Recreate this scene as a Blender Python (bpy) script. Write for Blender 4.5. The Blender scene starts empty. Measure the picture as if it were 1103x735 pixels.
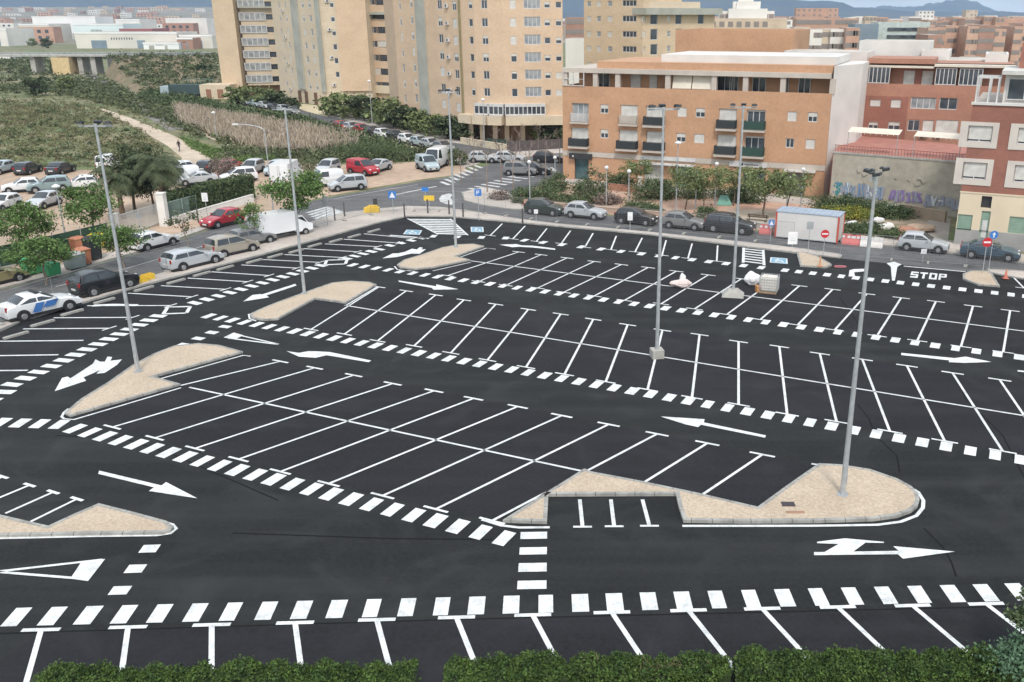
import bpy, bmesh, math, random
from mathutils import Vector, Matrix
PI = math.pi
rad = math.radians
# ---------------------------------------------------------------- camera, world, sun, exposure
CAM_H = 18.5; FPX = 990.0; CX = 630.0; CY = 367.5; HY = 16.0
PITCH = math.atan((CY - HY) / FPX)
C_, S_ = math.cos(PITCH), math.sin(PITCH)
sc = bpy.context.scene
COL = sc.collection
cam_d = bpy.data.cameras.new("camera"); cam = bpy.data.objects.new("camera", cam_d); COL.objects.link(cam)
cam.location = (0, 0, CAM_H); cam.rotation_euler = (PI / 2 - PITCH, 0, 0)
cam_d.sensor_width = 36; cam_d.lens = FPX / 1103 * 36; cam_d.shift_x = (551.5 - CX) / 1103
cam_d.clip_start = 0.5; cam_d.clip_end = 60000
sc.camera = cam
w = bpy.data.worlds.new("World"); sc.world = w; w.use_nodes = True
wn, wl = w.node_tree.nodes, w.node_tree.links
for n in list(wn): wn.remove(n)
SUN_EL, SUN_AZ = rad(50), rad(172)       # azimuth measured clockwise from +Y
sky = wn.new("ShaderNodeTexSky"); sky.sky_type = 'NISHITA'; sky.sun_disc = False
sky.sun_elevation = SUN_EL; sky.sun_rotation = SUN_AZ; sky.dust_density = 3.0; sky.ozone_density = 1.0; sky.air_density = 1.0
tc = wn.new("ShaderNodeTexCoord"); mp = wn.new("ShaderNodeMapping"); mp.inputs['Scale'].default_value = (1.5, 1.5, 7)
cl = wn.new("ShaderNodeTexNoise"); cl.inputs['Scale'].default_value = 3.0; cl.inputs['Detail'].default_value = 6
rp = wn.new("ShaderNodeValToRGB"); rp.color_ramp.elements[0].position = 0.35; rp.color_ramp.elements[1].position = 0.62
mx = wn.new("ShaderNodeMix"); mx.data_type = 'RGBA'
mx.inputs['B'].default_value = (7.4, 8.0, 8.4, 1)
ml = wn.new("ShaderNodeMath"); ml.operation = 'MULTIPLY_ADD'; ml.inputs[1].default_value = 0.35; ml.inputs[2].default_value = 0.5
bg = wn.new("ShaderNodeBackground"); bg.inputs['Strength'].default_value = 0.105
wo = wn.new("ShaderNodeOutputWorld")
wl.new(tc.outputs['Generated'], mp.inputs[0]); wl.new(mp.outputs[0], cl.inputs['Vector']); wl.new(cl.outputs['Fac'], rp.inputs[0])
wl.new(rp.outputs['Color'], ml.inputs[0]); wl.new(ml.outputs[0], mx.inputs['Factor'])
wl.new(sky.outputs[0], mx.inputs['A']); wl.new(mx.outputs['Result'], bg.inputs['Color']); wl.new(bg.outputs[0], wo.inputs[0])
sd = bpy.data.lights.new("sun", 'SUN'); sd.energy = 1.35; sd.angle = rad(10); sd.color = (1.0, 0.96, 0.9)
sun = bpy.data.objects.new("sun", sd); COL.objects.link(sun)
sdir = Vector((math.sin(SUN_AZ) * math.cos(SUN_EL), math.cos(SUN_AZ) * math.cos(SUN_EL), math.sin(SUN_EL)))
sun.rotation_euler = sdir.to_track_quat('Z', 'Y').to_euler(); sun.location = (0, 0, 200)
sc.view_settings.view_transform = 'Standard'; sc.view_settings.look = 'None'
sc.view_settings.exposure = 0.78; sc.view_settings.gamma = 1
sc.view_settings.use_curve_mapping = False
sc.render.engine = 'CYCLES'
sc.cycles.max_bounces = 5; sc.cycles.volume_bounces = 0

HAZE_D = 0.000105
# ---------------------------------------------------------------- survey helpers: photo pixel -> world metres
def ray(u, v):
    a = (u - CX) / FPX; b = (CY - v) / FPX
    return a, C_ + b * S_, -S_ + b * C_
def G(u, v, z=0.0):
    a, y, ww = ray(u, v); t = (z - CAM_H) / ww
    return Vector((a * t, y * t, z))
def Zat(v, Y):
    a, y, ww = ray(0, v); return CAM_H + ww * Y / y
def XatY(u, v, Y):
    a, y, ww = ray(u, v); return a * Y / y

# ---------------------------------------------------------------- materials
MATS = {}
def mat(name, col, rough=0.8, col2=None, scale=1.0, detail=4, lo=0.35, hi=0.65, bump=0.0, bscale=None, metal=0.0, spec=None,
        stretch=None, island=0.0, fine=0.0, fscale=40.0, coat=0.0, trans=0.0):
    if name in MATS: return MATS[name]
    m = bpy.data.materials.new(name); m.use_nodes = True; MATS[name] = m
    nt = m.node_tree; N, L = nt.nodes, nt.links
    b = N['Principled BSDF']
    b.inputs['Roughness'].default_value = rough; b.inputs['Metallic'].default_value = metal
    if spec is not None: b.inputs['Specular IOR Level'].default_value = spec
    if coat: b.inputs['Coat Weight'].default_value = coat; b.inputs['Coat Roughness'].default_value = 0.05
    c4 = (*col, 1)
    t = N.new("ShaderNodeTexCoord"); vec = t.outputs['Object']
    if stretch:
        mp_ = N.new("ShaderNodeMapping"); mp_.inputs['Scale'].default_value = stretch; L.new(vec, mp_.inputs[0]); vec = mp_.outputs[0]
    out = None
    if col2 is None: col2 = tuple(min(1, c * 0.82) for c in col)
    n1 = N.new("ShaderNodeTexNoise"); n1.inputs['Scale'].default_value = scale; n1.inputs['Detail'].default_value = detail
    L.new(vec, n1.inputs['Vector'])
    r1 = N.new("ShaderNodeValToRGB"); r1.color_ramp.elements[0].position = lo; r1.color_ramp.elements[1].position = hi
    r1.color_ramp.elements[0].color = c4; r1.color_ramp.elements[1].color = (*col2, 1)
    L.new(n1.outputs['Fac'], r1.inputs[0]); out = r1.outputs['Color']
    if fine:
        n2 = N.new("ShaderNodeTexNoise"); n2.inputs['Scale'].default_value = fscale; n2.inputs['Detail'].default_value = 3
        L.new(t.outputs['Object'], n2.inputs['Vector'])
        mr = N.new("ShaderNodeMapRange"); mr.inputs['From Min'].default_value = 0.3; mr.inputs['From Max'].default_value = 0.7
        mr.inputs['To Min'].default_value = 1 - fine; mr.inputs['To Max'].default_value = 1 + fine
        L.new(n2.outputs['Fac'], mr.inputs['Value'])
        vm = N.new("ShaderNodeVectorMath"); vm.operation = 'SCALE'
        L.new(out, vm.inputs[0]); L.new(mr.outputs[0], vm.inputs['Scale']); out = vm.outputs[0]
    if island:
        g = N.new("ShaderNodeNewGeometry")
        mr = N.new("ShaderNodeMapRange"); mr.inputs['To Min'].default_value = 1 - island; mr.inputs['To Max'].default_value = 1 + island
        L.new(g.outputs['Random Per Island'], mr.inputs['Value'])
        vm = N.new("ShaderNodeVectorMath"); vm.operation = 'SCALE'
        L.new(out, vm.inputs[0]); L.new(mr.outputs[0], vm.inputs['Scale']); out = vm.outputs[0]
    L.new(out, b.inputs['Base Color'])
    if bump:
        bn = N.new("ShaderNodeBump"); bn.inputs['Strength'].default_value = bump; bn.inputs['Distance'].default_value = 0.05
        n3 = N.new("ShaderNodeTexNoise"); n3.inputs['Scale'].default_value = bscale or scale * 4; n3.inputs['Detail'].default_value = 4
        L.new(vec, n3.inputs['Vector']); L.new(n3.outputs['Fac'], bn.inputs['Height']); L.new(bn.outputs[0], b.inputs['Normal'])
    return m

def asphalt_mat(name, base, dark, light, wheel=0.0):
    m = mat(name, base, 0.78, dark, 0.09, 5, 0.3, 0.7, fine=0.22, fscale=6.0, bump=0.25, bscale=30, spec=0.18 if 'old' not in name else .35)
    nt = m.node_tree; N, L = nt.nodes, nt.links; b = N['Principled BSDF']
    src = b.inputs['Base Color'].links[0].from_socket
    t = N.new("ShaderNodeTexCoord")
    # paving joints and roller streaks along the lot's own axis
    mp_ = N.new("ShaderNodeMapping"); mp_.inputs['Rotation'].default_value = (0, 0, rad(25)); mp_.inputs['Scale'].default_value = (0.03, 0.45, 1)
    L.new(t.outputs['Object'], mp_.inputs[0])
    n = N.new("ShaderNodeTexNoise"); n.inputs['Scale'].default_value = 1.6; n.inputs['Detail'].default_value = 5; L.new(mp_.outputs[0], n.inputs['Vector'])
    r = N.new("ShaderNodeValToRGB"); r.color_ramp.elements[0].position = 0.42; r.color_ramp.elements[1].position = 0.72
    L.new(n.outputs['Fac'], r.inputs[0])
    mx_ = N.new("ShaderNodeMix"); mx_.data_type = 'RGBA'; mx_.inputs['B'].default_value = (*light, 1)
    mu = N.new("ShaderNodeMath"); mu.operation = 'MULTIPLY'; mu.inputs[1].default_value = 0.6
    L.new(r.outputs['Color'], mu.inputs[0]); L.new(mu.outputs[0], mx_.inputs['Factor']); L.new(src, mx_.inputs['A'])
    # scuffed dusty arcs
    n2 = N.new("ShaderNodeTexNoise"); n2.inputs['Scale'].default_value = 0.22; n2.inputs['Detail'].default_value = 7; n2.inputs['Distortion'].default_value = 2.2
    L.new(t.outputs['Object'], n2.inputs['Vector'])
    r2 = N.new("ShaderNodeValToRGB"); r2.color_ramp.elements[0].position = 0.50; r2.color_ramp.elements[1].position = 0.80
    L.new(n2.outputs['Fac'], r2.inputs[0])
    mx2 = N.new("ShaderNodeMix"); mx2.data_type = 'RGBA'; mx2.inputs['B'].default_value = (*[c * 1.5 for c in light], 1)
    mu2 = N.new("ShaderNodeMath"); mu2.operation = 'MULTIPLY'; mu2.inputs[1].default_value = 0.5
    L.new(r2.outputs['Color'], mu2.inputs[0]); L.new(mu2.outputs[0], mx2.inputs['Factor']); L.new(mx_.outputs['Result'], mx2.inputs['A'])
    L.new(mx2.outputs['Result'], b.inputs['Base Color'])
    return m

M_LOT = asphalt_mat("fresh_asphalt", (0.0185, 0.0198, 0.0200), (0.0125, 0.0136, 0.0140), (0.032, 0.0332, 0.0328))
M_BAY = asphalt_mat("bay_asphalt", (0.0175, 0.0177, 0.0205), (0.0125, 0.0127, 0.0150), (0.025, 0.025, 0.0285))
M_STREET = asphalt_mat("old_asphalt", (0.115, 0.115, 0.118), (0.08, 0.08, 0.084), (0.15, 0.148, 0.145))
M_PAINT = mat("road_paint", (0.66, 0.67, 0.665), 0.65, (0.42, 0.43, 0.43), 2.2, 9, 0.45, 0.80, fine=0.16, fscale=14, island=.06)
M_PAINT_OLD = mat("worn_road_paint", (0.60, 0.60, 0.59), 0.7, (0.36, 0.36, 0.36), 1.4, 6, 0.4, 0.7)
M_BLUE_PAINT = mat("blue_road_paint", (0.20, 0.38, 0.50), 0.6)
M_PAVER = mat("beige_pavers", (0.475, 0.385, 0.29), 0.9, (0.42, 0.335, 0.25), 0.5, 8, fine=0.17, fscale=9, bump=0.3, bscale=14)
M_PAVEMENT = mat("pavement", (0.50, 0.44, 0.39), 0.9, (0.39, 0.345, 0.31), 0.25, 6, fine=0.1, fscale=3)
M_KERB = mat("kerb_stone", (0.36, 0.35, 0.32), 0.9, (0.24, 0.235, 0.22), 1.5, 4, fine=0.1, fscale=4)
M_JOINT = mat("kerb_joint", (0.12, 0.115, 0.105), 0.95)
M_DIRT = mat("dirt", (0.46, 0.335, 0.245), 0.95, (0.35, 0.26, 0.19), 0.12, 7, fine=0.15, fscale=1.2)
M_PATH = mat("dirt_path", (0.55, 0.45, 0.35), 0.95, (0.42, 0.34, 0.26), 0.15, 6, fine=0.12, fscale=1.0)
M_TERRA = mat("terracotta_ground", (0.52, 0.30, 0.21), 0.9, (0.46, 0.34, 0.26), 0.4, 5, fine=0.12, fscale=2)
M_CONC = mat("concrete", (0.42, 0.40, 0.37), 0.9, (0.30, 0.29, 0.26), 0.5, 6, fine=0.08, fscale=3)
M_WHITE = mat("white_render", (0.66, 0.635, 0.60), 0.85, (0.56, 0.54, 0.51), 0.3, 5)
M_GALV = mat("galvanised_steel", (0.46, 0.48, 0.49), 0.5, (0.36, 0.38, 0.39), 3, 3, metal=0.35)
M_DARK = mat("dark_metal", (0.035, 0.037, 0.04), 0.5)
M_GLASS = mat("window_glass", (0.035, 0.045, 0.06), 0.12, (0.10, 0.115, 0.13), 0.6, 2, spec=0.7)
M_GLASS2 = mat("curtained_glass", (0.20, 0.22, 0.24), 0.25, (0.38, 0.39, 0.38), 0.9, 2, spec=0.6)
M_SHUT = mat("white_shutter", (0.64, 0.62, 0.575), 0.6, (0.50, 0.485, 0.45), 1.5)
M_FRAME = mat("white_frame", (0.60, 0.59, 0.575), 0.5)
M_BARK = mat("bark", (0.16, 0.12, 0.09), 0.95, (0.09, 0.07, 0.05), 6, 4)
M_BARK2 = mat("pale_bark", (0.27, 0.21, 0.165), 0.95, (0.18, 0.14, 0.11), 6, 4)

# ---------------------------------------------------------------- mesh building
class MB:
    def __init__(s): s.v = []; s.f = []; s.m = []
    def vert(s, p): s.v.append(tuple(p)); return len(s.v) - 1
    def face(s, ids, mi=0): s.f.append(tuple(ids)); s.m.append(mi)
    def poly(s, pts, mi=0): s.face([s.vert(p) for p in pts], mi)
    def box(s, x0, x1, y0, y1, z0, z1, mi=0, T=None):
        P = [(x0, y0, z0), (x1, y0, z0), (x1, y1, z0), (x0, y1, z0), (x0, y0, z1), (x1, y0, z1), (x1, y1, z1), (x0, y1, z1)]
        if T: P = [T @ Vector(p) for p in P]
        i = [s.vert(p) for p in P]
        for q in ((0, 3, 2, 1), (4, 5, 6, 7), (0, 1, 5, 4), (1, 2, 6, 5), (2, 3, 7, 6), (3, 0, 4, 7)): s.face([i[k] for k in q], mi)
    def tube(s, p0, p1, r0, r1=None, n=8, mi=0, caps=True):
        if r1 is None: r1 = r0
        p0, p1 = Vector(p0), Vector(p1); d = (p1 - p0)
        if d.length < 1e-6: return
        q = d.to_track_quat('Z', 'Y')
        a = []; b = []
        for k in range(n):
            t = 2 * PI * k / n; o = q @ Vector((math.cos(t), math.sin(t), 0))
            a.append(s.vert(p0 + o * r0)); b.append(s.vert(p1 + o * r1))
        for k in range(n): s.face((a[k], a[(k + 1) % n], b[(k + 1) % n], b[k]), mi)
        if caps: s.face(a[::-1], mi); s.face(b, mi)
    def prism(s, pts, z0, z1, mi=0, mside=None, bottom=False):
        n = len(pts); t = [s.vert((p[0], p[1], z1)) for p in pts]; b = [s.vert((p[0], p[1], z0)) for p in pts]
        s.face(t, mi)
        if bottom: s.face(b[::-1], mi)
        for k in range(n): s.face((b[k], b[(k + 1) % n], t[(k + 1) % n], t[k]), mi if mside is None else mside)
    def sphere(s, c, rx, ry, rz, n=8, m=6, mi=0):
        rows = []
        for j in range(1, m):
            ph = PI * j / m
            rows.append([s.vert((c[0] + rx * math.sin(ph) * math.cos(2 * PI * k / n), c[1] + ry * math.sin(ph) * math.sin(2 * PI * k / n), c[2] + rz * math.cos(ph))) for k in range(n)])
        t = s.vert((c[0], c[1], c[2] + rz)); b = s.vert((c[0], c[1], c[2] - rz))
        for k in range(n):
            s.face((t, rows[0][k], rows[0][(k + 1) % n]), mi); s.face((b, rows[-1][(k + 1) % n], rows[-1][k]), mi)
            for j in range(m - 2): s.face((rows[j][k], rows[j + 1][k], rows[j + 1][(k + 1) % n], rows[j][(k + 1) % n]), mi)
    def mesh(s, name, mats, smooth=False, tri=False):
        me = bpy.data.meshes.new(name); me.from_pydata(s.v, [], s.f)
        for m in (mats if isinstance(mats, (list, tuple)) else [mats]): me.materials.append(m)
        me.polygons.foreach_set('material_index', s.m)
        if smooth: me.polygons.foreach_set('use_smooth', [True] * len(s.f))
        if tri:
            bm = bmesh.new(); bm.from_mesh(me); bmesh.ops.triangulate(bm, faces=[f for f in bm.faces if len(f.verts) > 4]); bm.to_mesh(me); bm.free()
        me.update(); return me
    def build(s, name, mats, parent=None, **k):
        return link(name, s.mesh(name, mats, **k), parent)
def link(name, me, parent=None):
    o = bpy.data.objects.new(name, me); COL.objects.link(o)
    if parent is not None: o.parent = parent
    return o
def tag(o, label=None, cat=None, group=None, kind=None):
    if label: o['label'] = label
    if cat: o['category'] = cat
    if group: o['group'] = group
    if kind: o['kind'] = kind
    return o
def thing(name, label, cat, loc=(0, 0, 0), rz=0.0, group=None):
    o = bpy.data.objects.new(name, None); COL.objects.link(o); o.location = loc; o.rotation_euler = (0, 0, rz); o.empty_display_size = 0.3
    return tag(o, label, cat, group)
def copy_tree(o, parent=None):
    c = o.copy(); COL.objects.link(c); c.parent = parent
    for ch in list(KIDS.get(o, ())) or list(o.children): copy_tree(ch, c)
    return c
KIDS = {}
def place(proto, used, loc, rz, label, group=None, scale=None):
    o = proto if not used else copy_tree(proto)
    o.location = loc; o.rotation_euler = (0, 0, rz); o['label'] = label
    if scale: o.scale = scale
    if group: o['group'] = group
    return o
def sheet(name, px, z, m, label=None, world=False):
    b = MB(); pts = [Vector((p[0], p[1], z)) for p in px] if world else [Vector((G(*p).x, G(*p).y, z)) for p in px]
    b.poly(pts); me = b.mesh(name, m, tri=True)
    bm = bmesh.new(); bm.from_mesh(me)
    for f in bm.faces:
        if f.normal.z < 0: f.normal_flip()
    bm.to_mesh(me); bm.free()
    o = link(name, me); tag(o, kind='structure'); return o
def ccw(pts):
    a = sum(pts[i][0] * pts[(i + 1) % len(pts)][1] - pts[(i + 1) % len(pts)][0] * pts[i][1] for i in range(len(pts)))
    return pts if a > 0 else pts[::-1]
def offset_poly(pts, d):
    n = len(pts); out = []
    for i in range(n):
        p0, p1, p2 = Vector(pts[i - 1][:2]), Vector(pts[i][:2]), Vector(pts[(i + 1) % n][:2])
        e1 = (p1 - p0).normalized(); e2 = (p2 - p1).normalized()
        n1 = Vector((-e1.y, e1.x)); n2 = Vector((-e2.y, e2.x)); k = n1 + n2
        if k.length < 0.3: k = n1
        k = k / max(0.45, k.dot(n1)); out.append(p1 + k * d)
    return out
R = random.Random(11)
# ================================================================ THE SETTING: ground, streets, lot
gr = MB(); gr.poly([(-9000, -200, 0), (9000, -200, 0), (9000, 12000, 0), (-9000, 12000, 0)])
M_GROUND = mat("scrub_ground", (0.20, 0.175, 0.10), 0.95, (0.105, 0.135, 0.052), 0.05, 10, 0.40, 0.60, fine=0.3, fscale=0.35, stretch=(1, 2.2, 1))
tag(gr.build("ground", M_GROUND), kind='structure')
# far plain between the estate and the hills: dry, built-up earth
sheet("far_plain", [(-9000, 640), (9000, 640), (9000, 11990), (-9000, 11990)], 0.02, mat("town_earth", (0.26, 0.22, 0.18), 0.95, (0.15, 0.15, 0.11), 0.006, 8, 0.4, 0.6), world=True)

street_px = [(-90, 405), (-90, 348), (0, 313), (76, 295), (107, 285), (163, 269.6), (224, 248), (290, 232), (340, 216), (398, 205), (449, 196), (490, 190), (530, 176), (600, 164), (612, 178),
             (606, 190), (575, 204), (552, 214), (540, 222), (563, 226), (640, 231), (700, 237), (810, 249), (905, 259), (960, 264), (1040, 273), (1180, 292), (1180, 330), (1050, 300), (854, 280), (600, 250), (480, 243), (400, 250), (280, 285), (150, 318), (0, 372)]
sheet("street", street_px, 0.008, M_STREET)
# street along the tower blocks, and the cross street by the bare trees
sheet("side_street", [(232, 103), (262, 110), (320, 122), (350, 134), (420, 149), (470, 160), (520, 170), (606, 166), (606, 158), (560, 160), (500, 152), (430, 137), (360, 120), (300, 110), (240, 100)], 0.012, M_STREET)
lot_px = [(-70, 392), (22, 348), (150, 310), (280, 276.5), (410, 240.5), (440, 234), (484, 234.5), (542, 239.5), (700, 254), (854, 273.5), (950, 283.5), (1040, 292.5), (1210, 309)]
lot = [G(*p) for p in lot_px] + [Vector((50, 30, 0)), Vector((40, 8, 0)), Vector((-45, 8, 0)), Vector((-62, 30, 0))]
LOT = sheet("parking_lot", lot, 0.026, M_LOT, world=True)
for q in ([(120, 460), (78, 451), (200, 408), (262, 381), (303, 389), (339, 396), (424, 413), (512, 430), (605, 448), (712, 468), (824, 490), (881, 503), (816, 549), (691, 521), (629, 508), (533, 562), (413, 535), (302, 509), (210, 484)],
          [(335, 356), (300, 346), (340, 324), (408, 309), (470, 318), (535, 328), (605, 339), (677, 350), (754, 361), (840, 374), (929, 388), (1027, 402), (1130, 418), (1200, 430), (1200, 511), (1080, 488), (958, 466), (848, 447), (745, 429), (608, 404), (486, 381), (407, 368)],
          [(482, 298), (450, 291), (524, 267), (560, 272), (640, 282), (730, 293), (830, 305), (935, 317), (1048, 330), (1130, 340), (1200, 349), (1200, 396), (1080, 380), (945, 362), (820, 345), (712, 329), (607, 315), (515, 304)],
          [(-60, 420), (-60, 400), (22, 351), (150, 312), (280, 279), (410, 243), (440, 236), (460, 256), (408, 266), (345, 283), (290, 297), (243, 312), (184, 330), (118, 354), (62, 383), (30, 400)],
          [(-60, 760), (44, 681), (318, 673.5), (660, 663), (1062, 653), (1180, 650), (1200, 760)]):
    o_ = sheet("bay_surface", q, 0.0315, M_BAY)
    o_.parent = LOT
# dirt parking, path, park, pavement strips
sheet("dirt_parking", [(-90, 186), (120, 183), (190, 186), (230, 178), (300, 172), (350, 178), (440, 175), (482, 172), (500, 180), (505, 187), (449, 194), (398, 203), (340, 214), (290, 229), (262, 241), (255, 226), (180, 262), (60, 292), (-90, 300)], 0.006, M_DIRT)
sheet("dirt_path", [(107, 117), (112, 117.5), (140, 127), (170, 139), (200, 152), (214, 159), (236, 178), (232, 190), (190, 186), (196, 170), (180, 157), (150, 140), (125, 128)], 0.007, M_PATH)
sheet("narrow_path", [(200, 137), (204, 136.5), (232, 147), (262, 160), (259, 161), (228, 150)], 0.007, M_PATH)
sheet("service_track", [(90, 74), (96, 76), (148, 108), (175, 127), (170, 128), (140, 110)], 0.007, mat("pale_track", (0.30, 0.27, 0.22), 0.95))

def raised(name, pts, h, mtop, mside=M_KERB, kw=0.14, joints=True):
    """pavement slab with a kerbstone rim: world points"""
    pts = ccw([(p[0], p[1]) for p in pts]); inn = offset_poly(pts, kw)
    b = MB(); n = len(pts)
    b.prism(inn, 0, h - 0.004, 0)
    me = b.mesh(name, mtop, tri=True)
    o = link(name, me); tag(o, kind='structure')
    k = MB()
    to = [k.vert((p[0], p[1], h)) for p in pts]; ti = [k.vert((p[0], p[1], h)) for p in inn]; bo = [k.vert((p[0], p[1], 0)) for p in pts]
    for i in range(n):
        j = (i + 1) % n; k.face((to[i], to[j], ti[j], ti[i])); k.face((bo[i], bo[j], to[j], to[i]))
    if joints:
        for i in range(n):
            a, c = Vector(pts[i]), Vector(pts[(i + 1) % n]); L_ = (c - a).length; e = (c - a) / max(L_, 1e-6); nn = Vector((-e.y, e.x))
            q = 0.5
            while q < L_:
                p = a + e * q
                k.poly([(*(p - nn * 0.004), 0.005), (*(p + e * 0.025 - nn * 0.004), 0.005), (*(p + e * 0.025 - nn * 0.004), h + 0.003), (*(p - nn * 0.004), h + 0.003)], 1)
                k.poly([(*(p - nn * 0.004), h + 0.003), (*(p + e * 0.025 - nn * 0.004), h + 0.003), (*(p + e * 0.025 + nn * kw), h + 0.003), (*(p + nn * kw), h + 0.003)], 1)
                q += 1.0
    k.build("kerb", [mside, M_JOINT], o)
    return o
def pw(px): return [G(*p) for p in px]
# pavement between the lot and the streets
raised("pavement", pw([(-90, 396), (-90, 388), (0, 350), (60, 330), (150, 302.5), (210, 284), (260, 266), (300, 252), (340, 238), (372, 230), (405, 226), (440, 223), (475, 224), (505, 228), (560, 237), (600, 242), (700, 251), (854, 267.5), (905, 275), (905, 279), (854, 273), (700, 253.8), (542, 239.3), (484, 234.3), (440, 233.8), (410, 240.2), (280, 276), (150, 309.5), (22, 347.5)]), 0.12, M_PAVEMENT, joints=False)
raised("corner_pavement", pw([(497, 208), (520, 203), (546, 207), (552, 212), (560, 219), (566, 227), (548, 226), (520, 222), (500, 217)]), 0.12, M_PAVEMENT, joints=False)
raised("right_pavement", pw([(1066, 295), (1062, 291), (1100, 293), (1200, 303), (1200, 309), (1100, 301.5)]), 0.12, M_PAVEMENT, joints=False)
raised("far_pavement", pw([(-90, 346), (0, 312), (76, 294), (107, 284), (163, 268.6), (224, 247), (262, 239.5), (258, 233), (200, 250), (150, 266), (90, 280), (-90, 330)]), 0.12, M_PAVEMENT, joints=False)
raised("building_pavement", pw([(905, 262), (960, 266), (1040, 275.5), (1200, 298), (1200, 288), (1100, 275), (1025, 262), (905, 250)]), 0.12, M_PAVEMENT, joints=False)
sheet("tower_forecourt", [(325, 112), (365, 116), (370, 121), (352, 126), (322, 118)], 0.016, mat("yellowish_sand", (0.58, 0.50, 0.34), 0.9))  # pale yellow sand ground
sheet("tower_pavement", [(355, 126), (430, 142), (480, 153), (520, 158), (606, 156), (606, 150), (500, 147), (430, 133), (362, 119)], 0.016, M_PAVEMENT)
sheet("street_verge", [(352, 136), (420, 151), (450, 158), (440, 161), (400, 152), (345, 138)], 0.014, M_PATH)
sheet("crossing_pavement", [(500, 181), (528, 173), (560, 170), (590, 166), (606, 165), (606, 160), (500, 168), (488, 172)], 0.016, M_PAVEMENT)
sheet("park_ground", [(552, 213), (575, 203), (610, 190), (700, 190), (870, 215), (905, 222), (905, 257), (810, 247), (700, 235.5), (640, 229.5), (564, 225)], 0.018, M_TERRA)
sheet("park_plaza", [(610, 191), (700, 191), (870, 214), (885, 222), (760, 212), (690, 205), (606, 198)], 0.022, M_PAVEMENT)
sheet("park_path", [(760, 232), (800, 226), (860, 230), (900, 240), (902, 255), (812, 246), (762, 240)], 0.022, mat("pale_sand", (0.50, 0.42, 0.33), 0.95, (0.40, 0.33, 0.25), 0.5, 5))
sheet("vacant_plot", [(905, 221), (1005, 231), (1000, 262), (960, 262), (905, 256)], 0.018, mat("plot_dirt", (0.40, 0.31, 0.23), 0.95, (0.22, 0.19, 0.12), 0.5, 7, fine=0.2, fscale=2))
sheet("driveway", [(1003, 232), (1024, 236), (1020, 268), (985, 264)], 0.022, mat("driveway_concrete", (0.36, 0.32, 0.28), 0.9, (0.28, 0.25, 0.21), 0.4, 5))

# ---------------------------------------------------------------- painted markings
ZM = 0.037
def strip(b, a, c, wd, z=ZM, mi=0, ext=0.0):
    a, c = Vector((a[0], a[1])), Vector((c[0], c[1])); e = (c - a).normalized(); n = Vector((-e.y, e.x)) * wd / 2
    a = a - e * ext; c = c + e * ext
    b.poly([(*(a - n), z), (*(c - n), z), (*(c + n), z), (*(a + n), z)], mi)
def up(o):
    me = o.data; bm = bmesh.new(); bm.from_mesh(me)
    bmesh.ops.triangulate(bm, faces=[f for f in bm.faces if len(f.verts) > 4])
    bm.normal_update()
    for f in bm.faces:
        if f.normal.z < 0: f.normal_flip()
    bm.to_mesh(me); bm.free()
ROWDIR = Vector((math.cos(rad(-25.3)), math.sin(rad(-25.3))))
def dashes(b, p0, p1, n, wid, ln, perp=None, z=ZM):
    """n rectangular dashes between px p0 and p1 (centres); wid along the row, ln across"""
    a, c = G(*p0).xy, G(*p1).xy
    e = (c - a).normalized(); pn = Vector((-e.y, e.x)) if perp is None else perp.normalized()
    for i in range(n):
        m_ = a.lerp(c, i / max(1, n - 1)); j = 0.02 * R.uniform(-1, 1); u_ = e * (wid / 2 + j); v_ = pn * ln / 2
        b.poly([(*(m_ - u_ - v_), z), (*(m_ + u_ - v_), z), (*(m_ + u_ + v_), z), (*(m_ - u_ + v_), z)])
db = MB()
# front row: 2.5 dashes per bay
dashes(db, (18, 665.6), (1062, 639.5), 29, 0.52, 0.98)
dashes(db, (-134, 669.3), (-19, 666.6), 4, 0.52, 0.98); dashes(db, (1097, 638.5), (1200, 636), 4, 0.52, 0.98)
dashes(db, (-20, 455), (64, 458), 5, 0.55, 1.0)
dashes(db, (81, 462.5), (543, 580.6), 24, 0.52, 1.0)
dashes(db, (575, 577.7), (573, 631), 4, 0.52, 1.0)
dashes(db, (161.4, 592), (129.5, 637), 3, 0.52, 0.62)
dashes(db, (225, 341), (1099, 496), 48, 0.5, 0.95); dashes(db, (1117, 499.5), (1180, 512), 4, 0.5, 0.95)
dashes(db, (380, 286), (1097.6, 385.4), 43, 0.5, 0.95); dashes(db, (1114, 388), (1180, 398), 4, 0.5, 0.95)
dashes(db, (467, 255), (544.7, 257), 4, 0.52, 0.95)
dashes(db, (565, 259.4), (691, 274), 7, 0.52, 0.95); dashes(db, (710, 276.2), (820, 288.9), 7, 0.52, 0.95)
dashes(db, (845.6, 291.7), (1089, 318), 16, 0.5, 0.95); dashes(db, (1105, 320), (1180, 329), 4, 0.5, 0.95)
dashes(db, (-40, 449), (5, 423), 4, 0.5, 1.05); dashes(db, (13, 415), (170.5, 341), 14, 0.5, 1.05)
dashes(db, (210, 327), (346, 286.5), 13, 0.5, 1.05); dashes(db, (373, 279), (408.6, 269), 5, 0.5, 1.05)
dashes(db, (420, 265), (454, 257), 4, 0.5, 0.95)
dashes(db, (198.5, 372), (242.5, 352.6), 4, 0.5, 0.75)
o = db.build("edge_dashes", M_PAINT, LOT); up(o)

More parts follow.
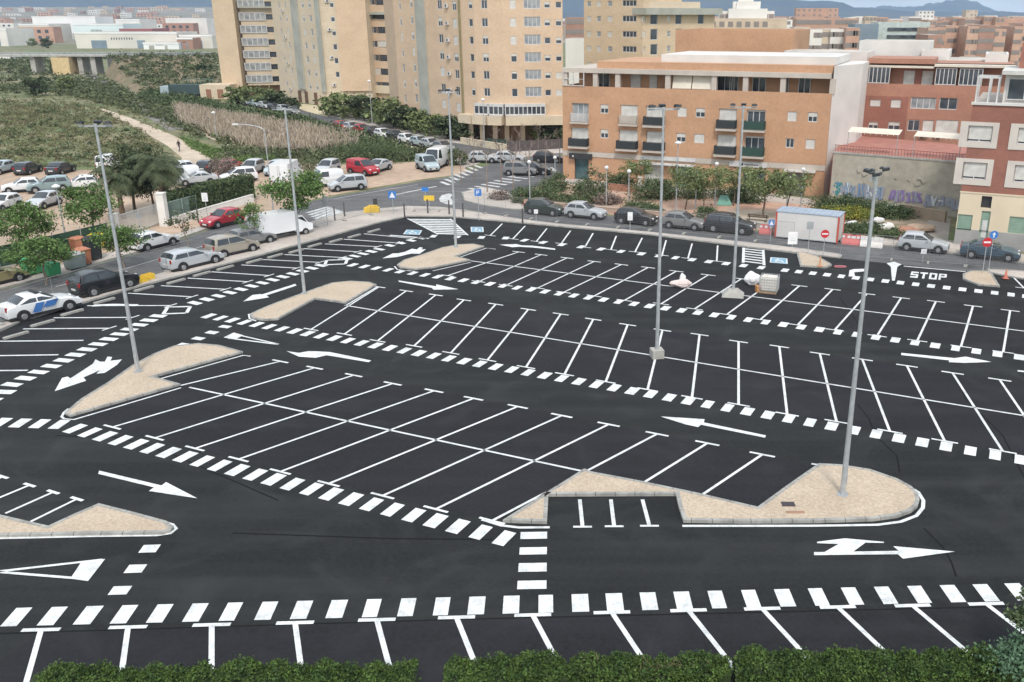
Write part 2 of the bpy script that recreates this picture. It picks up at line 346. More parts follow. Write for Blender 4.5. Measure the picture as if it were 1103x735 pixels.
bays = MB()
def bay(bot, top, t_top=True, t_bot=True, wd=0.13, tl=1.15, tdir=None):
    a, c = G(*bot).xy, G(*top).xy; d_ = ROWDIR if tdir is None else tdir
    strip(bays, a, c, wd)
    if t_top: strip(bays, c - d_ * tl / 2, c + d_ * tl / 2, 0.15, ZM + 0.004)
    if t_bot: strip(bays, a - d_ * tl / 2, a + d_ * tl / 2, 0.13, ZM + 0.004)
A_rows = [((166.7, 472.7), (381, 405)), ((121, 461), (339, 397)), ((210, 484), (423, 414)), ((257, 495.6), (467.5, 421.8)), ((302, 509), (510, 430)), ((354, 522), (557.6, 438.8)),
          ((412, 535), (605, 448.5)), ((469.4, 549.5), (655.5, 458)), ((530, 562), (707.7, 468.3))]
for bt, tp in A_rows: bay(bt, tp)
for bt, tp in (((194.7, 416), (302, 390)), ((693, 521), (761.8, 478.3)), ((755.5, 534.5), (821, 490.5)), ): bay(bt, tp, t_bot=False)
B_rows = [((335, 355.6), (408, 309.8)), ((371, 360.7), (437.6, 314)), ((406.7, 368), (469.4, 318.4)), ((446, 373.4), (499.6, 323.8)), ((485.6, 381), (534, 328.4)), ((525, 388.7), (569, 334)),
          ((566.5, 396.3), (603.9, 339)), ((608, 404), (639, 344.7)), ((652.5, 412), (676, 350.5)), ((697.5, 420.5), (713.5, 356.4)), ((745.3, 429), (753.5, 361.2)), ((795.5, 436.6), (795.5, 368.7)),
          ((847.8, 447), (839.4, 374)), ((901, 455), (883, 381.6)), ((958.4, 465.5), (928.8, 387.9)), ((1017.5, 476), (976.8, 394.8)), ((1080, 487), (1026, 402.5)), ((1137, 498), (1076.7, 409.8)), ((1197, 510), (1127, 418))]
for bt, tp in B_rows: bay(bt, tp)
Ct = [(558.7, 272), (582.8, 275), (610.8, 278.5), (640, 282.3), (669.3, 285.6), (698, 288.8), (728.5, 292.8), (762.8, 296.8), (798.4, 301), (830, 305), (861, 308.5), (896.8, 312.4), (933.7, 317.2), (970.6, 321.5), (1008, 325.4), (1048, 330.3), (1088, 335.2), (1130, 340)]
Cb = [(482, 297.6), (515.4, 304), (544.7, 308), (579, 311), (607, 315.6), (640, 319.5), (672.5, 324.3), (712, 328), (748, 333.5), (782.7, 339.5), (819, 345), (859, 350.8), (899, 356.2), (944.6, 362.5), (988, 367.7), (1035, 374), (1080.5, 380), (1126, 386)]
for bt, tp in zip(Cb, Ct): bay(bt, tp)
for bt, tp in (((528, 254.3), (541, 241.5)), ((552.3, 258), (565.6, 244)), ((577.8, 260.7), (589, 246.7)), ((604.5, 263), (614.6, 249)), ((630, 267), (638.8, 251.8)), ((658, 269.6), (663.8, 254.8)), ((684, 272), (691.7, 256.9)),
               ((713, 275.6), (717.5, 259.4)), ((741, 279), (745.5, 263)), ((772, 282), (773, 265)), ((1103, 311), (1091, 298.7))): bay(bt, tp, t_top=False)
FR = [(44.4, 679.6), (138.1, 676.7), (228.2, 674.2), (318, 672), (406, 668.8), (491.8, 666.2), (573.9, 663.6), (659.1, 660.8), (741.6, 658.6), (821, 656.8), (902.3, 655), (982.8, 653.4), (1062, 651.5), (1142, 649.6), (-52, 682.5)]
fd = Vector((math.cos(rad(2.5)), math.sin(rad(2.5))))
for q in FR:
    a = G(*q).xy; st = Vector((math.cos(rad(-69.2)), math.sin(rad(-69.2)))); strip(bays, a, a + st * 3.9, 0.17)
    strip(bays, a - fd * 0.6, a + fd * 0.6, 0.17, ZM + 0.004)
Lb = [((0, 400), (30, 399.7)), ((-60, 400), (0, 400)), ((-40, 384.5), (63, 382.9)), ((-5, 368.4), (90, 367.4)), ((25, 355), (118, 354.3)), ((58, 343), (143, 342.6)), ((94, 330), (184, 329.8)), ((138, 316.5), (207, 320.4)), ((173.6, 308.4), (243, 312.3)),
      ((202.2, 300.2), (267, 304.1)), ((228, 293.4), (290, 297.4)), ((260, 286), (320, 289.4)), ((283, 280.2), (344.5, 283.2)), ((306.3, 274.8), (369, 278)), ((326.8, 268.4), (385.4, 271.8)), ((350, 263.3), (407, 266.3)), ((370.4, 258.2), (430, 262.4)), ((392, 252.4), (445, 257.5))]
ld = Vector((math.cos(rad(62)), math.sin(rad(62))))
for a, c in Lb: bay(a, c, t_top=False, t_bot=False, wd=0.16)
for a, c in Lb[4:]:
    q = G(*c).xy; strip(bays, q - ld * 0.5, q + ld * 0.5, 0.13, ZM + 0.004)
# lower-left small bays and island bays
for bt, tp in (((33, 563), (83, 538.4)), ((6, 554), (57.5, 531)), ((-22, 546), (32, 523.5)), ((-48, 538), (3, 514.5))): bay(bt, tp, t_bot=False, tl=0.7)
for bt, tp in (((627.5, 568.5), (624.5, 539)), ((661.5, 568), (658, 539)), ((699.5, 567.5), (692, 539))):
    bay(bt, tp, t_top=False, tl=0.72, tdir=Vector((1, 0)), wd=0.15)
strip(bays, G(204, 418), G(630, 509), 0.13); strip(bays, G(371, 329.5), G(1210, 466), 0.13); strip(bays, G(507, 281.6), G(1210, 371), 0.13)
# kerb-hugging white edge lines round the islands
def polyline(b, px, wd, z=ZM, world=False):
    P = [Vector((p[0], p[1])) if world else G(*p).xy for p in px]; n = len(P); Ls = []; Rs = []
    for i in range(n):
        e = ((P[min(i + 1, n - 1)] - P[max(i - 1, 0)])).normalized(); nn = Vector((-e.y, e.x)) * wd / 2
        Ls.append(P[i] + nn); Rs.append(P[i] - nn)
    for i in range(n - 1): b.poly([(*Rs[i], z), (*Rs[i + 1], z), (*Ls[i + 1], z), (*Ls[i], z)])
polyline(bays, [(735, 567.5), (800, 567.5), (880, 567.3), (945, 566.3), (970, 563), (987, 556.5), (994, 548), (994.5, 540), (989, 531), (984, 528)], 0.15)
polyline(bays, [(519, 560.5), (540, 567), (560, 569.3), (592, 569)], 0.15)
polyline(bays, [(-60, 583.5), (0, 580.8), (100, 578.5), (170, 577.6), (184, 575.5), (190, 570.5), (186, 566), (170, 561)], 0.13)
polyline(bays, [(66, 449), (69, 452), (80, 452.8), (195, 418.5)], 0.12); polyline(bays, [(67, 449), (69, 445), (74, 441)], 0.12)
polyline(bays, [(165, 411), (262, 383.5), (270, 384.5)], 0.12)
polyline(bays, [(268, 339), (269, 344), (276, 346.5)], 0.11); polyline(bays, [(372, 330), (405.7, 310)], 0.12); polyline(bays, [(425, 287.5), (428, 291), (447, 293)], 0.11)
polyline(bays, [(466, 292.5), (507, 283.2)], 0.11); polyline(bays, [(493, 278.5), (524, 267.8), (534, 269)], 0.11)
polyline(bays, [(874, 500.5), (884, 502)], 0.14); polyline(bays, [(973.5, 287.3), (1040, 293.2)], 0.2)
polyline(bays, [(420, 254), (440, 255.5), (462, 257.5)], 0.3); polyline(bays, [(100, 330), (120, 329), (148, 329.5)], 0.42, ZM + 0.004)
jt = MB()
for q in ([(995, 570), (1015, 590), (1024, 605), (1030, 622)], [(250, 575), (420, 581), (530, 582)], [(60, 470), (130, 472), (190, 492), (300, 540)], [(924, 437), (936, 452), (943, 470), (966, 492), (969, 510)], [(1025, 400), (1040, 430), (1080, 470), (1103, 515)], [(-20, 684), (500, 668), (1103, 654)], [(905, 322), (918, 340), (926, 352)]):
    polyline(jt, q, 0.07, 0.034)
o = jt.build("paving_joint", mat("tar_joint", (0.0125, 0.0132, 0.0135), .95, spec=.12), LOT); up(o)
o = bays.build("bay_lines", M_PAINT, LOT); up(o)

hb = MB()
def hatch(b, quad, n, f=0.55, edges=True, z=ZM, ew=0.2):
    q = [G(*p).xy for p in quad]     # tl, tr, br, bl
    for i in range(n):
        t0, t1 = (i + 0.2) / n, (i + 0.2 + f) / n
        a, c = q[0].lerp(q[3], t0), q[1].lerp(q[2], t0); d_, e_ = q[1].lerp(q[2], t1), q[0].lerp(q[3], t1)
        b.poly([(*a, z), (*c, z), (*d_, z), (*e_, z)])
    if edges:
        strip(b, q[0], q[3], ew, z + 0.004); strip(b, q[1], q[2], ew, z + 0.004)
hatch(hb, [(439, 236), (485, 236.3), (504, 254), (472, 253)], 9, 0.6, ew=0.15)
hatch(hb, [(801, 267.5), (822, 269.8), (823, 286.5), (800.5, 283.5)], 6, 0.4, ew=0.22)
o = hb.build("hatched_marking", M_PAINT, LOT); up(o)
# junction boxes (squares of paint where rows meet)
jb = MB()
for a, c, d_, e_ in (((181, 331.5), (205, 331), (201, 338), (176, 339)), ((352, 281), (374, 280.3), (372, 285), (350, 286))):
    P = [G(*q).xy for q in (a, c, d_, e_)]
    for i in range(4): strip(jb, P[i], P[(i + 1) % 4], 0.24, ZM + 0.008)
o = jb.build("box_marking", M_PAINT, LOT); up(o)

def arrow(px, name="direction_arrow", m=M_PAINT, z=ZM + 0.004):
    b = MB(); b.poly([(*G(*p).xy, z) for p in px]); o = b.build(name, m, LOT); up(o); return o
arrow([(59, 422.3), (67, 408), (73, 406.5), (76, 408.5), (100, 393), (103, 388), (108, 390.5), (113, 390.5), (116, 385), (121, 385.5), (119, 389.5), (131.5, 388), (126, 394), (113, 402.5), (104, 403.5), (108, 399.5), (90, 407.5), (93, 411)])
arrow([(262, 325.5), (272, 318.5), (281, 317.5), (282, 318), (318, 306.5), (319.5, 308.3), (287, 319), (290, 321)])
arrow([(412, 279), (423, 273.7), (429, 273.5), (436, 272), (444, 268.5), (449, 269.5), (452, 267), (455.5, 267.5), (454, 269.5), (459, 269), (452, 274), (443, 273.8), (437, 275.2), (428, 277.5)])
arrow([(429, 302.8), (430, 304.3), (465, 310.8), (467, 312.8), (493.8, 312.3), (470, 307), (470, 309.2)])
arrow([(538, 264.2), (552, 267), (560, 266.4), (575, 267.4), (598, 269.8), (598, 268.3), (574, 265.4), (562, 265), (556, 263.6)])
arrow([(308.7, 379), (322, 385), (340, 386.3), (352, 383.5), (397, 391), (400, 389.2), (355, 380), (333, 379), (322, 381)])
arrow([(107, 508), (106, 511.5), (166, 526), (160.5, 530), (212.6, 537.8), (179, 520.3), (174, 524)])
arrow([(711.7, 449.6), (738, 458), (752, 461), (755, 458.5), (824, 472.5), (825, 470), (758, 456), (759, 452.5)])
arrow([(970.7, 381), (970.7, 383.3), (1022, 389), (1022, 391), (1040, 391.8), (1068, 390.7), (1040, 385), (1028, 386.6)])
arrow([(1096, 399.5), (1096, 401), (1140, 406), (1140, 404)])
arrow([(876.7, 595.8), (888, 595.8), (903, 587.2), (880, 586.2), (880, 584.8), (910, 581), (952, 584.8), (952, 586), (932, 585.8), (919, 595.3), (968, 594.5), (962, 589.5), (1028.5, 595.3), (972.6, 603), (967, 598.2), (876.7, 599.2)])
arrow([(914, 298.5), (915, 291.8), (920, 290.6), (931, 290.2), (931, 293), (920, 294), (921, 298.5)])
arrow([(955, 284.3), (963, 282.6), (971, 285.5), (966.5, 288), (963.8, 303), (960.8, 303), (959.5, 288)])
yb = MB(); polyline(yb, [(-4, 617), (110, 604)], 0.13, ZM + 0.004); polyline(yb, [(-4, 617), (95, 625)], 0.13, ZM + 0.004)
yb.poly([(*G(*p).xy, ZM + 0.008) for p in ((113.5, 603.3), (95, 627.3), (76, 624.5), (88, 606.5))])
o = yb.build("give_way_triangle", M_PAINT, LOT); up(o)
yb = MB(); polyline(yb, [(254, 361), (300, 371.5)], 0.13, ZM + 0.004); polyline(yb, [(246, 365), (300, 371.8)], 0.16, ZM + 0.004)
yb.poly([(*G(*p).xy, ZM + 0.008) for p in ((241, 364.4), (252, 359), (262, 362), (254, 366.3))])
o = yb.build("give_way_triangle", M_PAINT, LOT); up(o)
# STOP
sb = MB(); q = [G(*p).xy for p in ((981, 292.6), (1021, 295.8), (1020, 303.2), (979, 299.8))]
GLY = {'S': [(0, .95, 1, .75), (0, .75, .28, .5), (0, .6, 1, .42), (.72, .5, 1, .2), (0, .25, 1, .05)], 'T': [(0, .95, 1, .74), (.36, .8, .64, .05)],
       'O': [(0, .95, .28, .05), (.72, .95, 1, .05), (.2, .95, .8, .75), (.2, .25, .8, .05)], 'P': [(0, .95, .28, .05), (.72, .95, 1, .45), (.2, .95, .8, .77), (.2, .6, .8, .42)]}
for i, ch in enumerate("STOP"):
    x0 = i * 0.25 + 0.02; x1 = x0 + 0.205
    for a0, b1, a1, b0 in GLY[ch]:
        P = []
        for tx, ty in ((a0, b0), (a1, b0), (a1, b1), (a0, b1)):
            x = x0 + tx * (x1 - x0); y = 1 - ty; P.append((*(q[0].lerp(q[1], x)).lerp(q[3].lerp(q[2], x), y), ZM))
        sb.poly(P)
    for k in range(len(sb.v)): pass
for k, v_ in enumerate(sb.v): sb.v[k] = (v_[0], v_[1], ZM + 0.0015 * ((k // 4) % 5))
o = sb.build("stop_lettering", M_PAINT, LOT); up(o)
# blue accessible bays: blue square with white wheelchair symbol
def blue_bay(px):
    b = MB(); Q = [G(*p).xy for p in px]
    b.poly([(*p, ZM) for p in Q], 1)
    def at(x, y): return (Q[0].lerp(Q[1], x)).lerp(Q[3].lerp(Q[2], x), y)
    for i in range(4):
        c = [at(0.04, 0.06), at(0.96, 0.06), at(0.96, 0.94), at(0.04, 0.94)]; strip(b, c[i], c[(i + 1) % 4], 0.1, ZM + 0.004)
    for (x0, y0, x1, y1) in ((.42, .2, .46, .5), (.46, .5, .66, .52), (.66, .52, .74, .78), (.38, .42, .3, .62), (.3, .62, .42, .82), (.42, .82, .6, .78)):
        strip(b, at(x0, y0), at(x1, y1), 0.16, ZM + 0.006)
    o = b.build("accessible_bay_symbol", [M_PAINT, M_BLUE_PAINT], LOT); up(o)
blue_bay([(830, 277.6), (848, 279), (848.5, 285), (829, 283.4)])
blue_bay([(507, 245), (520.5, 245), (521, 250.6), (507.5, 250.4)])
blue_bay([(438, 248), (455, 248.5), (452, 253.6), (434, 252.8)])
# street markings (worn)
zb = MB()
for i in range(7):
    polyline(zb, [(331 + i * 2.6, 229.5 + i * 2.3), (354 + i * 3.3, 223 + i * 1.1)], 0.5, 0.014)
for i in range(9):
    polyline(zb, [(505 + i * 7, 203 - i * 2.1), (523 + i * 7.5, 206 - i * 2.2)], 0.5, 0.014)
for i in range(8): polyline(zb, [(475 + i * 5, 196 - i * 2.6), (484 + i * 5, 199.5 - i * 2.6)], 0.5, 0.014)
for i in range(6): polyline(zb, [(548 + i * 9, 186.5 - i * 1.2), (553 + i * 9, 190.5 - i * 1.2)], 0.5, 0.014)
polyline(zb, [(424, 210.5), (440, 207), (470, 201)], 0.3, 0.014)
polyline(zb, [(60, 309), (100, 299), (140, 288.5), (175, 278), (230, 262), (262, 252)], 0.12, 0.014)
polyline(zb, [(360, 214.5), (420, 204), (450, 199)], 0.12, 0.014)
zb.poly([(*G(*p).xy, 0.0145) for p in ((473, 214), (476, 210.5), (484, 208.5), (488, 210), (485, 213), (488, 217), (487, 221), (480, 220), (474, 217.5))])
o = zb.build("street_marking", M_PAINT_OLD); tag(o, kind='structure'); up(o)

# ---------------------------------------------------------------- traffic islands
def island(label, px, h=0.14):
    pts = ccw([tuple(G(*p).xy) for p in px]); c = Vector((sum(p[0] for p in pts) / len(pts), sum(p[1] for p in pts) / len(pts), 0))
    loc = [(p[0] - c.x, p[1] - c.y) for p in pts]; t = thing("traffic_island", label, "traffic island", c, 0, "paved islands of the car park")
    inn = offset_poly(loc, 0.16)
    b = MB(); b.prism(inn, 0.02, h - 0.005, 0); b.build("paving", M_PAVER, t, tri=True)
    k = MB(); n = len(loc)
    to = [k.vert((*p, h)) for p in loc]; ti = [k.vert((*p, h)) for p in inn]; bo = [k.vert((*p, 0.02)) for p in loc]
    for i in range(n):
        j = (i + 1) % n; k.face((to[i], to[j], ti[j], ti[i])); k.face((bo[i], bo[j], to[j], to[i]))
    for i in range(n):
        a, c2 = Vector(loc[i]), Vector(loc[(i + 1) % n]); L_ = (c2 - a).length; e = (c2 - a) / max(L_, 1e-6); nn = Vector((-e.y, e.x)); s_ = 0.3
        while s_ < L_:
            p = a + e * s_; o1 = p - nn * 0.004
            k.poly([(*o1, 0.04), (*(o1 + e * 0.03), 0.04), (*(o1 + e * 0.03), h + 0.002), (*o1, h + 0.002)], 1)
            k.poly([(*o1, h + 0.002), (*(o1 + e * 0.03), h + 0.002), (*(p + e * 0.03 + nn * 0.15), h + 0.002), (*(p + nn * 0.15), h + 0.002)], 1)
            s_ += 0.8
    k.build("kerb", [M_KERB, M_JOINT], t)
    return t
island("arrowhead island with beige paving holding the leftmost tall floodlight mast", [(70, 447), (88, 432), (117, 414), (142.5, 396), (165, 383.6), (188, 374.7), (214, 372), (236.7, 374), (262, 381), (165, 407.8), (194.7, 416), (76, 450)])
island("largest beige island, rounded at its right end, nearest the camera with a mast on it", [(541.6, 564), (629.6, 508), (635, 511), (691, 521.7), (753.5, 535), (815.8, 549.6), (848, 526), (881.5, 502.6), (905.5, 503.8), (937.5, 509), (966, 519), (981, 527), (988, 534), (990, 541.5), (988, 548), (981, 553.5), (966, 559), (940.6, 562.5), (880, 564.5), (800, 565), (735.9, 564), (731, 549), (727.9, 535.2), (590.8, 535.8), (589.2, 565.5)], 0.16)
island("low beige island cut by the left edge of the photo, with zigzag back kerb", [(-80, 583), (-80, 528), (0, 557.5), (52.7, 569.7), (80, 557), (107, 545.4), (145, 555), (180, 564.5), (187, 570), (184, 574.5), (176, 577), (100, 578), (0, 580)])
island("beige boomerang island with a rounded tip behind the arrowhead island", [(269, 340.4), (285, 333), (304, 325.5), (332, 315.4), (357.4, 306.5), (377.7, 304.4), (398, 305.7), (405.7, 308.3), (372.7, 328), (339.6, 323.5), (320, 334), (299.8, 345.4), (285, 346.5), (272, 344.5)])
island("farthest beige island, a split leaf shape beside the hatched corner", [(427.5, 287), (435, 281.6), (455.4, 275.5), (477, 268), (493.5, 265), (509.7, 264.2), (522, 266.7), (490.7, 277.6), (507, 281.6), (466, 289.8), (447, 291.5), (431, 289.8)])
island("small pale wedge island right of the blue accessible bay", [(857.7, 273), (867, 273.4), (880.8, 277.8), (894.4, 285.3), (895.8, 287.4), (889, 289.7), (861.7, 287.8)])
island("small pale island right of the STOP lettering", [(1036.8, 296.8), (1045.6, 293.3), (1066, 293.3), (1068.8, 296.7), (1077, 310.3), (1053.8, 308.3), (1036.8, 302)])
# two drain covers set in the big island
dm = mat("cast_iron", (0.06, 0.05, 0.055), 0.7)
b = MB(); c = G(849, 543.5, 0.15); b.box(-0.26, 0.26, -0.17, 0.17, 0, 0.03)
for i in range(5): b.box(-0.22, 0.22, -0.14 + i * 0.062, -0.11 + i * 0.062, 0.03, 0.036)
o = b.build("manhole_cover", dm); o.location = c; tag(o, "dark iron cover set in the paving of the largest island", "manhole cover")
b = MB(); c = G(857, 552.5, 0.15); b.box(-0.36, 0.36, -0.05, 0.05, 0, 0.02); b.box(-0.36, 0.36, 0.07, 0.11, 0, 0.02)
o = b.build("metal_strip", mat("rusty_iron", (0.35, 0.20, 0.13), 0.8)); o.location = c; tag(o, "thin rusty metal strip lying by the iron cover on the largest island", "metal strip")
# ================================================================ BUILDINGS
def brick(name, c, c2, **k): return mat(name, c, 0.9, c2, 0.35, 6, 0.35, 0.65, fine=0.07, fscale=3.5, stretch=(1, 1, 1.6), **k)
M_BRK = brick("salmon_brick", (0.50, 0.292, 0.175), (0.44, 0.255, 0.152))
M_BRK_RED = brick("red_brick", (0.30, 0.13, 0.095), (0.25, 0.11, 0.08))
M_BRK_RED2 = brick("orange_red_brick", (0.40, 0.205, 0.14), (0.34, 0.17, 0.118))
M_TOW = brick("sand_brick", (0.615, 0.475, 0.33), (0.56, 0.43, 0.295))
M_TOW2 = brick("pale_sand_brick", (0.605, 0.505, 0.375), (0.55, 0.455, 0.335))
M_TOW3 = brick("pinkish_brick", (0.61, 0.45, 0.315), (0.555, 0.405, 0.28))
M_GREYR = mat("grey_render", (0.40, 0.40, 0.35), 0.9, (0.33, 0.33, 0.285), 0.4)
M_CREAM = mat("cream_render", (0.66, 0.56, 0.41), 0.9, (0.58, 0.49, 0.36), 0.3)
M_STONE = mat("stone_band", (0.52, 0.46, 0.40), 0.9, (0.44, 0.39, 0.34), 0.6)
M_GREYB = mat("grey_plinth", (0.34, 0.335, 0.33), 0.9, (0.27, 0.265, 0.26), 0.6)
M_RAIL = mat("dark_railing", (0.035, 0.042, 0.045), 0.6)
M_RAILG = mat("green_railing", (0.03, 0.075, 0.06), 0.6)
M_ROOF = mat("roof_gravel", (0.42, 0.36, 0.31), 0.95, (0.33, 0.29, 0.25), 0.5)
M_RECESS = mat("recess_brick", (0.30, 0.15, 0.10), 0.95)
M_AWN = mat("beige_awning", (0.66, 0.60, 0.50), 0.85, (0.58, 0.53, 0.45), 1.2)
M_SHADEG = mat("green_shutter", (0.23, 0.33, 0.26), 0.7, (0.19, 0.28, 0.22), 1.5)

class Seg:
    def __init__(s, root, p0, p1):
        s.root = root; s.o = Vector((root.location.x, root.location.y)); s.p0 = Vector(p0[:2]); s.p1 = Vector(p1[:2])
        s.e = (s.p1 - s.p0).normalized(); s.L = (s.p1 - s.p0).length; s.n = Vector((-s.e.y, s.e.x)); s.ang = math.atan2(s.e.y, s.e.x)
    def P(s, x, y, z):
        q = s.p0 - s.o + s.e * x + s.n * y; return (q.x, q.y, z)
    def loc(s, u, v, y=0.0):
        a, yy, ww = ray(u, v); p = s.p0 + s.n * y
        t = (p.x * s.n.x + p.y * s.n.y) / (a * s.n.x + yy * s.n.y)
        q = Vector((a * t, yy * t)) - s.p0
        return q.dot(s.e), CAM_H + ww * t
    def put(s, o, x, y, z): o.location = s.P(x, y, z); o.rotation_euler = (0, 0, s.ang); return o
    def wall(s, b, z0, z1, holes=(), x0=0.0, x1=None, y=0.0, reveal=0.2, mi=0, mr=None):
        if x1 is None: x1 = s.L
        mr = mi if mr is None else mr
        hs = [(max(x0, a), min(x1, c), max(z0, d_), min(z1, e_)) for a, c, d_, e_ in holes if c > x0 and a < x1 and e_ > z0 and d_ < z1]
        xs = sorted({x0, x1, *[h[0] for h in hs], *[h[1] for h in hs]}); zs = sorted({z0, z1, *[h[2] for h in hs], *[h[3] for h in hs]})
        for i in range(len(xs) - 1):
            for j in range(len(zs) - 1):
                mx_, mz = (xs[i] + xs[i + 1]) / 2, (zs[j] + zs[j + 1]) / 2
                if any(h[0] < mx_ < h[1] and h[2] < mz < h[3] for h in hs): continue
                b.poly([s.P(xs[i], y, zs[j]), s.P(xs[i + 1], y, zs[j]), s.P(xs[i + 1], y, zs[j + 1]), s.P(xs[i], y, zs[j + 1])], mi)
        for h in hs:
            a, c, d_, e_ = h; r = y + reveal
            b.poly([s.P(a, y, d_), s.P(a, r, d_), s.P(a, r, e_), s.P(a, y, e_)], mr); b.poly([s.P(c, r, d_), s.P(c, y, d_), s.P(c, y, e_), s.P(c, r, e_)], mr)
            b.poly([s.P(a, y, d_), s.P(c, y, d_), s.P(c, r, d_), s.P(a, r, d_)], mr); b.poly([s.P(a, r, e_), s.P(c, r, e_), s.P(c, y, e_), s.P(a, y, e_)], mr)
            b.poly([s.P(a, r, d_), s.P(c, r, d_), s.P(c, r, e_), s.P(a, r, e_)], mr)
    def box(s, b, x0, x1, y0, y1, z0, z1, mi=0):
        P = [s.P(x, y, z) for z in (z0, z1) for x, y in ((x0, y0), (x1, y0), (x1, y1), (x0, y1))]; i = [b.vert(p) for p in P]
        for q in ((0, 3, 2, 1), (4, 5, 6, 7), (0, 1, 5, 4), (1, 2, 6, 5), (2, 3, 7, 6), (3, 0, 4, 7)): b.face([i[k] for k in q], mi)

WC = {}
def win_meshes(w_, h, sf, n, g, fr, ft):
    key = (round(w_, 1), round(h, 1), round(sf, 1), n, g.name, fr.name, ft)
    if key in WC: return WC[key]
    w_, h, sf = key[0], key[1], key[2]
    f = MB(); d = 0.07
    f.box(-w_ / 2, w_ / 2, 0, d, h - ft, h); f.box(-w_ / 2, w_ / 2, -0.05, d, 0, ft)
    f.box(-w_ / 2, -w_ / 2 + ft, 0, d, ft, h - ft); f.box(w_ / 2 - ft, w_ / 2, 0, d, ft, h - ft)
    for i in range(1, n + 1):
        x = -w_ / 2 + w_ * i / (n + 1); f.box(x - ft / 2, x + ft / 2, 0.003, d, ft, h - ft)
    p = MB(); p.box(-w_ / 2 + ft * .6, w_ / 2 - ft * .6, 0.045, 0.06, ft * .6, h - ft * .6)
    fm = f.mesh("window", fr); pm = p.mesh("pane", g); sm = None
    if sf > 0:
        q = MB(); zt = h - ft * .5; zb = h - (h - ft) * sf
        q.box(-w_ / 2 + ft * .5, w_ / 2 - ft * .5, -0.02, 0.04, zb, zt)
        z = zb + 0.12
        while z < zt - 0.05: q.box(-w_ / 2 + ft * .5, w_ / 2 - ft * .5, -0.027, -0.02, z, z + 0.07); z += 0.14
        sm = q.mesh("shutter", M_SHUT)
    WC[key] = (fm, pm, sm); return WC[key]
def window(seg, x, z, w_, h, sf=0.0, n=1, g=None, fr=None, y=0.12, ft=0.08):
    g = g or M_GLASS; fr = fr or M_FRAME
    fm, pm, sm = win_meshes(w_, h, sf, n, g, fr, ft)
    o = link("window", fm, seg.root); seg.put(o, x, y, z); link("pane", pm, o)
    if sm: link("shutter", sm, o)
    return o
AC = []
def ac_unit(seg, x, z, y=-0.35):
    if not AC:
        b = MB(); b.box(-.4, .4, 0, .3, 0, .55); b.tube((0.1, -.01, .28), (0.1, 0.0, .28), .2, mi=1, n=12); AC.append(b.mesh("air_conditioner", [M_FRAME, M_DARK]))
    o = link("air_conditioner", AC[0], seg.root); seg.put(o, x, y, z)
BC = {}
def balcony(seg, x, z, w_, col=M_RAIL, d=0.75, h=0.95, bars=True):
    bars = col in (M_RAIL, M_RAILG)
    key = (round(w_, 1), col.name)
    if key not in BC:
        w0 = key[0]
        s_ = MB(); s_.box(-w0 / 2 - .08, w0 / 2 + .08, -d - .05, 0.0, -0.22, 0)
        r = MB(); t = 0.03
        for a, c in (((-w0 / 2, -d), (w0 / 2, -d)), ((-w0 / 2, -d), (-w0 / 2, 0)), ((w0 / 2, -d), (w0 / 2, 0))):
            r.tube((*a, h), (*c, h), .03, n=6); r.tube((*a, .1), (*c, .1), .025, n=6)
            mxx, mxy, lx, ly = (a[0] + c[0]) / 2, (a[1] + c[1]) / 2, abs(c[0] - a[0]) / 2 + .006, abs(c[1] - a[1]) / 2 + .006
            if bars: r.box(mxx - lx, mxx + lx, mxy - ly, mxy + ly, .12, h - .06)
            L_ = math.hypot(c[0] - a[0], c[1] - a[1]); k = max(2, int(L_ / 0.07))
            for i in range(k + 1):
                px_, py_ = a[0] + (c[0] - a[0]) * i / k, a[1] + (c[1] - a[1]) * i / k
                r.box(px_ - .02, px_ + .02, py_ - .015, py_ + .015, .1, h)
        BC[key] = (s_.mesh("balcony", M_STONE), r.mesh("railing", col))
    o = link("balcony", BC[key][0], seg.root); seg.put(o, x, 0, z); link("railing", BC[key][1], o); return o

# ---------- the long salmon brick block behind the park
A_ = Vector((-2.6, 110.3)); ang = math.atan2(98.7 - 110.3, 25.4 + 2.6)
D_ = Vector((math.cos(ang), math.sin(ang))); Bp = A_ + D_ * 30.6
root = thing("apartment_building", "long salmon brick apartment block with shops below and a recessed top terrace", "apartment building", (A_.x, A_.y, 0))
s = Seg(root, A_, Bp)
def zc(v, u): return s.loc(u, v)[1]
def W(u0, v0, u1, v1):
    a = s.loc(u0, v1); c = s.loc(u1, v0); return a[0], c[0], a[1], c[1]
UP = [(615.3, 109.5, 634.8, 130, 'door'), (646.5, 110.6, 655.4, 119, 'half'), (667.4, 110.6, 688, 132, 'shut'), (694.6, 111, 717, 131, 'dark'), (729.7, 113, 739.9, 122, 'full'), (749.3, 113.7, 759.7, 122.8, 'half'),
      (773, 114, 795, 133.5, 'dark'), (802.7, 115.7, 826, 137, 'green'), (848, 116.5, 859, 126, 'full'), (870, 116.2, 881.5, 126.4, 'half')]
DN = [(614.5, 136, 634.8, 155, 'dark'), (646.5, 139.4, 655.4, 147, 'half'), (665.6, 138.6, 688, 159, 'dark'), (694.6, 139.9, 717, 160.5, 'dark'), (728.4, 140.6, 738.7, 149.7, 'half'), (747.5, 141.6, 759, 150.8, 'full'),
      (770.4, 143.2, 794.5, 164.8, 'dark'), (800.4, 144.2, 825, 165.8, 'green'), (846, 146, 856, 155.7, 'none'), (867.5, 147, 878.5, 156.8, 'full')]
ZU, ZD = 6.75, 3.95       # floor levels of the two storeys
holes = []; todo = []
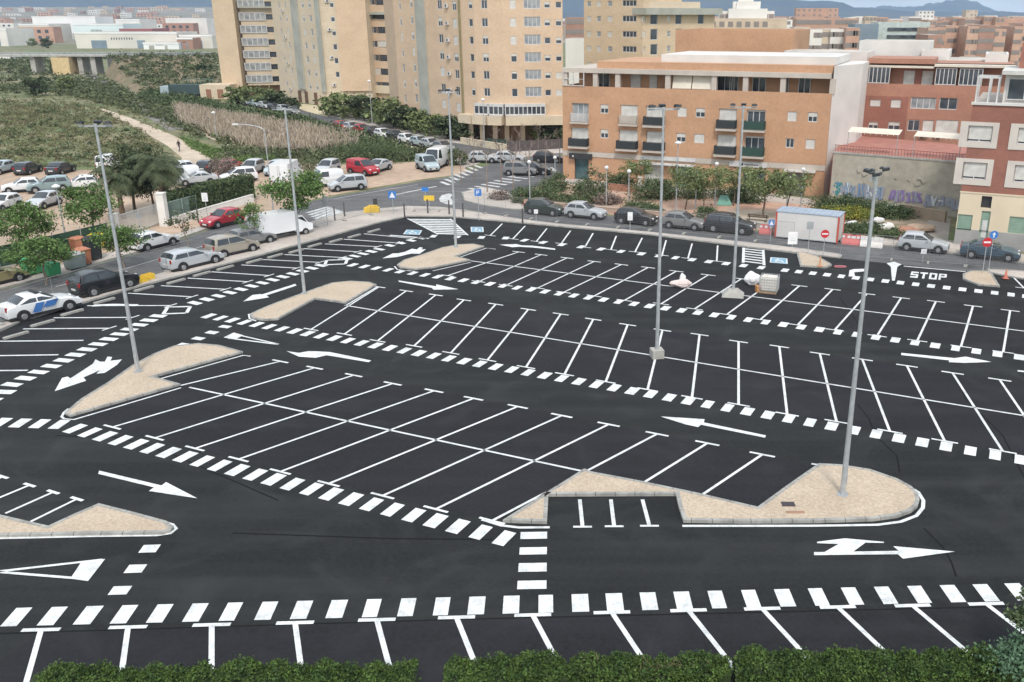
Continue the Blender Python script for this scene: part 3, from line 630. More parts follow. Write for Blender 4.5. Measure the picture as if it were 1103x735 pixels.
for lst, zf in ((UP, ZU), (DN, ZD)):
    for u0, v0, u1, v1, k in lst:
        x0, x1, z0, z1 = W(u0, v0, u1, v1)
        if u1 - u0 > 15: z0_, z1_ = zf, zf + 2.1; x0 += .1; x1 -= .1
        else: z0_, z1_ = zf + 1.05, zf + 2.05
        holes.append((x0, x1, z0_, z1_)); todo.append(((x0 + x1) / 2, x1 - x0, z0_, z1_, k))
PF = 9.75    # penthouse parapet top
PX0, PX1 = 0.0, s.L
# ground floor openings: u0,u1,z0,z1
gf = [(619, 634, 0.0, 2.75), (694, 712, 0.0, 2.35), (728, 744.5, 0.0, 2.35), (801, 825, 0.0, 2.3), (847.5, 868, 0.0, 2.35)]
gh = []
for u0, u1, z0, z1 in gf:
    gh.append((s.loc(u0, 185)[0], s.loc(u1, 185)[0], z0, z1))
b = MB()
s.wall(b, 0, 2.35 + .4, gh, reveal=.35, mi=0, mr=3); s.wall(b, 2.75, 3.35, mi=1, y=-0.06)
s.wall(b, 3.35, PF + 1.0, holes, reveal=.28, mi=0)
dep = 14.0
TOP = PF + 1.0
s.box(b, 0, s.L, -0.06, -0.001, 2.75, 2.77, 1)
# gable sides
for x in (0.0, s.L):
    b.poly([s.P(x, 0, 0), s.P(x, dep, 0), s.P(x, dep, TOP), s.P(x, 0, TOP)], 0)
b.poly([s.P(0, dep, 0), s.P(s.L, dep, 0), s.P(s.L, dep, TOP), s.P(0, dep, TOP)], 0)
b.poly([s.P(0, 0.25, TOP - .9), s.P(s.L, 0.25, TOP - .9), s.P(s.L, dep, TOP - .9), s.P(0, dep, TOP - .9)], 2)
b.poly([s.P(0, 0.0, TOP), s.P(s.L, 0.0, TOP), s.P(s.L, .25, TOP), s.P(0, .25, TOP)], 0)
b.poly([s.P(0, .25, TOP), s.P(s.L, .25, TOP), s.P(s.L, .25, TOP - .9), s.P(0, .25, TOP - .9)], 0)
b.build("wall", [M_BRK, M_STONE, M_ROOF, M_RECESS], root)
# penthouse storey set back 2 m, with a grey roof slab on piers
b = MB(); s.box(b, 1.0, s.L - .5, 2.6, dep - 1, TOP - .9, TOP + 1.55, 0); b.build("penthouse_wall", M_BRK, root)
b = MB(); s.box(b, 0.0, s.L - .2, -0.12, dep, TOP + 1.5, TOP + 2.0, 0)
for u in (608.5, 641, 665, 719, 769, 803, 843.5, 866.8):
    x = s.loc(u, 88)[0] if u != 866.8 else s.loc(897, 88)[0]
    s.box(b, x - .28, x + .28, 0.02, .5, TOP - .01, TOP + 1.5, 0)
b.build("roof_slab", M_STONE, root)
b = MB(); x0 = s.loc(641, 70)[0]; s.box(b, x0, s.L - .2, 0.6, dep - .5, TOP + 2.0, TOP + 2.75, 0); b.build("roof_parapet", M_BRK, root)
b = MB(); x0 = s.loc(705, 70)[0]; s.box(b, x0, s.L - .1, 2.4, dep - .5, TOP + 2.75, TOP + 3.55, 0); b.build("white_parapet", M_WHITE, root)
b = MB(); a0, a1 = s.loc(723.5, 84)[0], s.loc(765.5, 84)[0]
for q0, q1 in ((a0, (a0 + a1) / 2 - .05), ((a0 + a1) / 2 + .05, a1)):
    b.poly([s.P(q0, 0.3, TOP + .12), s.P(q1, 0.3, TOP + .12), s.P(q1, 0.75, TOP + 1.5), s.P(q0, .75, TOP + 1.5)]); s.box(b, q0, q1, .25, .33, TOP + .04, TOP + .14)
b.build("awning", M_AWN, root)
for u, wd, hh, k in ((685, 1.2, 1.3, 'w'), (704, .9, 1.4, 'd'), (781, 1.7, 1.3, 'g'), (791, 1.0, 1.3, 'g'), (818, 1.5, 1.1, 'g'), (867, 1.3, 1.3, 'g'), (650, 1.6, 1.2, 'g'), (846, .8, 1.3, 'g')):
    x = s.loc(u, 88, 2.6)[0]; window(s, x, TOP - .3, wd, hh + .5, 0 if k == 'g' else 1, 1, y=2.5)
# glass terrace enclosure at the left end
b = MB(); x1 = s.loc(629, 80)[0]
for x in (0.15, x1 / 2, x1): s.box(b, x - .05, x + .05, -.1, 0, TOP - .02, TOP + 1.5)
s.box(b, 0.1, x1, -.1, 0, TOP + .02, TOP + .1); s.box(b, 0.1, x1, -.1, 0, TOP + .75, TOP + .8)
b.build("terrace_frame", M_FRAME, root)
for x, wd, z0, z1, k in todo:
    hh = z1 - z0
    if wd > 1.5:
        if k == 'door': window(s, x, z0, wd, hh, 0, 2, g=M_GLASS2, y=.2); balcony(s, x, z0, wd, M_FRAME, d=.45)
        elif k == 'shut': window(s, x, z0, wd, hh, 1.0, 1, y=.15); balcony(s, x, z0, wd, M_STONE, d=.45)
        else: window(s, x, z0, wd, hh, {'dark': .7, 'green': 0.1}[k], 2, y=.2); balcony(s, x, z0, wd + .15, M_RAIL if k == 'dark' else M_RAILG)
    else:
        window(s, x, z0, wd, hh, {'half': .5, 'full': 1.0, 'none': 0}[k], 1, y=.1)
# shopfronts
x0, x1, _, _ = gh[0]; b = MB(); s.box(b, x0, x1, .2, .3, 0, 2.7); b.build("shop_window", mat("teal_glass", (0.03, 0.07, 0.08), .15, (0.07, 0.12, 0.13), .8), root)
b = MB(); s.box(b, x0 - .5, x1 + .5, -.5, -.07, 2.5, 3.1); s.box(b, x0 - .1, x0 + .1, -.505, -.5, 2.72, 2.9, 1); b.build("shop_sign", [M_DARK, M_FRAME], root)
x0, x1, _, _ = gh[1]; b = MB(); s.box(b, x0 - .35, gh[2][1] + .5, -1.0, -.07, 2.45, 2.6); s.box(b, x0 - .35, gh[2][1] + .5, -.2, -.07, 2.9, 3.3); b.build("canopy", M_FRAME, root)
b = MB(); s.box(b, x0, x1, .1, .2, 0, 2.3)
z = .2
while z < 2.2: s.box(b, x0, x1, .09, .1, z, z + .06); z += .16
for zz in (1.6, 1.2): s.box(b, x0 + .2, x0 + .9, .07, .09, zz, zz + .14, 1)
b.build("roller_shutter", [M_SHUT, M_SHADEG], root)
x0, x1, _, _ = gh[2]; b = MB(); s.box(b, x0, x1, .2, .3, 0, 2.3); b.build("shop_door", M_SHADEG, root)
x0, x1, _, _ = gh[3]; b = MB(); s.box(b, x0, x1, .2, .3, 0, 2.3); b.build("shop_window", M_GLASS, root)
b = MB(); s.box(b, x0 - 1.6, x1 + .1, -.2, -.07, 2.7, 3.25, 0)
R2 = random.Random(3); xx = x0 + .1
for k in range(9):
    s.box(b, xx, xx + .12, -.205, -.2, 2.9, 3.03, 1); xx += .17
s.box(b, x0 - .35, x0 - .05, -.205, -.2, 2.84, 3.1, 1)
b.build("shop_sign", [M_FRAME, M_DARK], root)
x0, x1, _, _ = gh[4]; b = MB(); s.box(b, x0, x1, .2, .3, 0, 2.3); b.build("garage_door", mat("grey_metal_door", (0.20, 0.19, 0.19), .6), root)
b = MB(); s.box(b, x0 - .2, x1 + 1.1, -.7, -.07, 2.55, 2.75); b.build("canopy", M_SHUT, root)
# white party wall at the right end
rw = Seg(root, Bp, Bp + Vector((-D_.y, D_.x)) * 14)
b = MB(); x_ = 0.0
n_ = Vector((-D_.y, D_.x))
P0 = Bp + D_ * .02
pts = [P0, P0 + D_ * 2.1 + n_ * 6.5, P0 + D_ * 2.1 + n_ * 13, P0 + n_ * 13]
loc_ = [(p.x - A_.x, p.y - A_.y) for p in pts]
b.prism(ccw(loc_), 0, TOP + 2.75); b.build("party_wall", M_WHITE, root)

# ---------- generic block
def block(name, label, p0, p1, depth, z1, m, z0=0.0, parapet=.5, cat="building", group=None, mroof=None, roofname="roof"):
    root = thing(name, label, cat, (p0[0], p0[1], 0), 0, group); s = Seg(root, p0, p1)
    return root, s
def shell(s, z0, z1, depth, holes, m, mroof=M_ROOF, reveal=.15, parapet=.45, side_holes=None, mr=None):
    b = MB(); s.wall(b, z0, z1, holes, reveal=reveal, mi=0, mr=0 if mr is None else 2)
    q = [s.P(0, 0, z0), s.P(0, depth, z0), s.P(0, depth, z1), s.P(0, 0, z1)]; b.poly(q[::-1], 0)
    b.poly([s.P(s.L, 0, z0), s.P(s.L, depth, z0), s.P(s.L, depth, z1), s.P(s.L, 0, z1)], 0)
    b.poly([s.P(0, depth, z0), s.P(0, depth, z1), s.P(s.L, depth, z1), s.P(s.L, depth, z0)], 0)
    t = .25; zr = z1 - parapet
    b.poly([s.P(t, t, zr), s.P(s.L - t, t, zr), s.P(s.L - t, depth - t, zr), s.P(t, depth - t, zr)], 1)
    O = [(0, 0), (s.L, 0), (s.L, depth), (0, depth)]; I = [(t, t), (s.L - t, t), (s.L - t, depth - t), (t, depth - t)]
    for i in range(4):
        j = (i + 1) % 4
        b.poly([s.P(*O[i], z1), s.P(*O[j], z1), s.P(*I[j], z1), s.P(*I[i], z1)], 0)
        b.poly([s.P(*I[i], z1), s.P(*I[j], z1), s.P(*I[j], zr), s.P(*I[i], zr)], 0)
    return b.build("wall", [m, mroof] + ([mr] if mr else []), s.root)

# ---------- salmon sports-hall-like volume behind the long block
p0 = Vector((XatY(727, 60, 128), 128)); p1 = p0 + D_ * 15.5
root, s = block("brick_hall", "windowless salmon brick volume rising behind the long brick block's roof", p0, p1, 12, 0, None)
shell(s, 0, Zat(32, 128), 12, [], M_BRK)
window(s, 1.2, 11.5, 1.0, 2.2, 0, 0, fr=M_BRK_RED2)
b = MB()
for x in (3.5, 6.6, 12.0): s.box(b, x, x + .3, -.05, 0, 13, 13.6)
b.build("vent", M_BRK_RED, root)
b = MB(); s.box(b, 9.0, 10.0, -.9, -.1, 0, 14.0); b.build("roof_hut", M_GREYR, root)

# ---------- red terraced block right of the white party wall
q0 = Vector((XatY(902, 120, 108), 110.5)); q1 = q0 + D_ * 19
root, s = block("apartment_building", "red brick apartment block with glazed terraces, right of the tall white party wall", q0, q1, 12, 12, None, cat="apartment building")
zt = Zat(92, 106)
def SZ(u, v, y=0): return s.loc(u, v, y)
hol = []; wl_ = []
for u0, v0, u1, v1, kind in ((937, 107.5, 949, 114.5, 'sh'), (959, 107.5, 971, 116, 'sh'), (935, 131.5, 946, 139.5, 'half'), (956, 131.5, 969.5, 140.5, 'half'), (980, 105.5, 1009, 117, 'wide'), (1011, 106, 1032, 118, 'wided'),
                       (977, 129.5, 991, 141, 'wided'), (993, 130, 1006, 141, 'sh'), (1007, 130, 1033, 142.5, 'sh')):
    a = SZ(u0, v1); c = SZ(u1, v0); hol.append((a[0], c[0], a[1], c[1])); wl_.append(((a[0] + c[0]) / 2, c[0] - a[0], a[1], c[1] - a[1], kind))
shell(s, 0, zt, 12, hol, M_BRK_RED2, reveal=.2)
for x, wd, z, hh, k in wl_:
    window(s, x, z, wd, hh, {'sh': 1, 'half': .5, 'wide': .0, 'wided': 0}[k], 3 if wd > 2 else 1, g=M_GLASS2 if k == 'wide' else M_GLASS, y=.1)
for u in (995, 1011): ac_unit(s, SZ(u, 147)[0], SZ(u, 147)[1])
# red lower-left inset and red band
b = MB(); a = SZ(928, 103); c = SZ(974, 150); s.wall(b, c[1], a[1], [h for h in hol if h[1] < c[0]], x0=0.02, x1=c[0], y=-.02, reveal=.21); b.build("facing", M_BRK_RED, root)
# terrace storey
b = MB(); s.box(b, .1, s.L, 1.8, 11, zt - .5, zt + 2.2, 0); b.build("terrace_wall", M_BRK_RED2, root)
b = MB(); x0, x1 = SZ(934, 75)[0], SZ(1006, 75)[0]; s.box(b, x0, x1, 0.2, 8, zt + 2.2, zt + 2.75, 0); b.build("roof_band", M_BRK_RED2, root)
b = MB(); s.box(b, .4, x1, 0.3, 3.5, zt + 1.75, zt + 2.0); s.box(b, x1, s.L, 0.1, 3.5, zt + 1.95, zt + 2.2); b.build("canopy", M_AWN, root)
for u0, u1, n in ((935, 958, 4), (1007, 1030, 4), (1033, 1058, 4)):
    x0, x1 = SZ(u0, 85)[0], SZ(u1, 85)[0]; window(s, (x0 + x1) / 2, zt + .02, x1 - x0, 1.75, 0, n, y=.3)
for u in (979, 997): window(s, SZ(u, 85)[0], zt - .3, 1.4, 1.7, 1, 0, y=1.7)
b = MB(); s.box(b, SZ(988, 85)[0] - .4, SZ(988, 85)[0] + .4, 1.6, 1.75, zt - .3, zt + 1.7); b.build("door", M_BRK_RED, root)
# white stair volumes behind the red terraced block
for (u0, u1, v, Y, lab) in ((926, 993, 44, 122, "wide plain white stair volume on the roofs right of the tall white wall"), (993, 1019, 54, 118, "small white roof hut beside the wide plain white volume"),
                            (845, 925, 55, 118, "low white roof volume left of the wide plain white volume"), (1019, 1062, 64, 116, "low white roof parapet block between the white hut and the red roof"), (1062, 1083, 58, 112, "slim white chimney block next to the right-hand red roof")):
    x0, x1 = XatY(u0, v, Y), XatY(u1, v, Y); r_, s2 = block("white_building", lab, (x0, Y), (x1, Y - (x1 - x0) * .42), 8, 0, None)
    shell(s2, 0, Zat(v, Y), 7, [], M_WHITE)
    if u1 - u0 > 50: window(s2, s2.L * .6, Zat(v + 22, Y), 1.6, 1.6, 0, 1, fr=M_SHUT)

# ---------- right-hand red and cream building
g0 = Vector(G(1027, 264).xy); g1 = g0 + Vector((math.cos(rad(-25.3)), math.sin(rad(-25.3)))) * 16
root, s = block("apartment_building", "dark red brick house with cream ground floor and grey plinth at right edge", g0, g1, 14, 0, None, cat="apartment building")
zt = s.loc(1045, 112)[1]; zb = s.loc(1050, 207)[1]; zp = s.loc(1050, 248)[1]
hol = []; W4 = []
for u0, v0, u1, v1 in ((1041, 137, 1070, 153), (1095, 138, 1122, 155), (1035.5, 176, 1064, 193), (1091, 179, 1118, 196)):
    a = s.loc(u0, v1); c = s.loc(u1, v0); W4.append((a[0], c[0], a[1], c[1]))
zr1 = (sum(w_[2] for w_ in W4[:2]) / 2, sum(w_[3] for w_ in W4[:2]) / 2); zr2 = (sum(w_[2] for w_ in W4[2:]) / 2, sum(w_[3] for w_ in W4[2:]) / 2)
W4 = [(w_[0], w_[1], *(zr1 if i < 2 else zr2)) for i, w_ in enumerate(W4)]
W4 += [(W4[1][0] + 6.4, W4[1][1] + 6.4, *zr1), (W4[3][0] + 6.6, W4[3][1] + 6.6, *zr2)]
low = []
for u0, v0, u1, v1 in ((1056, 212, 1069, 224), (1030, 232, 1048, 247.5), (1053.5, 228, 1067.5, 257), (1085, 235, 1110, 251)):
    a = s.loc(u0, v1); c = s.loc(u1, v0); low.append((a[0], c[0], max(a[1], .05), c[1]))
b = MB(); s.wall(b, zb, zt, W4, reveal=.22, mi=0); s.wall(b, zp, zb, low, reveal=.3, mi=1, mr=1); s.wall(b, 0, zp, low, reveal=.3, mi=2, mr=1, y=-.0)
s.box(b, -.05, s.L, -.05, -.001, zb - .12, zb, 1)
for x in (0, s.L):
    for z0_, z1_, mi in ((0, zp, 2), (zp, zb, 1), (zb, zt, 0)): b.poly([s.P(x, 0, z0_), s.P(x, 14, z0_), s.P(x, 14, z1_), s.P(x, 0, z1_)], mi)
b.poly([s.P(0, 0, zt - .05), s.P(s.L, 0, zt - .05), s.P(s.L, 14, zt - .05), s.P(0, 14, zt - .05)], 3)
b.build("wall", [M_BRK_RED, M_CREAM, M_GREYB, M_ROOF], root)
for x0, x1, z0, z1 in W4:
    sur = MB()
    for a, c, d_, e_ in ((x0 - .6, x1 + .45, z1, z1 + .3), (x0 - .6, x1 + .45, z0 - .45, z0), (x0 - .6, x0, z0, z1), (x1, x1 + .45, z0, z1)): s.box(sur, a, c, -.06, 0, d_, e_)
    sur.build('window_surround', mat('pale_surround', (.60, .54, .48), .85, (.53, .48, .43), .6), root)

for x0, x1, z0, z1 in W4: window(s, (x0 + x1) / 2, z0, x1 - x0, z1 - z0, .9, 1)
x0, x1, z0, z1 = low[0]; b = MB(); s.box(b, x0, x1, .28, .29, z0, z1); b.build("dark_opening", M_DARK, root)
for i in (1, 3):
    x0, x1, z0, z1 = low[i]; b = MB(); s.box(b, x0, x1, .1, .2, z0, z1)
    zz = z0
    while zz < z1 - .1: s.box(b, x0, x1, .09, .1, zz, zz + .06); zz += .13
    b.build("roller_shutter", M_SHADEG, root)
x0, x1, z0, z1 = low[2]; b = MB(); s.box(b, x0, x1, .12, .22, z0, z1); s.box(b, x0 + .15, x1 - .15, .1, .12, z0 + .1, z1 - .8, 1); d_ = b.build("door", [M_SHADEG, M_FRAME], root)
b = MB(); s.box(b, -.1, s.L, -.12, .35, zt - .05, zt + .14); b.build("white_coping", M_WHITE, root)
# roof terrace: glazed room and pergola
b = MB(); xr = s.loc(1080, 108, 2)[0]; s.box(b, xr, s.L, 1.5, 9, zt, zt + 2.3, 0); b.build("terrace_room", M_WHITE, root)
window(s, xr + 2.2, zt + .3, 3.9, 1.7, 0, 2, y=1.4); window(s, xr + 7, zt + .3, 3.9, 1.7, 0, 2, y=1.4)
b = MB(); s.box(b, xr - .3, s.L, .6, 9, zt + 2.3, zt + 2.6); b.build("terrace_roof", M_SHUT, root)
b = MB(); s.box(b, xr + .8, s.L, 5, 11, zt + 2.6, zt + 4.6); b.build("roof_house", M_BRK_RED, root)
b = MB()
for x in (.15, xr * .5, xr - .4):
    s.box(b, x - .06, x + .06, .3, .42, zt + .1, zt + 2.0); s.box(b, x - .06, x + .06, 3.3, 3.42, zt, zt + 2.0)
for y in (.35, 1.3, 2.3, 3.35): s.box(b, 0.05, xr - .3, y - .05, y + .05, zt + 2.0, zt + 2.1)
b.build("pergola", M_FRAME, root)

# ---------- sand brick towers
def tower(label, pts, depth, z1, m, floors, name="apartment_tower", z0=0.0, group="sand coloured apartment towers"):
    root = thing(name, label, "apartment tower", (pts[0][0], pts[0][1], 0), 0, group)
    segs = [Seg(root, pts[i], pts[i + 1]) for i in range(len(pts) - 1)]
    return root, segs
def tower_body(root, segs, holes, depth, z0, z1, m, extra=(), mside=None, back=Vector((0.25, 0.97))):
    b = MB()
    for s, h in zip(segs, holes): s.wall(b, z0, z1, h, reveal=.18, mi=0)
    f, l = segs[0].P(0, 0, 0), segs[-1].P(segs[-1].L, 0, 0); bk = back * depth
    f2 = (f[0] + bk.x, f[1] + bk.y); l2 = (l[0] + bk.x, l[1] + bk.y)
    for a, c in (((f[0], f[1]), f2), (f2, l2), (l2, (l[0], l[1]))):
        b.poly([(*a, z0), (*c, z0), (*c, z1), (*a, z1)], 0)
    top = [s.P(0, 0, z1)[:2] for s in segs] + [(l[0], l[1]), l2, f2]
    b.poly([(*p, z1) for p in top], 1); b.poly([(*p, z0) for p in top][::-1], 0)
    return b.build("wall", [m, M_ROOF] + list(extra), root, tri=True)
ZTOP = 34.0; FH = 2.78
# tower D: curved brick tower with columns
Dp = [Vector(G(432, 137).xy), Vector(G(503, 150.5).xy), Vector(G(516, 152.3).xy), Vector(G(530, 153.4).xy), Vector(G(545, 154.0).xy), Vector(G(607, 153.0).xy)]
root, sg = tower("sand brick tower with a curved front raised on columns, left of the salmon block", Dp, 15, ZTOP, M_TOW3, 10)
zf0 = 2.9
# rows: window sill heights from photo rows on the curved front (v centres 117, 98.7, 80, 61.6 ...)
rows_v = [98.7, 80, 61.6, 42.5, 24, 5.5]
zr_ = [Zat(v, 146) - .55 for v in rows_v]; st = (zr_[-1] - zr_[0]) / 5; zr_ = [zr_[0] + st * i for i in range(10) if zr_[0] + st * i < ZTOP - 2]
H_ = [[] for _ in sg]; wins = []
def addw(si, u, v, wpx, hpx, rows, sf=0, n=1, g=None, dz=0.0, vary=True):
    s = sg[si]; x = s.loc(u, v)[0]; dist = math.hypot(s.p0.x, s.p0.y); k = dist / FPX / max(.25, abs(-s.n.y))
    wd, hh = wpx * k, hpx * 1.02 * dist / FPX
    for z in rows:
        if vary: sf_ = R.choice([0, 0, .3, .5, 1.0]) if sf is None else sf
        else: sf_ = sf
        if x - wd / 2 < .05 or x + wd / 2 > s.L - .05: x = min(max(x, wd / 2 + .06), s.L - wd / 2 - .06)
        H_[si].append((x - wd / 2, x + wd / 2, z + dz, z + dz + hh)); wins.append((si, x, z + dz, wd, hh, sf_ or 0, n, g))
addw(1, 508.5, 60, 4.5, 7, zr_, None, 0)
addw(2, 523.5, 60, 6.5, 8, zr_, None, 1)
addw(4, 574, 60, 17, 9.5, zr_, 0, 3, M_GLASS2)
addw(4, 553.6, 60, 6, 8, zr_, None, 0)
addw(4, 590, 60, 6.5, 6, zr_, None, 0, dz=.1)
addw(4, 602, 60, 6, 6, zr_, None, 0, dz=.1)
# left face
rl = [z + .5 for z in zr_]
for u, wd, dz in ((434, 2.6, 0), (446, 3.2, .3), (476, 5, 0), (491.5, 4.6, -.2)): addw(0, u, 60, wd, 7.5, [z + dz for z in zr_ + [zr_[0] - st]], None, 0 if wd < 4 else 1, M_GLASS2 if wd < 4 else None)
tower_body(root, sg, H_, 15, zf0, ZTOP, M_TOW3, back=Vector((-.3, .95)))
for si, x, z, wd, hh, sf_, n, g in wins: window(sg[si], x, z, wd, hh, sf_, n, g=g, y=.06)
s0 = sg[0]
x = s0.loc(455.6, 60)[0]; b = MB(); s0.box(b, x - 1.5, x + 1.5, -.25, 0, zf0, ZTOP); b.build("render_strip", M_GREYR, root)
x = s0.L; b = MB(); s0.box(b, x - .9, x - .35, -.12, 0, zf0, ZTOP); b.build("corner_strip", mat("ochre_render", (0.30, 0.25, 0.13), .9), root)
for i in range(9):
    ac_unit(s0, s0.loc(484, 60)[0], zr_[0] + st * i + .2 - st if i else zr_[0])
# glazed gallery on first floor and projecting slab
b = MB(); g_ = MB(); zz0 = Zat(121.5, 144.5); zz1 = Zat(114, 144.5)
off = 0.9
for si in (2, 3, 4):
    s = sg[si]; xa, xb = (0, s.L) if si != 4 else (0, s.L * .68)
    s.box(b, xa, xb, -off, 0, zz1 + .02, zz1 + .42); s.box(b, xa, xb, -off, 0, zz0 - .25, zz0)
    s.box(g_, xa, xb, -off + .1, -.05, zz0, zz1)
    k = int((xb - xa) / .62)
    for i in range(k + 1):
        x = xa + (xb - xa) * i / k; s.box(b, x - .07, x + .07, -off + .02, -off + .12, zz0, zz1 + .02)
gal = b.build("gallery", M_FRAME, root); g_.build("pane", M_GLASS, gal)
b = MB()
for s in sg[1:]: s.box(b, 0, s.L, -1.6, .1, zf0 - .15, zz0 - .3)
b.build("first_floor_slab", M_TOW2, root)
b = MB()
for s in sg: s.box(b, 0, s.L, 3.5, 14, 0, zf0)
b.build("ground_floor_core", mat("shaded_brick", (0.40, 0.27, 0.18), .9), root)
for u in (508, 520, 534, 546.5, 563.5, 580, 598):
    p = G(u, 151.5); o = MB(); o.box(-.35, .35, -.35, .35, 0, zf0); c = o.build("column", M_TOW2, root); c.location = (p.x - Dp[0].x, p.y - Dp[0].y, 0)
for t_ in (.1, .35, .6, .85):
    o = MB(); o.box(-.35, .35, -.35, .35, 0, zf0); c = o.build("column", M_TOW2, root); p = Dp[0].lerp(Dp[1], t_); c.location = (p.x - Dp[0].x + .3, p.y - Dp[0].y + .6, 0)

# tower B: two-faced middle tower
Bt = [Vector(G(303, 107).xy), Vector(G(352, 115).xy), Vector(G(402, 114.5).xy)]
root, sg = tower("sand brick tower with a grey recessed stripe and scattered small windows, middle of the group", Bt, 15, 45, M_TOW2, 10)
H_ = [[], []]; wins = []
z_ = [3.2 + 2.78 * i for i in range(14)]
for u, wd in ((306, 2.2), (313, 2.2), (331, 3.2), (338.5, 3.2)): addw(0, u, 60, wd, 5.5, z_, None, 0, M_GLASS2)
addw(1, 362, 60, 4, 5.5, z_[1:], None, 0)
tower_body(root, sg, H_, 16, 0, 42, M_TOW2)
for si, x, z, wd, hh, sf_, n, g in wins: window(sg[si], x, z, wd, hh, sf_, n, g=g, y=.06, ft=.12)
s0 = sg[0]; x = s0.loc(323, 60)[0]; b = MB(); s0.box(b, x - 1.6, x + 1.6, -.4, 0, 3, 42); b.build("render_strip", M_GREYR, root)
x = s0.loc(347, 60)[0]; b = MB(); s0.box(b, x - 1.2, x + .6, -.25, 0, 3, 42); b.build("render_strip", M_GREYR, root)
s1 = sg[1]; b = MB(); x = s1.L * .38; s1.box(b, x, s1.L, -.5, 0, 3.2, 42); b.build("wall_panel", M_TOW3, root)
b = MB()
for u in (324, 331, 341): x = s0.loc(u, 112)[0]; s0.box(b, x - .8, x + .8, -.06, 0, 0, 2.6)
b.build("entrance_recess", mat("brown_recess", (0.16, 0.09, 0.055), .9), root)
for z in z_[::2]: ac_unit(s0, s0.loc(310, 60)[0], z - .8); ac_unit(s1, s1.L * .2, z + 1.0)

# tower A: leftmost
At = [Vector(G(241, 104.5).xy), Vector(G(263, 105.5).xy)]
root, sg = tower("leftmost sand brick tower with a blank gable and a white glazed gallery", At, 16, 42, M_TOW, 10)
tower_body(root, sg, [[]], 14, 0, 42, M_TOW, back=Vector((-.1, 1)))
p0 = At[1] + Vector((.3, 3.0)); p1 = Vector((XatY(304, 90, p0.y + 3), p0.y + 2))
s = Seg(root, p0, p1); hol = []; ws = []
for i in range(14):
    z = 2.8 * i + 3.4
    for u, wd in ((262 + 1.5 - (i * .12), 2.2), (293 - i * .2, 2.6)):
        x = s.loc(u + 2, Zat and 60)[0]
        hol.append((x - wd / 2, x + wd / 2, z, z + 1.2)); ws.append((x, z, wd, 1.2, 'd'))
    x = s.loc(276.5, 60)[0]; hol.append((x - 3.0, x + 3.0, z - .2, z + 1.6)); ws.append((x, z - .2, 6.0, 1.8, 'g'))
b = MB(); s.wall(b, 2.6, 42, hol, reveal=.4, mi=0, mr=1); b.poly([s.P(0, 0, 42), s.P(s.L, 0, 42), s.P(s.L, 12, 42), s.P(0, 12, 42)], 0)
b.poly([s.P(s.L, 0, 0), s.P(s.L, 12, 0), s.P(s.L, 12, 42), s.P(s.L, 0, 42)], 0)
b.build("gallery_wall", [M_TOW2, M_RECESS], root)
for x, z, wd, hh, k in ws:
    if k == 'g': window(s, x, z, wd, hh, 0, 4, g=M_GLASS2, y=-.15, ft=.18)
    else: window(s, x, z, wd, hh, 0, 1, fr=M_DARK, y=.3)
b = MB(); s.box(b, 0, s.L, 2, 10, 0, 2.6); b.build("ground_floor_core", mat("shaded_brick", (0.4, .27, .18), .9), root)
b = MB(); s.box(b, -.1, s.L, -.9, 0, Zat(9, 228), Zat(7, 228)); b.build("grey_slab", M_GREYR, root)
b = MB(); b.box(-3, 4, -3, 3, 0, 3.2); b.box(-1.6, -.4, -3.05, -3, .2, 2.2, 1); b.box(1.0, 2.4, -3.05, -3, .2, 2.2, 1)
o = b.build("porch", [M_TOW2, M_RECESS], root); o.location = (0, -3.2, 0)

# recessed block C between towers B and D
p0 = Vector((XatY(398, 100, 205), 206)); p1 = Vector((XatY(440, 100, 200), 200))
root, sg = tower("recessed pinkish tower with dark slot balconies, glimpsed between two sand towers", [p0, p1], 12, 42, M_TOW3, 10)
s = sg[0]; hol = []; ws = []
for i in range(14):
    z = 3.6 + 2.8 * i
    for u, wd in ((404, 2.6), (412.5, 2.8), (422, 2.8)):
        x = s.loc(u, 60)[0]; hol.append((x - wd / 2, x + wd / 2, z, z + 1.3)); ws.append((x, z, wd))
tower_body(root, sg, [hol], 12, 0, 42, M_TOW3)
for k, (x, z, wd) in enumerate(ws): window(s, x, z, wd, 1.3, 1.0 if k % 7 == 3 else 0, 1, fr=M_FRAME if k % 3 == 0 else M_DARK, y=.1)
b = MB(); s.box(b, 0, s.L, -.8, 0, Zat(16, 204), Zat(13, 204)); s.box(b, 0, s.L, -.5, 0, 2.6, 4.2, 1); b.build("grey_slab", [M_GREYR, M_CREAM], root)

# block E: behind, upper middle (628-765)
p0 = Vector((XatY(629, 60, 190), 190)); p1 = Vector((XatY(692, 60, 182), 182)); p2 = Vector((XatY(768, 60, 196), 196))
root, sg = tower("yellowish brick block with slot galleries and a grey roof slab, behind the salmon block's roof", [p0, p1, p2], 14, 30, M_TOW, 10, group=None)
ze = Zat(-3, 186); zs = Zat(16, 190); hol = [[], []]; ws = []
for v in (70.5, 52.5, 36.5, 20, 3.5):
    z = Zat(v, 186) - .6
    for u, wd, hh in ((634.5, 1.0, 1.0), (645, 1.0, 1.0), (657, 1.1, 1.0), (678, 3.2, 1.1)):
        x = sg[0].loc(u, v)[0]; hol[0].append((x - wd / 2, x + wd / 2, z, z + hh)); ws.append((0, x, z, wd, hh))
    if v > 15:
        for u, wd in ((693.5, .9), (704.5, 2.0), (720.5, .9), (731, 1.8), (755, 1.8)):
            x = sg[1].loc(u, v)[0]; hh = 1.1 if wd < 1.5 else 2.0
            hol[1].append((x - wd / 2, x + wd / 2, z - (0 if wd < 1.5 else .5), z + hh - (0 if wd < 1.5 else .5))); ws.append((1, x, z - (0 if wd < 1.5 else .5), wd, hh))
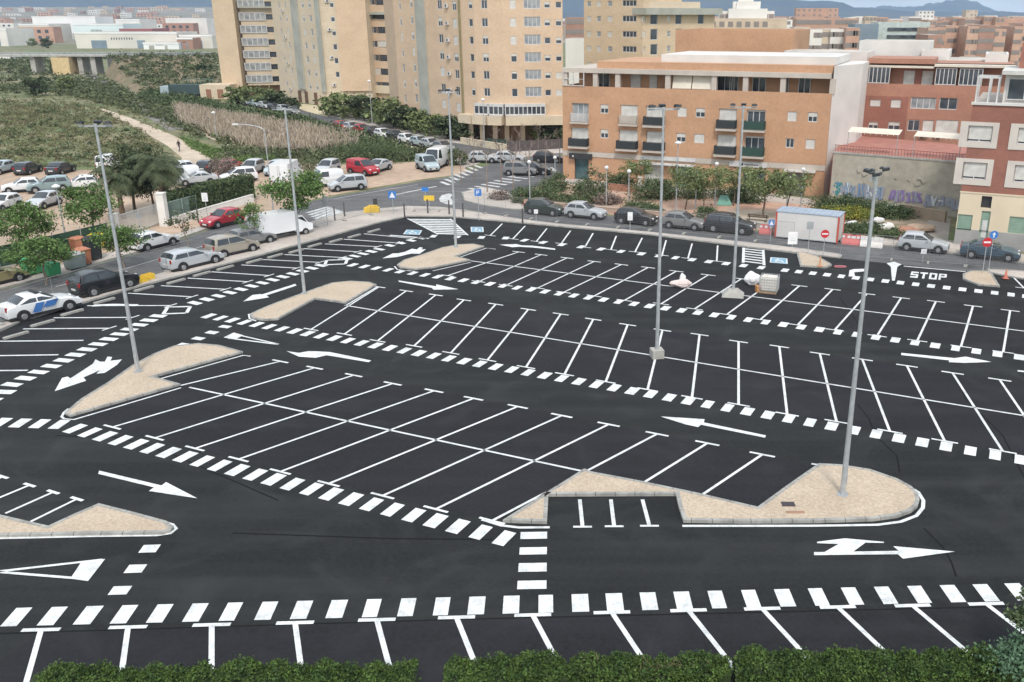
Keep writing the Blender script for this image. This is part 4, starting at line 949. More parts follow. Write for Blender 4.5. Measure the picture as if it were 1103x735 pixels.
b = MB(); sg[0].wall(b, 0, ze, hol[0], mi=0); sg[1].wall(b, 0, zs, hol[1], mi=0)
for s_, zz in ((sg[0], ze), (sg[1], zs)):
    b.poly([s_.P(0, 0, zz), s_.P(s_.L, 0, zz), s_.P(s_.L, 14, zz), s_.P(0, 14, zz)], 1)
    for x in (0, s_.L): b.poly([s_.P(x, 0, 0), s_.P(x, 14, 0), s_.P(x, 14, zz), s_.P(x, 0, zz)], 0)
b.build("wall", [M_TOW, M_ROOF], root)
for k, (si, x, z, wd, hh) in enumerate(ws): window(sg[si], x, z, wd, hh, R.choice([0, 0, 1]) if wd < 1.5 else 0, 3 if wd > 3 else 0, g=M_GLASS if wd > 1.5 else M_GLASS2, y=.08, ft=.1)
b = MB(); sg[1].box(b, -.5, sg[1].L + 1, -1.2, 12, zs, Zat(9, 190)); b.build("roof_slab", M_GREYR, root)
b = MB(); sg[1].box(b, .5, sg[1].L - 4, .5, 10, Zat(9, 190), Zat(2, 190)); b.build("attic", M_TOW2, root)
# ================================================================ FAR TOWN, OVERPASS, HILLS
def simple_win(root, s, x, z, wd, hh, dark=M_GLASS): pass
def far_block(name, label, u0, u1, vtop, Y, m, depth=14, rows=0, cols=0, slope=0.0, wsize=(1.4, 1.3), cat="building", group=None, vb=None, wm=None, z0=0.0):
    x0, x1 = XatY(u0, vtop, Y), XatY(u1, vtop, Y); p1 = Vector((x1, Y + slope * (x1 - x0)))
    root = thing(name, label, cat, (x0, Y, 0), 0, group); s = Seg(root, (x0, Y), p1); zt = Zat(vtop, Y)
    b = MB(); s.box(b, 0, s.L, 0, depth, z0, zt, 0); s.box(b, .3, s.L - .3, .3, depth - .3, zt, zt + .02, 1); b.build("wall", [m, M_ROOF], root)
    if rows:
        key = (wsize, (wm or M_FARW).name)
        if key not in WC:
            q = MB(); q.box(-wsize[0] / 2, wsize[0] / 2, -.06, 0, 0, wsize[1]); WC[key] = q.mesh("window", wm or M_FARW)
        fh = 3.0
        for j in range(rows):
            z = zt - 1.9 - fh * j * 1.0
            for i in range(cols):
                if R.random() < .1: continue
                o = link("window", WC[key], root); s.put(o, s.L * (i + .5) / cols, 0, z)
    return root, s, zt
M_FARW = mat('far_window', (0.20, 0.17, 0.16), .6, (0.30, 0.26, 0.23), .3)
M_F1 = brick("far_pink_brick", (0.50, 0.31, 0.23), (0.43, 0.26, 0.19)); M_F2 = brick("far_beige", (0.60, 0.49, 0.37), (0.50, 0.40, 0.30)); M_F3 = brick("far_salmon", (0.55, 0.36, 0.27), (0.47, 0.30, 0.22))
M_FW = mat("far_white", (0.74, 0.71, 0.66), .9, (0.62, 0.60, 0.56), .1); M_FB = mat("blue_grey_cladding", (0.22, 0.28, 0.33), .6, (0.17, 0.22, 0.26), .2); M_FG = mat("pale_green_cladding", (0.50, 0.56, 0.53), .7)
M_F4 = brick("far_brown", (0.38, 0.22, 0.17), (0.32, 0.19, 0.14))
town = [("white_building", "stepped white building with roof terraces behind the grey slab block", 775, 833, 12, 240, M_FW, 4, 10), ("apartment_building", "beige terraced block under the stepped white building", 764, 846, 20, 232, M_F2, 2, 9),
        ("apartment_building", "pinkish brick slab right behind the pale beige apartment rows", 858, 923, 20, 330, M_F1, 3, 16),
        ("apartment_building", "brown twin high block rising left of the far trees", 858, 902, 9, 620, M_F1, 4, 8), ("office_building", "blue-grey cladded building with pale striped wing", 921, 946, 26, 300, M_FB, 0, 0),
        ("office_building", "pale striped wing beside the blue-grey cladded building", 946, 1000, 24, 302, M_FG, 0, 0), 
         ("apartment_building", "brown block below the wide salmon block", 1000, 1015, 38, 240, M_F4, 4, 3),
        ("apartment_tower", "tall slim beige tower on the skyline before the mountain", 1041, 1053, 11, 900, M_F2, 6, 3), ("apartment_building", "grey-white block on the skyline left of the slim tower", 990, 1006, 12, 800, M_FW, 3, 4),
        ("apartment_building", "low pale block right of the slim skyline tower", 1060, 1074, 17, 800, M_FW, 0, 0), ("apartment_building", "reddish brown flats glimpsed in the gap between the curved tower and the yellowish block", 609, 629, 19, 300, M_F4, 5, 4),
        ("white_building", "white block glimpsed under the reddish flats in the gap between towers", 609, 629, 42, 260, M_FW, 0, 0), ("apartment_building", "pink tower block right behind the salmon blocks", 1080, 1103, 20, 420, M_F1, 0, 0)]
R4 = random.Random(21)
rows_b = []
for base_u, end_u, v0, Y0, mats_, lab in ((846, 922, 30, 250, (M_F2, M_F2, M_F1, M_FW), "pale beige apartment block in the rows left of the blue-grey cladded building"), (1000, 1112, 28, 285, (M_F3, M_F1, M_F3, M_F4), "salmon apartment block of the long cluster at the upper right"),
                                        (1000, 1120, 21, 420, (M_F3, M_F1), "salmon block of the rear cluster row at the upper right"), (848, 1000, 21, 430, (M_F2, M_F1, M_FW), "pinkish beige block of the rear row behind the blue-grey building")):
    u = base_u
    while u < end_u:
        wd_ = R4.uniform(8, 17) * (1 if Y0 < 300 else .8); rows_b.append(("apartment_building", lab, u, min(u + wd_, end_u + 4), v0 + R4.uniform(-3.5, 3.5), Y0 + R4.uniform(-12, 12), R4.choice(mats_), 7 if Y0 < 300 else 4, max(2, int(wd_ / 3.2)))); u += wd_ + R4.choice((0, 0, .6))
town += rows_b
for nm, lab, u0, u1, v, Y, m, r_, c_ in town:
    root, s, zt = far_block(nm, lab, u0, u1, v, Y, m, rows=r_, cols=c_, slope=-.12, group=lab + "s" if "row" in lab or "cluster" in lab else None, wsize=(1.2, 1.2) if Y < 300 else (1.4, 1.4), cat="office building" if nm.startswith("off") else ("apartment tower" if "tower" in nm else "building"))
    if nm.startswith("office") and m is M_FG:
        b = MB()
        for i in range(5): s.box(b, 3, s.L - 3, -.3, 0, zt - 2.5 - i * 2.2, zt - 1.6 - i * 2.2)
        b.build("window_band", M_GLASS, root)
    if "stair bays" in lab:
        for u in (1086 - 5,):
            x = s.loc(u, 50)[0]; b = MB(); s.box(b, x - 2.5, x + 2.5, -.6, 0, 0, zt - 4); b.build("stair_bay", M_GREYR, root)
    if "wide salmon" in lab:
        x = s.loc(1046, 50)[0]; b = MB(); s.box(b, x - 2.5, x + 2.5, -.6, 0, 0, zt - 5); b.build("stair_bay", M_GREYR, root)
    if "stepped white" in lab:
        b = MB(); s.box(b, s.L * .25, s.L * .75, 2, 10, zt, zt + 2.2); s.box(b, s.L * .35, s.L * .62, 3, 9, zt + 2.2, zt + 3.6); b.build("roof_storey", M_FW, root)
# scattered far town: rows of houses to the hills, each its own thing
R3 = random.Random(5)
cols_ = [M_FW, M_F2, M_F3, M_F1, M_FW, M_F4, M_F2]
fk = []
for k, m in enumerate(cols_):
    b = MB(); b.box(-.5, .5, -.5, .5, 0, 1, 0); b.box(-.48, .48, -.48, .48, 1, 1.004, 1)
    for i in range(4):
        for j in range(2): b.box(-.4 + i * .22, -.3 + i * .22, -.51, -.5, .25 + j * .38, .45 + j * .38, 2)
    fk.append(b.mesh("far_house", [m, M_ROOF, M_GLASS]))
words_ = {0: "white", 1: "beige", 2: "salmon", 3: "pinkish", 4: "white", 5: "brown", 6: "beige"}
for i in range(400):
    if i < 120: u = R3.uniform(760, 1150); Y = R3.uniform(380, 2400); hh = R3.uniform(8, 17) if Y > 600 else R3.uniform(6, 11)
    else: u = R3.uniform(-40, 640); Y = R3.uniform(640, 2300) ; hh = R3.uniform(5, 12)
    if 222 < u < 605: continue
    zh = 0
    if u < 225 and i % 3:
        v_ = R3.uniform(9.5, 17.5); Y = 1500 + (17.5 - v_) / 8 * 1900; zh = max(0, (Y - 1400) * .0205 - 2)
        hh = R3.uniform(6, 13)
    k = R3.randrange(7); o = link("town_house", fk[k]); o.location = (XatY(u, 22, Y), Y, zh); o.scale = (R3.uniform(10, 34), R3.uniform(9, 16), hh); o.rotation_euler = (0, 0, R3.uniform(-.4, .4))
    side = "beyond the salmon blocks at upper right" if u > 640 else "beyond the white warehouses at upper left"
    tag(o, "small distant %s town building %s" % (words_[k], side), "building", "distant %s town buildings %s" % (words_[k], "right" if u > 640 else "left"))

sl = MB(); sl.poly([(-2600, 1400, .1), (-250, 1400, .1), (-500, 3600, 45), (-4200, 3600, 45)]); tag(sl.build("sloping_plain", MATS["town_earth"]), kind='structure')
# warehouses at upper left
M_WH = mat("warehouse_white", (0.80, 0.80, 0.78), .7, (0.70, 0.71, 0.70), .05); M_WG = mat("warehouse_mint", (0.66, 0.76, 0.74), .7, (0.60, 0.70, 0.69), .05); M_WP = mat("warehouse_cream", (0.70, 0.66, 0.58), .8, (0.58, 0.55, 0.50), .05)
M_WR = mat("maroon_cladding", (0.32, 0.13, 0.13), .8)
for lab, u0, u1, v, Y, m in (("long white warehouse with a low cream roofline, nearest beyond the overpass", 80, 190, 35, 560, M_WP), ("white flat warehouse with a shutter front right of the long cream one", 154, 192, 46, 545, M_WH),
                             ("big white warehouse behind, upper left", 34, 102, 18, 780, M_WH), ("mint green warehouse right of the big white one", 78, 132, 26, 720, M_WG), ("maroon roofed shed between the mint warehouse and the tower", 128, 163, 31, 700, M_WR),
                             ("grey warehouse beside the leftmost tower", 193, 228, 38, 560, M_WP), ("pale low shed under the big white warehouse", 20, 52, 26, 700, M_WP), ("white block with a dark top near the leftmost tower", 178, 222, 20, 900, M_FW),
                             ("cream house at the far left edge", -20, 6, 31, 600, M_FW), ("low grey blue industrial hall cut by the left photo edge", -60, 11, 62, 430, M_FB), ("small brown shed with pinkish front between warehouses", 190, 207, 41, 548, M_F4),
                             ("pale factory with a thin mast among the warehouses", 124, 150, 21, 760, M_FW)):
    root, s, zt = far_block("warehouse", lab, u0, u1, v, Y, m, depth=30, cat="warehouse")
    b = MB()
    if m is not M_WR:
        s.box(b, s.L * .15, s.L * .3, -.1, 0, 0, min(4.5, zt * .6)); s.box(b, s.L * .6, s.L * .68, -.1, 0, 0, min(4.5, zt * .6)); b.build("loading_door", M_GREYR if m is M_WH else M_FB, root)
        b = MB(); s.box(b, -.2, s.L + .2, -.2, 0, zt - .8, zt + .1); b.build("fascia", M_WH, root)
        b = MB()
        for i in range(9): s.box(b, s.L * (.35 + i * .025), s.L * (.36 + i * .025), -.08, 0, zt * .55, zt * .68)
        b.build("strip_window", M_GLASS, root)
    if "mast" in lab: b = MB(); b.tube((s.L * .3, 0, zt), (s.L * .3, 0, zt + 9), .35, .15); b.build("mast", M_FRAME, root)
# overpass
zd = Zat(58.5, 318)
root = thing("overpass", "flat concrete road overpass with a metal guard rail crossing the upper left", "overpass", (0, 318, 0))
xa, xb = XatY(-60, 57, 318), XatY(232, 57, 318)
b = MB(); b.box(xa, xb, -3.5, 3.5, zd - .65, zd - .2); b.build("deck", M_CONC, root)
b = MB(); b.box(xa, xb, -3.6, -3.3, zd + .55, zd + .75); b.box(xa, xb, -3.6, -3.3, zd + .1, zd + .3)
x = xa
while x < xb: b.box(x, x + .2, -3.5, -3.3, zd - .2, zd + .7); x += 3
b.build("guard_rail", M_GALV, root)
b = MB(); x0, x1 = XatY(52, 60, 312), XatY(71, 60, 312); b.box(x0, x1, -5.0, 4, 0, zd - .9); b.build("abutment", mat("ochre_concrete", (0.62, 0.47, 0.26), .9), root)
for u in (35, 86, 100):
    x = XatY(u, 62, 316); b = MB(); b.box(x - .8, x + .8, -2.5, 2.5, 0, zd - .9); b.build("pier", M_CONC, root)
b = MB(); x0, x1 = XatY(113, 60, 312), XatY(120, 60, 312); b.box(x0, x1, -5, 4, 0, zd - .9); b.build("abutment", mat("underpass_shade", (0.12, 0.12, 0.11), .9), root)  # no real abutment: dark box painted as the shade of the underpass
# embankment rising to the overpass on the right
eb = MB(); x0, x1 = XatY(120, 70, 318), XatY(236, 70, 318)
nx, ny = 24, 10; grid = []
for j in range(ny + 1):
    row = []
    for i in range(nx + 1):
        t = j / ny; y = 236 + (310 - 236) * t; u = 124 + (236 - 124) * i / nx; x = XatY(u, 75, 318) * (1 - (1 - t) * .28)
        row.append(eb.vert((x, y, (zd - .5) * t ** 1.3 * (min(1, i / 3)) + R.uniform(-.3, .3))))
    grid.append(row)
for j in range(ny):
    for i in range(nx): eb.face((grid[j][i], grid[j][i + 1], grid[j + 1][i + 1], grid[j + 1][i]))
M_EMB = mat("scrub_embankment", (0.15, 0.13, 0.07), .95, (0.22, 0.16, 0.10), .15, 8, .4, .6, fine=.3, fscale=.8)
tag(eb.build("embankment", M_EMB, smooth=True), kind='structure')
# railway and train
rl_px = [(60, 62), (78, 70), (92, 79), (115, 92), (142, 108), (165, 122), (195, 140)]
b = MB(); P = [G(*p) for p in rl_px]
polyline(b, [tuple(p.xy) for p in P], 4.2, 0.02, world=True); o = b.build("railway_ballast", mat("ballast", (0.24, 0.22, 0.20), .95, (0.17, .16, .15), .5)); tag(o, kind='structure')
b = MB()
for dx in (-.8, .8):
    polyline(b, [(p.x + dx, p.y) for p in P], .12, .14, world=True)
o = b.build("rail", mat("rail_steel", (0.20, 0.17, 0.15), .5, metal=.5)); tag(o, kind='structure')
tp = G(91, 79.5); td = (G(70, 66) - tp); td.normalize(); tang = math.atan2(td.y, td.x)
root = thing("train", "small white and grey train coming out from under the overpass", "train", (tp.x, tp.y, 0.15), tang)
b = MB()
prof = [(-1.4, .6), (1.4, .6), (1.45, 2.2), (1.25, 3.3), (.7, 3.7), (-.7, 3.7), (-1.25, 3.3), (-1.45, 2.2)]
def loft(b, secs, mi=0):
    rings = [[b.vert((x, y * sy, z * sz + dz)) for y, z in prof] for x, sy, sz, dz in secs]
    for i in range(len(rings) - 1):
        for k in range(8): b.face((rings[i][k], rings[i + 1][k], rings[i + 1][(k + 1) % 8], rings[i][(k + 1) % 8]), mi)
    b.face(rings[0], mi); b.face(rings[-1][::-1], mi)
loft(b, [(-.3, .75, .6, .1), (.6, .92, .85, .05), (2, 1, 1, 0), (45, 1, 1, 0)]); b.build("body", mat("train_white", (.62, .64, .68), .4), root)
b = MB(); b.poly([(-.02, -1, 1.7), (-.02, 1, 1.7), (.75, .9, 3.0), (.75, -.9, 3.0)]); b.build("windscreen", M_GLASS, root)
for sgn in (-1, 1):
    b = MB(); b.box(3, 44, 1.44 * sgn - .02, 1.44 * sgn + .02, 1.9, 2.7); b.build("window_band", M_GLASS, root)
b = MB()
for x in (4, 8, 20, 24, 38, 42): b.tube((x, -1.2, .4), (x, 1.2, .4), .42, n=12)
b.build("bogie", M_DARK, root)

# hills
def ridge(name, prof_px, D, m, zbase=-5, thick=2500, seed=1, rough=10):
    rr = random.Random(seed); b = MB(); us = [p[0] for p in prof_px]
    def top(u):
        for (a, va), (c, vc) in zip(prof_px, prof_px[1:]):
            if a <= u <= c: t = (u - a) / (c - a); t = t * t * (3 - 2 * t); return va + (vc - va) * t
        return prof_px[-1][1]
    N = 160; rows = 14; g = []
    ph = [rr.uniform(0, 6) for _ in range(8)]
    for i in range(N + 1):
        u = us[0] + (us[-1] - us[0]) * i / N; col = []
        zt = Zat(top(u), D); x = XatY(u, top(u), D)
        for j in range(rows + 1):
            t = j / rows; y = D - thick * .55 + thick * t
            f = math.exp(-((t - .55) / .24) ** 2); f *= 1 + .16 * math.sin(i * .45 + ph[j % 8] + j) * (1 if abs(t - .55) > .08 else 0)
            zz = zbase + (zt - zbase) * f + (rough * .25 * math.sin(i * 1.3 + ph[0]) if abs(t - .55) < .05 else rough * rr.uniform(-.5, .5) * f)
            col.append(b.vert((x * (y / D), y, zz)))
        g.append(col)
    for i in range(N):
        for j in range(rows): b.face((g[i][j], g[i + 1][j], g[i + 1][j + 1], g[i][j + 1]))
    o = b.build(name, m, smooth=True); tag(o, kind='structure'); return o
M_HILL = mat("hazy_blue_scrub", (0.035, 0.055, 0.075), .95, (0.065, 0.08, 0.09), .004, 8, .4, .65)  # blue of the distance haze is mixed into the scrub colour
ridge("hills", [(-600, -20), (0, -8), (120, -3), (222, -6), (400, -8), (610, -3), (700, -1), (760, -1), (830, -2), (895, 1.5), (905, 2.5), (920, 8), (941, 9.5), (1000, 13), (1300, 15)], 5200, M_HILL, seed=3)
ridge("mountains", [(860, 14), (903, 9), (941, 8.2), (952, 6.3), (970, 7.5), (990, 7), (1001, 3.6), (1012, 3), (1019, .5), (1036, -.5), (1053, 2), (1062, 7.5), (1075, 12.3), (1103, 15), (1200, 15.6)], 8200, M_HILL, seed=5, rough=16)
ridge("hills", [(-600, 10), (0, 12), (60, 9), (130, 12), (222, 13), (500, 13), (800, 15)], 3600, M_HILL, seed=8, thick=1500, rough=6)
# ================================================================ VEGETATION
def leafm(n, c, c2): 
    m = mat(n, c, .75, c2, .9, 4, .35, .65, island=.38, spec=.25); return m
L_STREET = leafm("fresh_leaves", (0.115, 0.185, 0.055), (0.075, 0.13, 0.038)); L_DARK = leafm("dark_leaves", (0.08, 0.10, 0.05), (0.055, 0.074, 0.038))
L_PARK = leafm("park_leaves", (0.18, 0.21, 0.09), (0.13, 0.165, 0.07)); L_SHRUB = leafm("shrub_leaves", (0.10, 0.13, 0.06), (0.068, 0.096, 0.045)); L_OLIVE = leafm("olive_leaves", (0.12, 0.14, 0.07), (0.075, 0.09, 0.045))
L_HEDGE = mat("hedge_leaves", (0.07, 0.115, 0.025), .75, (0.03, 0.058, 0.014), 2.6, 5, .38, .62, island=.45, spec=.25); L_YEL = leafm("yellow_flowers", (0.30, 0.28, 0.05), (0.12, 0.16, 0.04)); L_BLUE = leafm("grey_green_leaves", (0.10, 0.17, 0.10), (0.06, 0.11, 0.06))
L_PALM = leafm("palm_leaves", (0.11, 0.13, 0.07), (0.07, 0.09, 0.045)); L_DRY = leafm("reed_straw", (0.44, 0.37, 0.30), (0.33, 0.27, 0.20)); L_TWIG = leafm("twigs", (0.26, 0.20, 0.17), (0.18, 0.14, 0.12)); L_GRASS = leafm("tussock", (0.155, 0.18, 0.08), (0.20, 0.185, 0.10))
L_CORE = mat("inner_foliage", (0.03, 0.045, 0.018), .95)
def leaf(b, p, r, rr, flat=.35, mi=0):
    n = Vector((rr.gauss(0, 1), rr.gauss(0, 1), rr.gauss(0, 1) + .6)).normalized()
    t = n.orthogonal().normalized(); t.rotate(Matrix.Rotation(rr.uniform(0, 6.28), 3, n)); q = n.cross(t)
    L_ = r * rr.uniform(.7, 1.3); W_ = L_ * rr.uniform(.45, .75)
    b.poly([p - t * L_, p - q * W_ + n * L_ * .15, p + t * L_, p + q * W_ + n * L_ * .15], mi)
def crown(b, c, rx, ry, rz, clumps, per, ls, rr, cr=.42, mi=0, keep=None):
    """clumps of leaf faces spread through an uneven crown"""
    for k in range(clumps):
        d = Vector((rr.gauss(0, 1), rr.gauss(0, 1), rr.gauss(0, .85))).normalized(); f = rr.uniform(.25, 1.0) ** .6
        cc = Vector((c[0] + d.x * rx * f, c[1] + d.y * ry * f, c[2] + d.z * rz * f)); s = cr * rr.uniform(.55, 1.25)
        for i in range(per):
            e = Vector((rr.gauss(0, .5), rr.gauss(0, .5), rr.gauss(0, .38)))
            p = cc + Vector((e.x * s * rx, e.y * s * ry, e.z * s * rz * 1.1))
            if p.z < .02: p.z = .02 + rr.random() * .1
            leaf(b, p, ls, rr, mi=mi)
TREES = {}
def tree_kind(key, leafmat, bark, th, rx, rz, clumps, per, ls, tr=.13, seed=1, cr=.42, limbs=6):
    rr = random.Random(seed); tb = MB()
    q = Vector((0, 0, 0)); r = tr
    bend = [Vector((rr.uniform(-.12, .12), rr.uniform(-.12, .12), 0)) for _ in range(3)]
    for i in range(3):
        nx_ = q + Vector((0, 0, th / 3)) + bend[i]; tb.tube(q, nx_, r, r * .85, 7); q = nx_; r *= .85
    for i in range(limbs):
        a = 2 * PI * i / limbs + rr.uniform(-.3, .3); e = q + Vector((math.cos(a) * rx * .55, math.sin(a) * rx * .55, rz * rr.uniform(.5, 1.1)))
        m_ = q.lerp(e, .5) + Vector((0, 0, .15)); tb.tube(q, m_, r * .7, r * .45, 5); tb.tube(m_, e, r * .45, r * .12, 5)
        for k in range(2):
            e2 = m_ + Vector((rr.uniform(-1, 1) * rx * .45, rr.uniform(-1, 1) * rx * .45, rz * rr.uniform(.3, .9))); tb.tube(m_, e2, r * .3, r * .08, 4)
    tb.tube(q, q + Vector((0, 0, rz * 1.2)), r * .7, r * .1, 5)
    cb = MB(); crown(cb, (0, 0, th + rz * .75), rx, rx, rz, clumps, per, ls, rr, cr)
    TREES[key] = (tb.mesh("trunk", bark), cb.mesh("crown", leafmat))
def tree(key, px, label, group=None, sc_=(1, 1, 1), rz=None, name="tree", cat="tree", world=None):
    p = G(*px) if world is None else world
    t = thing(name, label, cat, p, R.uniform(0, 6.28) if rz is None else rz, group); t.scale = sc_
    link("trunk", TREES[key][0], t); link("crown", TREES[key][1], t); return t
tree_kind('street', L_STREET, M_BARK2, 2.2, 2.3, 1.5, 36, 130, .105, .11, 2, .36)
tree_kind('street2', L_STREET, M_BARK2, 2.2, 2.0, 1.25, 30, 120, .105, .10, 7, .38)
tree_kind('small', L_STREET, M_BARK2, 1.7, 1.15, .95, 16, 55, .09, .06, 4, .4)
tree_kind('sparse', L_OLIVE, M_BARK2, 1.8, 1.3, 1.1, 14, 20, .11, .06, 5, .38)
tree_kind('dark', L_DARK, M_BARK, 3.0, 3.2, 2.6, 50, 130, .16, .2, 6, .38)
tree_kind('park', L_PARK, M_BARK, 2.0, 1.7, 1.3, 24, 70, .10, .07, 8, .42)
tree_kind('park2', L_PARK, M_BARK, 2.0, 2.4, 1.35, 28, 80, .11, .1, 9, .36)
tree_kind('far', L_PARK, M_BARK, 1.1, 2.6, 2.2, 22, 45, .34, .14, 10, .4)
tree_kind('fardark', L_DARK, M_BARK, 1.3, 3.0, 2.4, 22, 45, .38, .16, 12, .4)
gt = "young street trees along the left street"
tree('street', (35, 284), "leafy green street tree nearest the left photo edge, behind the green fence", gt, (.95, .95, 1.0))
tree('street', (50, 308), "low spreading street tree above the white car at lower left", gt, (.95, .95, .75))
tree('street2', (101, 263), "bushy green tree between the silver parked car and the leftmost floodlight mast", gt, (1.12, 1.12, 1.15))
tree('street2', (134, 289), "round green street tree right of the leftmost mast and the black bin", gt, (.92, .92, .8))
tree('sparse', (204, 268), "thin half-bare street tree in front of the white gate pillar", gt, (1.1, 1.1, .95))
tree('small', (273, 264), "small green street tree between the red car and the white truck", gt, (1.2, 1.2, 1.05))
tree('street2', (323, 252), "large green street tree standing over the white truck", gt, (1.28, 1.28, 1.3))
tree('dark', (146, 230), "dark broad tree left of the palm, behind the gate", None, (.85, .85, .85))
tree('dark', (166, 231), "dark evergreen tree right against the palm trunk", None, (.7, .7, .85))
gp = "young trees in the little park"
for px, k, lab, s_ in (((643, 218), 'sparse', "spindly young tree behind the silver hatchback in the park", 1.2), ((738, 226), 'park', "young green tree left of the green shop door", 1.2), ((757, 228), 'park', "young green tree just right of the green shop door", 1.2),
                       ((685, 208), 'park', "light green tree below the dark railing balconies, left of the slim park lamp", 1.0), ((822, 235), 'park2', "largest park tree, spreading in front of the shop with the white sign", 1.15), ((846, 236), 'park', "park tree between the spreading tree and the white site cabin", 1.25),
                       ((790, 222), 'park', "park tree left of the rear floodlight mast", 1.1)):
    tree(k, px, lab, gp, (s_, s_, s_ * .92))
gf_ = "trees at the foot of the towers"
for i, (u, v, k, sc0, lab) in enumerate(((255, 112, 'far', 1.0, "green tree in front of the leftmost tower's gable"), (270, 113, 'far', 1.05, "green tree before the leftmost tower's gallery, next to its gable tree"), (284, 115, 'far', 1.1, "green tree right of centre before the leftmost tower"),
      (298, 117, 'fardark', .95, "dark tree in the gap between the two left towers"), (313, 119, 'fardark', .7, "dark low tree beside the middle tower's entrance"), (357, 124, 'far', 1.0, "pale green tree at the sandy forecourt"), (370, 126, 'far', 1.2, "tall light tree right of the sandy forecourt"),
      (383, 128, 'far', 1.2, "green tree before the middle tower's blank wall"), (397, 131, 'fardark', 1.2, "dark tree before the recessed pinkish tower"), (411, 133, 'far', 1.1, "green tree right below the recessed pinkish tower"), (424, 137, 'far', 1.3, "bright green tree at the far corner of the curved tower"),
      (438, 140, 'fardark', 1.1, "dark tree under the window face of the curved tower"), (452, 143, 'far', 1.0, "green tree at mid window face of the curved tower"), (466, 146, 'far', .9, "low green tree under the grey stripe of the curved tower"), (482, 149, 'fardark', .95, "dark tree left of the curved tower's corner"),
      (496, 151, 'fardark', .8, "last dark tree before the curved tower's columns"), (583, 151, 'far', .8, "thin green tree before the curved tower's right columns"), (598, 152, 'fardark', .9, "dark tree at the left side of the salmon block"))):
    tree(k, (u, v), lab, gf_, (sc0 * .95, sc0 * .95, sc0 * .72))
gn = "dark trees on the embankment"
for (u, v, s_, lab) in ((175, 84, 1.05, "dark rounded tree at mid embankment"), (161, 92, .6, "small dark bush tree lower left on the embankment"), (206, 87, 1.1, "tall green tree high on the embankment near the leftmost tower"), (220, 87, 1.05, "dark tree on the embankment touching the leftmost tower"), (40, 104, .95, "big dark tree in the field near the left photo edge"), (72, 98, .8, "green tree by the railway at the left"),
                        (50, 52, 1.2, "dark trees beyond the overpass left of the ochre abutment"), (35, 50, 1.0, "green tree beyond the overpass near the left photo edge")):
    tree('fardark' if 'dark' in lab else 'far', (u, v), lab, gn if v > 60 else None, (s_, s_, s_ * .9))
# far trees on the skyline at right
for u, v in ((905, 19), (912, 18.5), (930, 19), (938, 19), (946, 19), (955, 19.5), (968, 20), (912, 20), (924, 19.5)):
    Y = 950 + R.uniform(-40, 40); t = tree('fardark', None, "dark tree on the skyline above the blue-grey building", "far skyline trees", (2.3, 2, 1.9), world=Vector((XatY(u, 19, Y), Y, 0)))
# palm
def palm(px, label, h, n, fl, seed):
    rr = random.Random(seed); p = G(*px); t = thing("palm_tree", label, "palm tree", p)
    b = MB(); q = Vector((0, 0, 0))
    for i in range(8):
        nx_ = q + Vector((rr.uniform(-.03, .03), 0, h / 8)); b.tube(q, nx_, .24 - i * .008, .27 - i * .008, 9); q = nx_
    b.build("trunk", mat("palm_bark", (0.20, 0.13, 0.09), .95, (0.11, 0.07, 0.05), 5), t)
    c = MB()
    for i in range(n):
        a = rr.uniform(0, 6.28); el = rr.uniform(-.3, 1.25); P = q.copy(); d = Vector((math.cos(a) * math.cos(el), math.sin(a) * math.cos(el), math.sin(el))); L_ = fl * rr.uniform(.8, 1.1); st_ = 14
        for k in range(st_):
            nx_ = P + d * (L_ / st_); side = d.cross(Vector((0, 0, 1))).normalized(); w_ = .62 * math.sin(PI * (k + 1.5) / (st_ + 2)) * fl / 2.6
            for sg_ in (-1, 1):
                for q_ in (0, .33, .66):
                    a_ = P.lerp(nx_, q_); tip = a_ + side * sg_ * w_ * rr.uniform(.8, 1.1) + Vector((0, 0, -.45 * w_ + rr.uniform(-.06, .06))) + d * .22
                    c.poly([a_ - d * .022, a_ + d * .022, tip + d * .008, tip - d * .008])
            P = nx_; d = (d + Vector((0, 0, -.15))).normalized()
    c.build("fronds", L_PALM, t); return t
palm((179, 234), "tall feathery palm with a thick brown trunk behind the white gate pillar", 5.0, 66, 3.1, 2)
palm((133, 236), "second palm crown half hidden in the dark trees left of the tall palm", 3.9, 50, 2.8, 9)
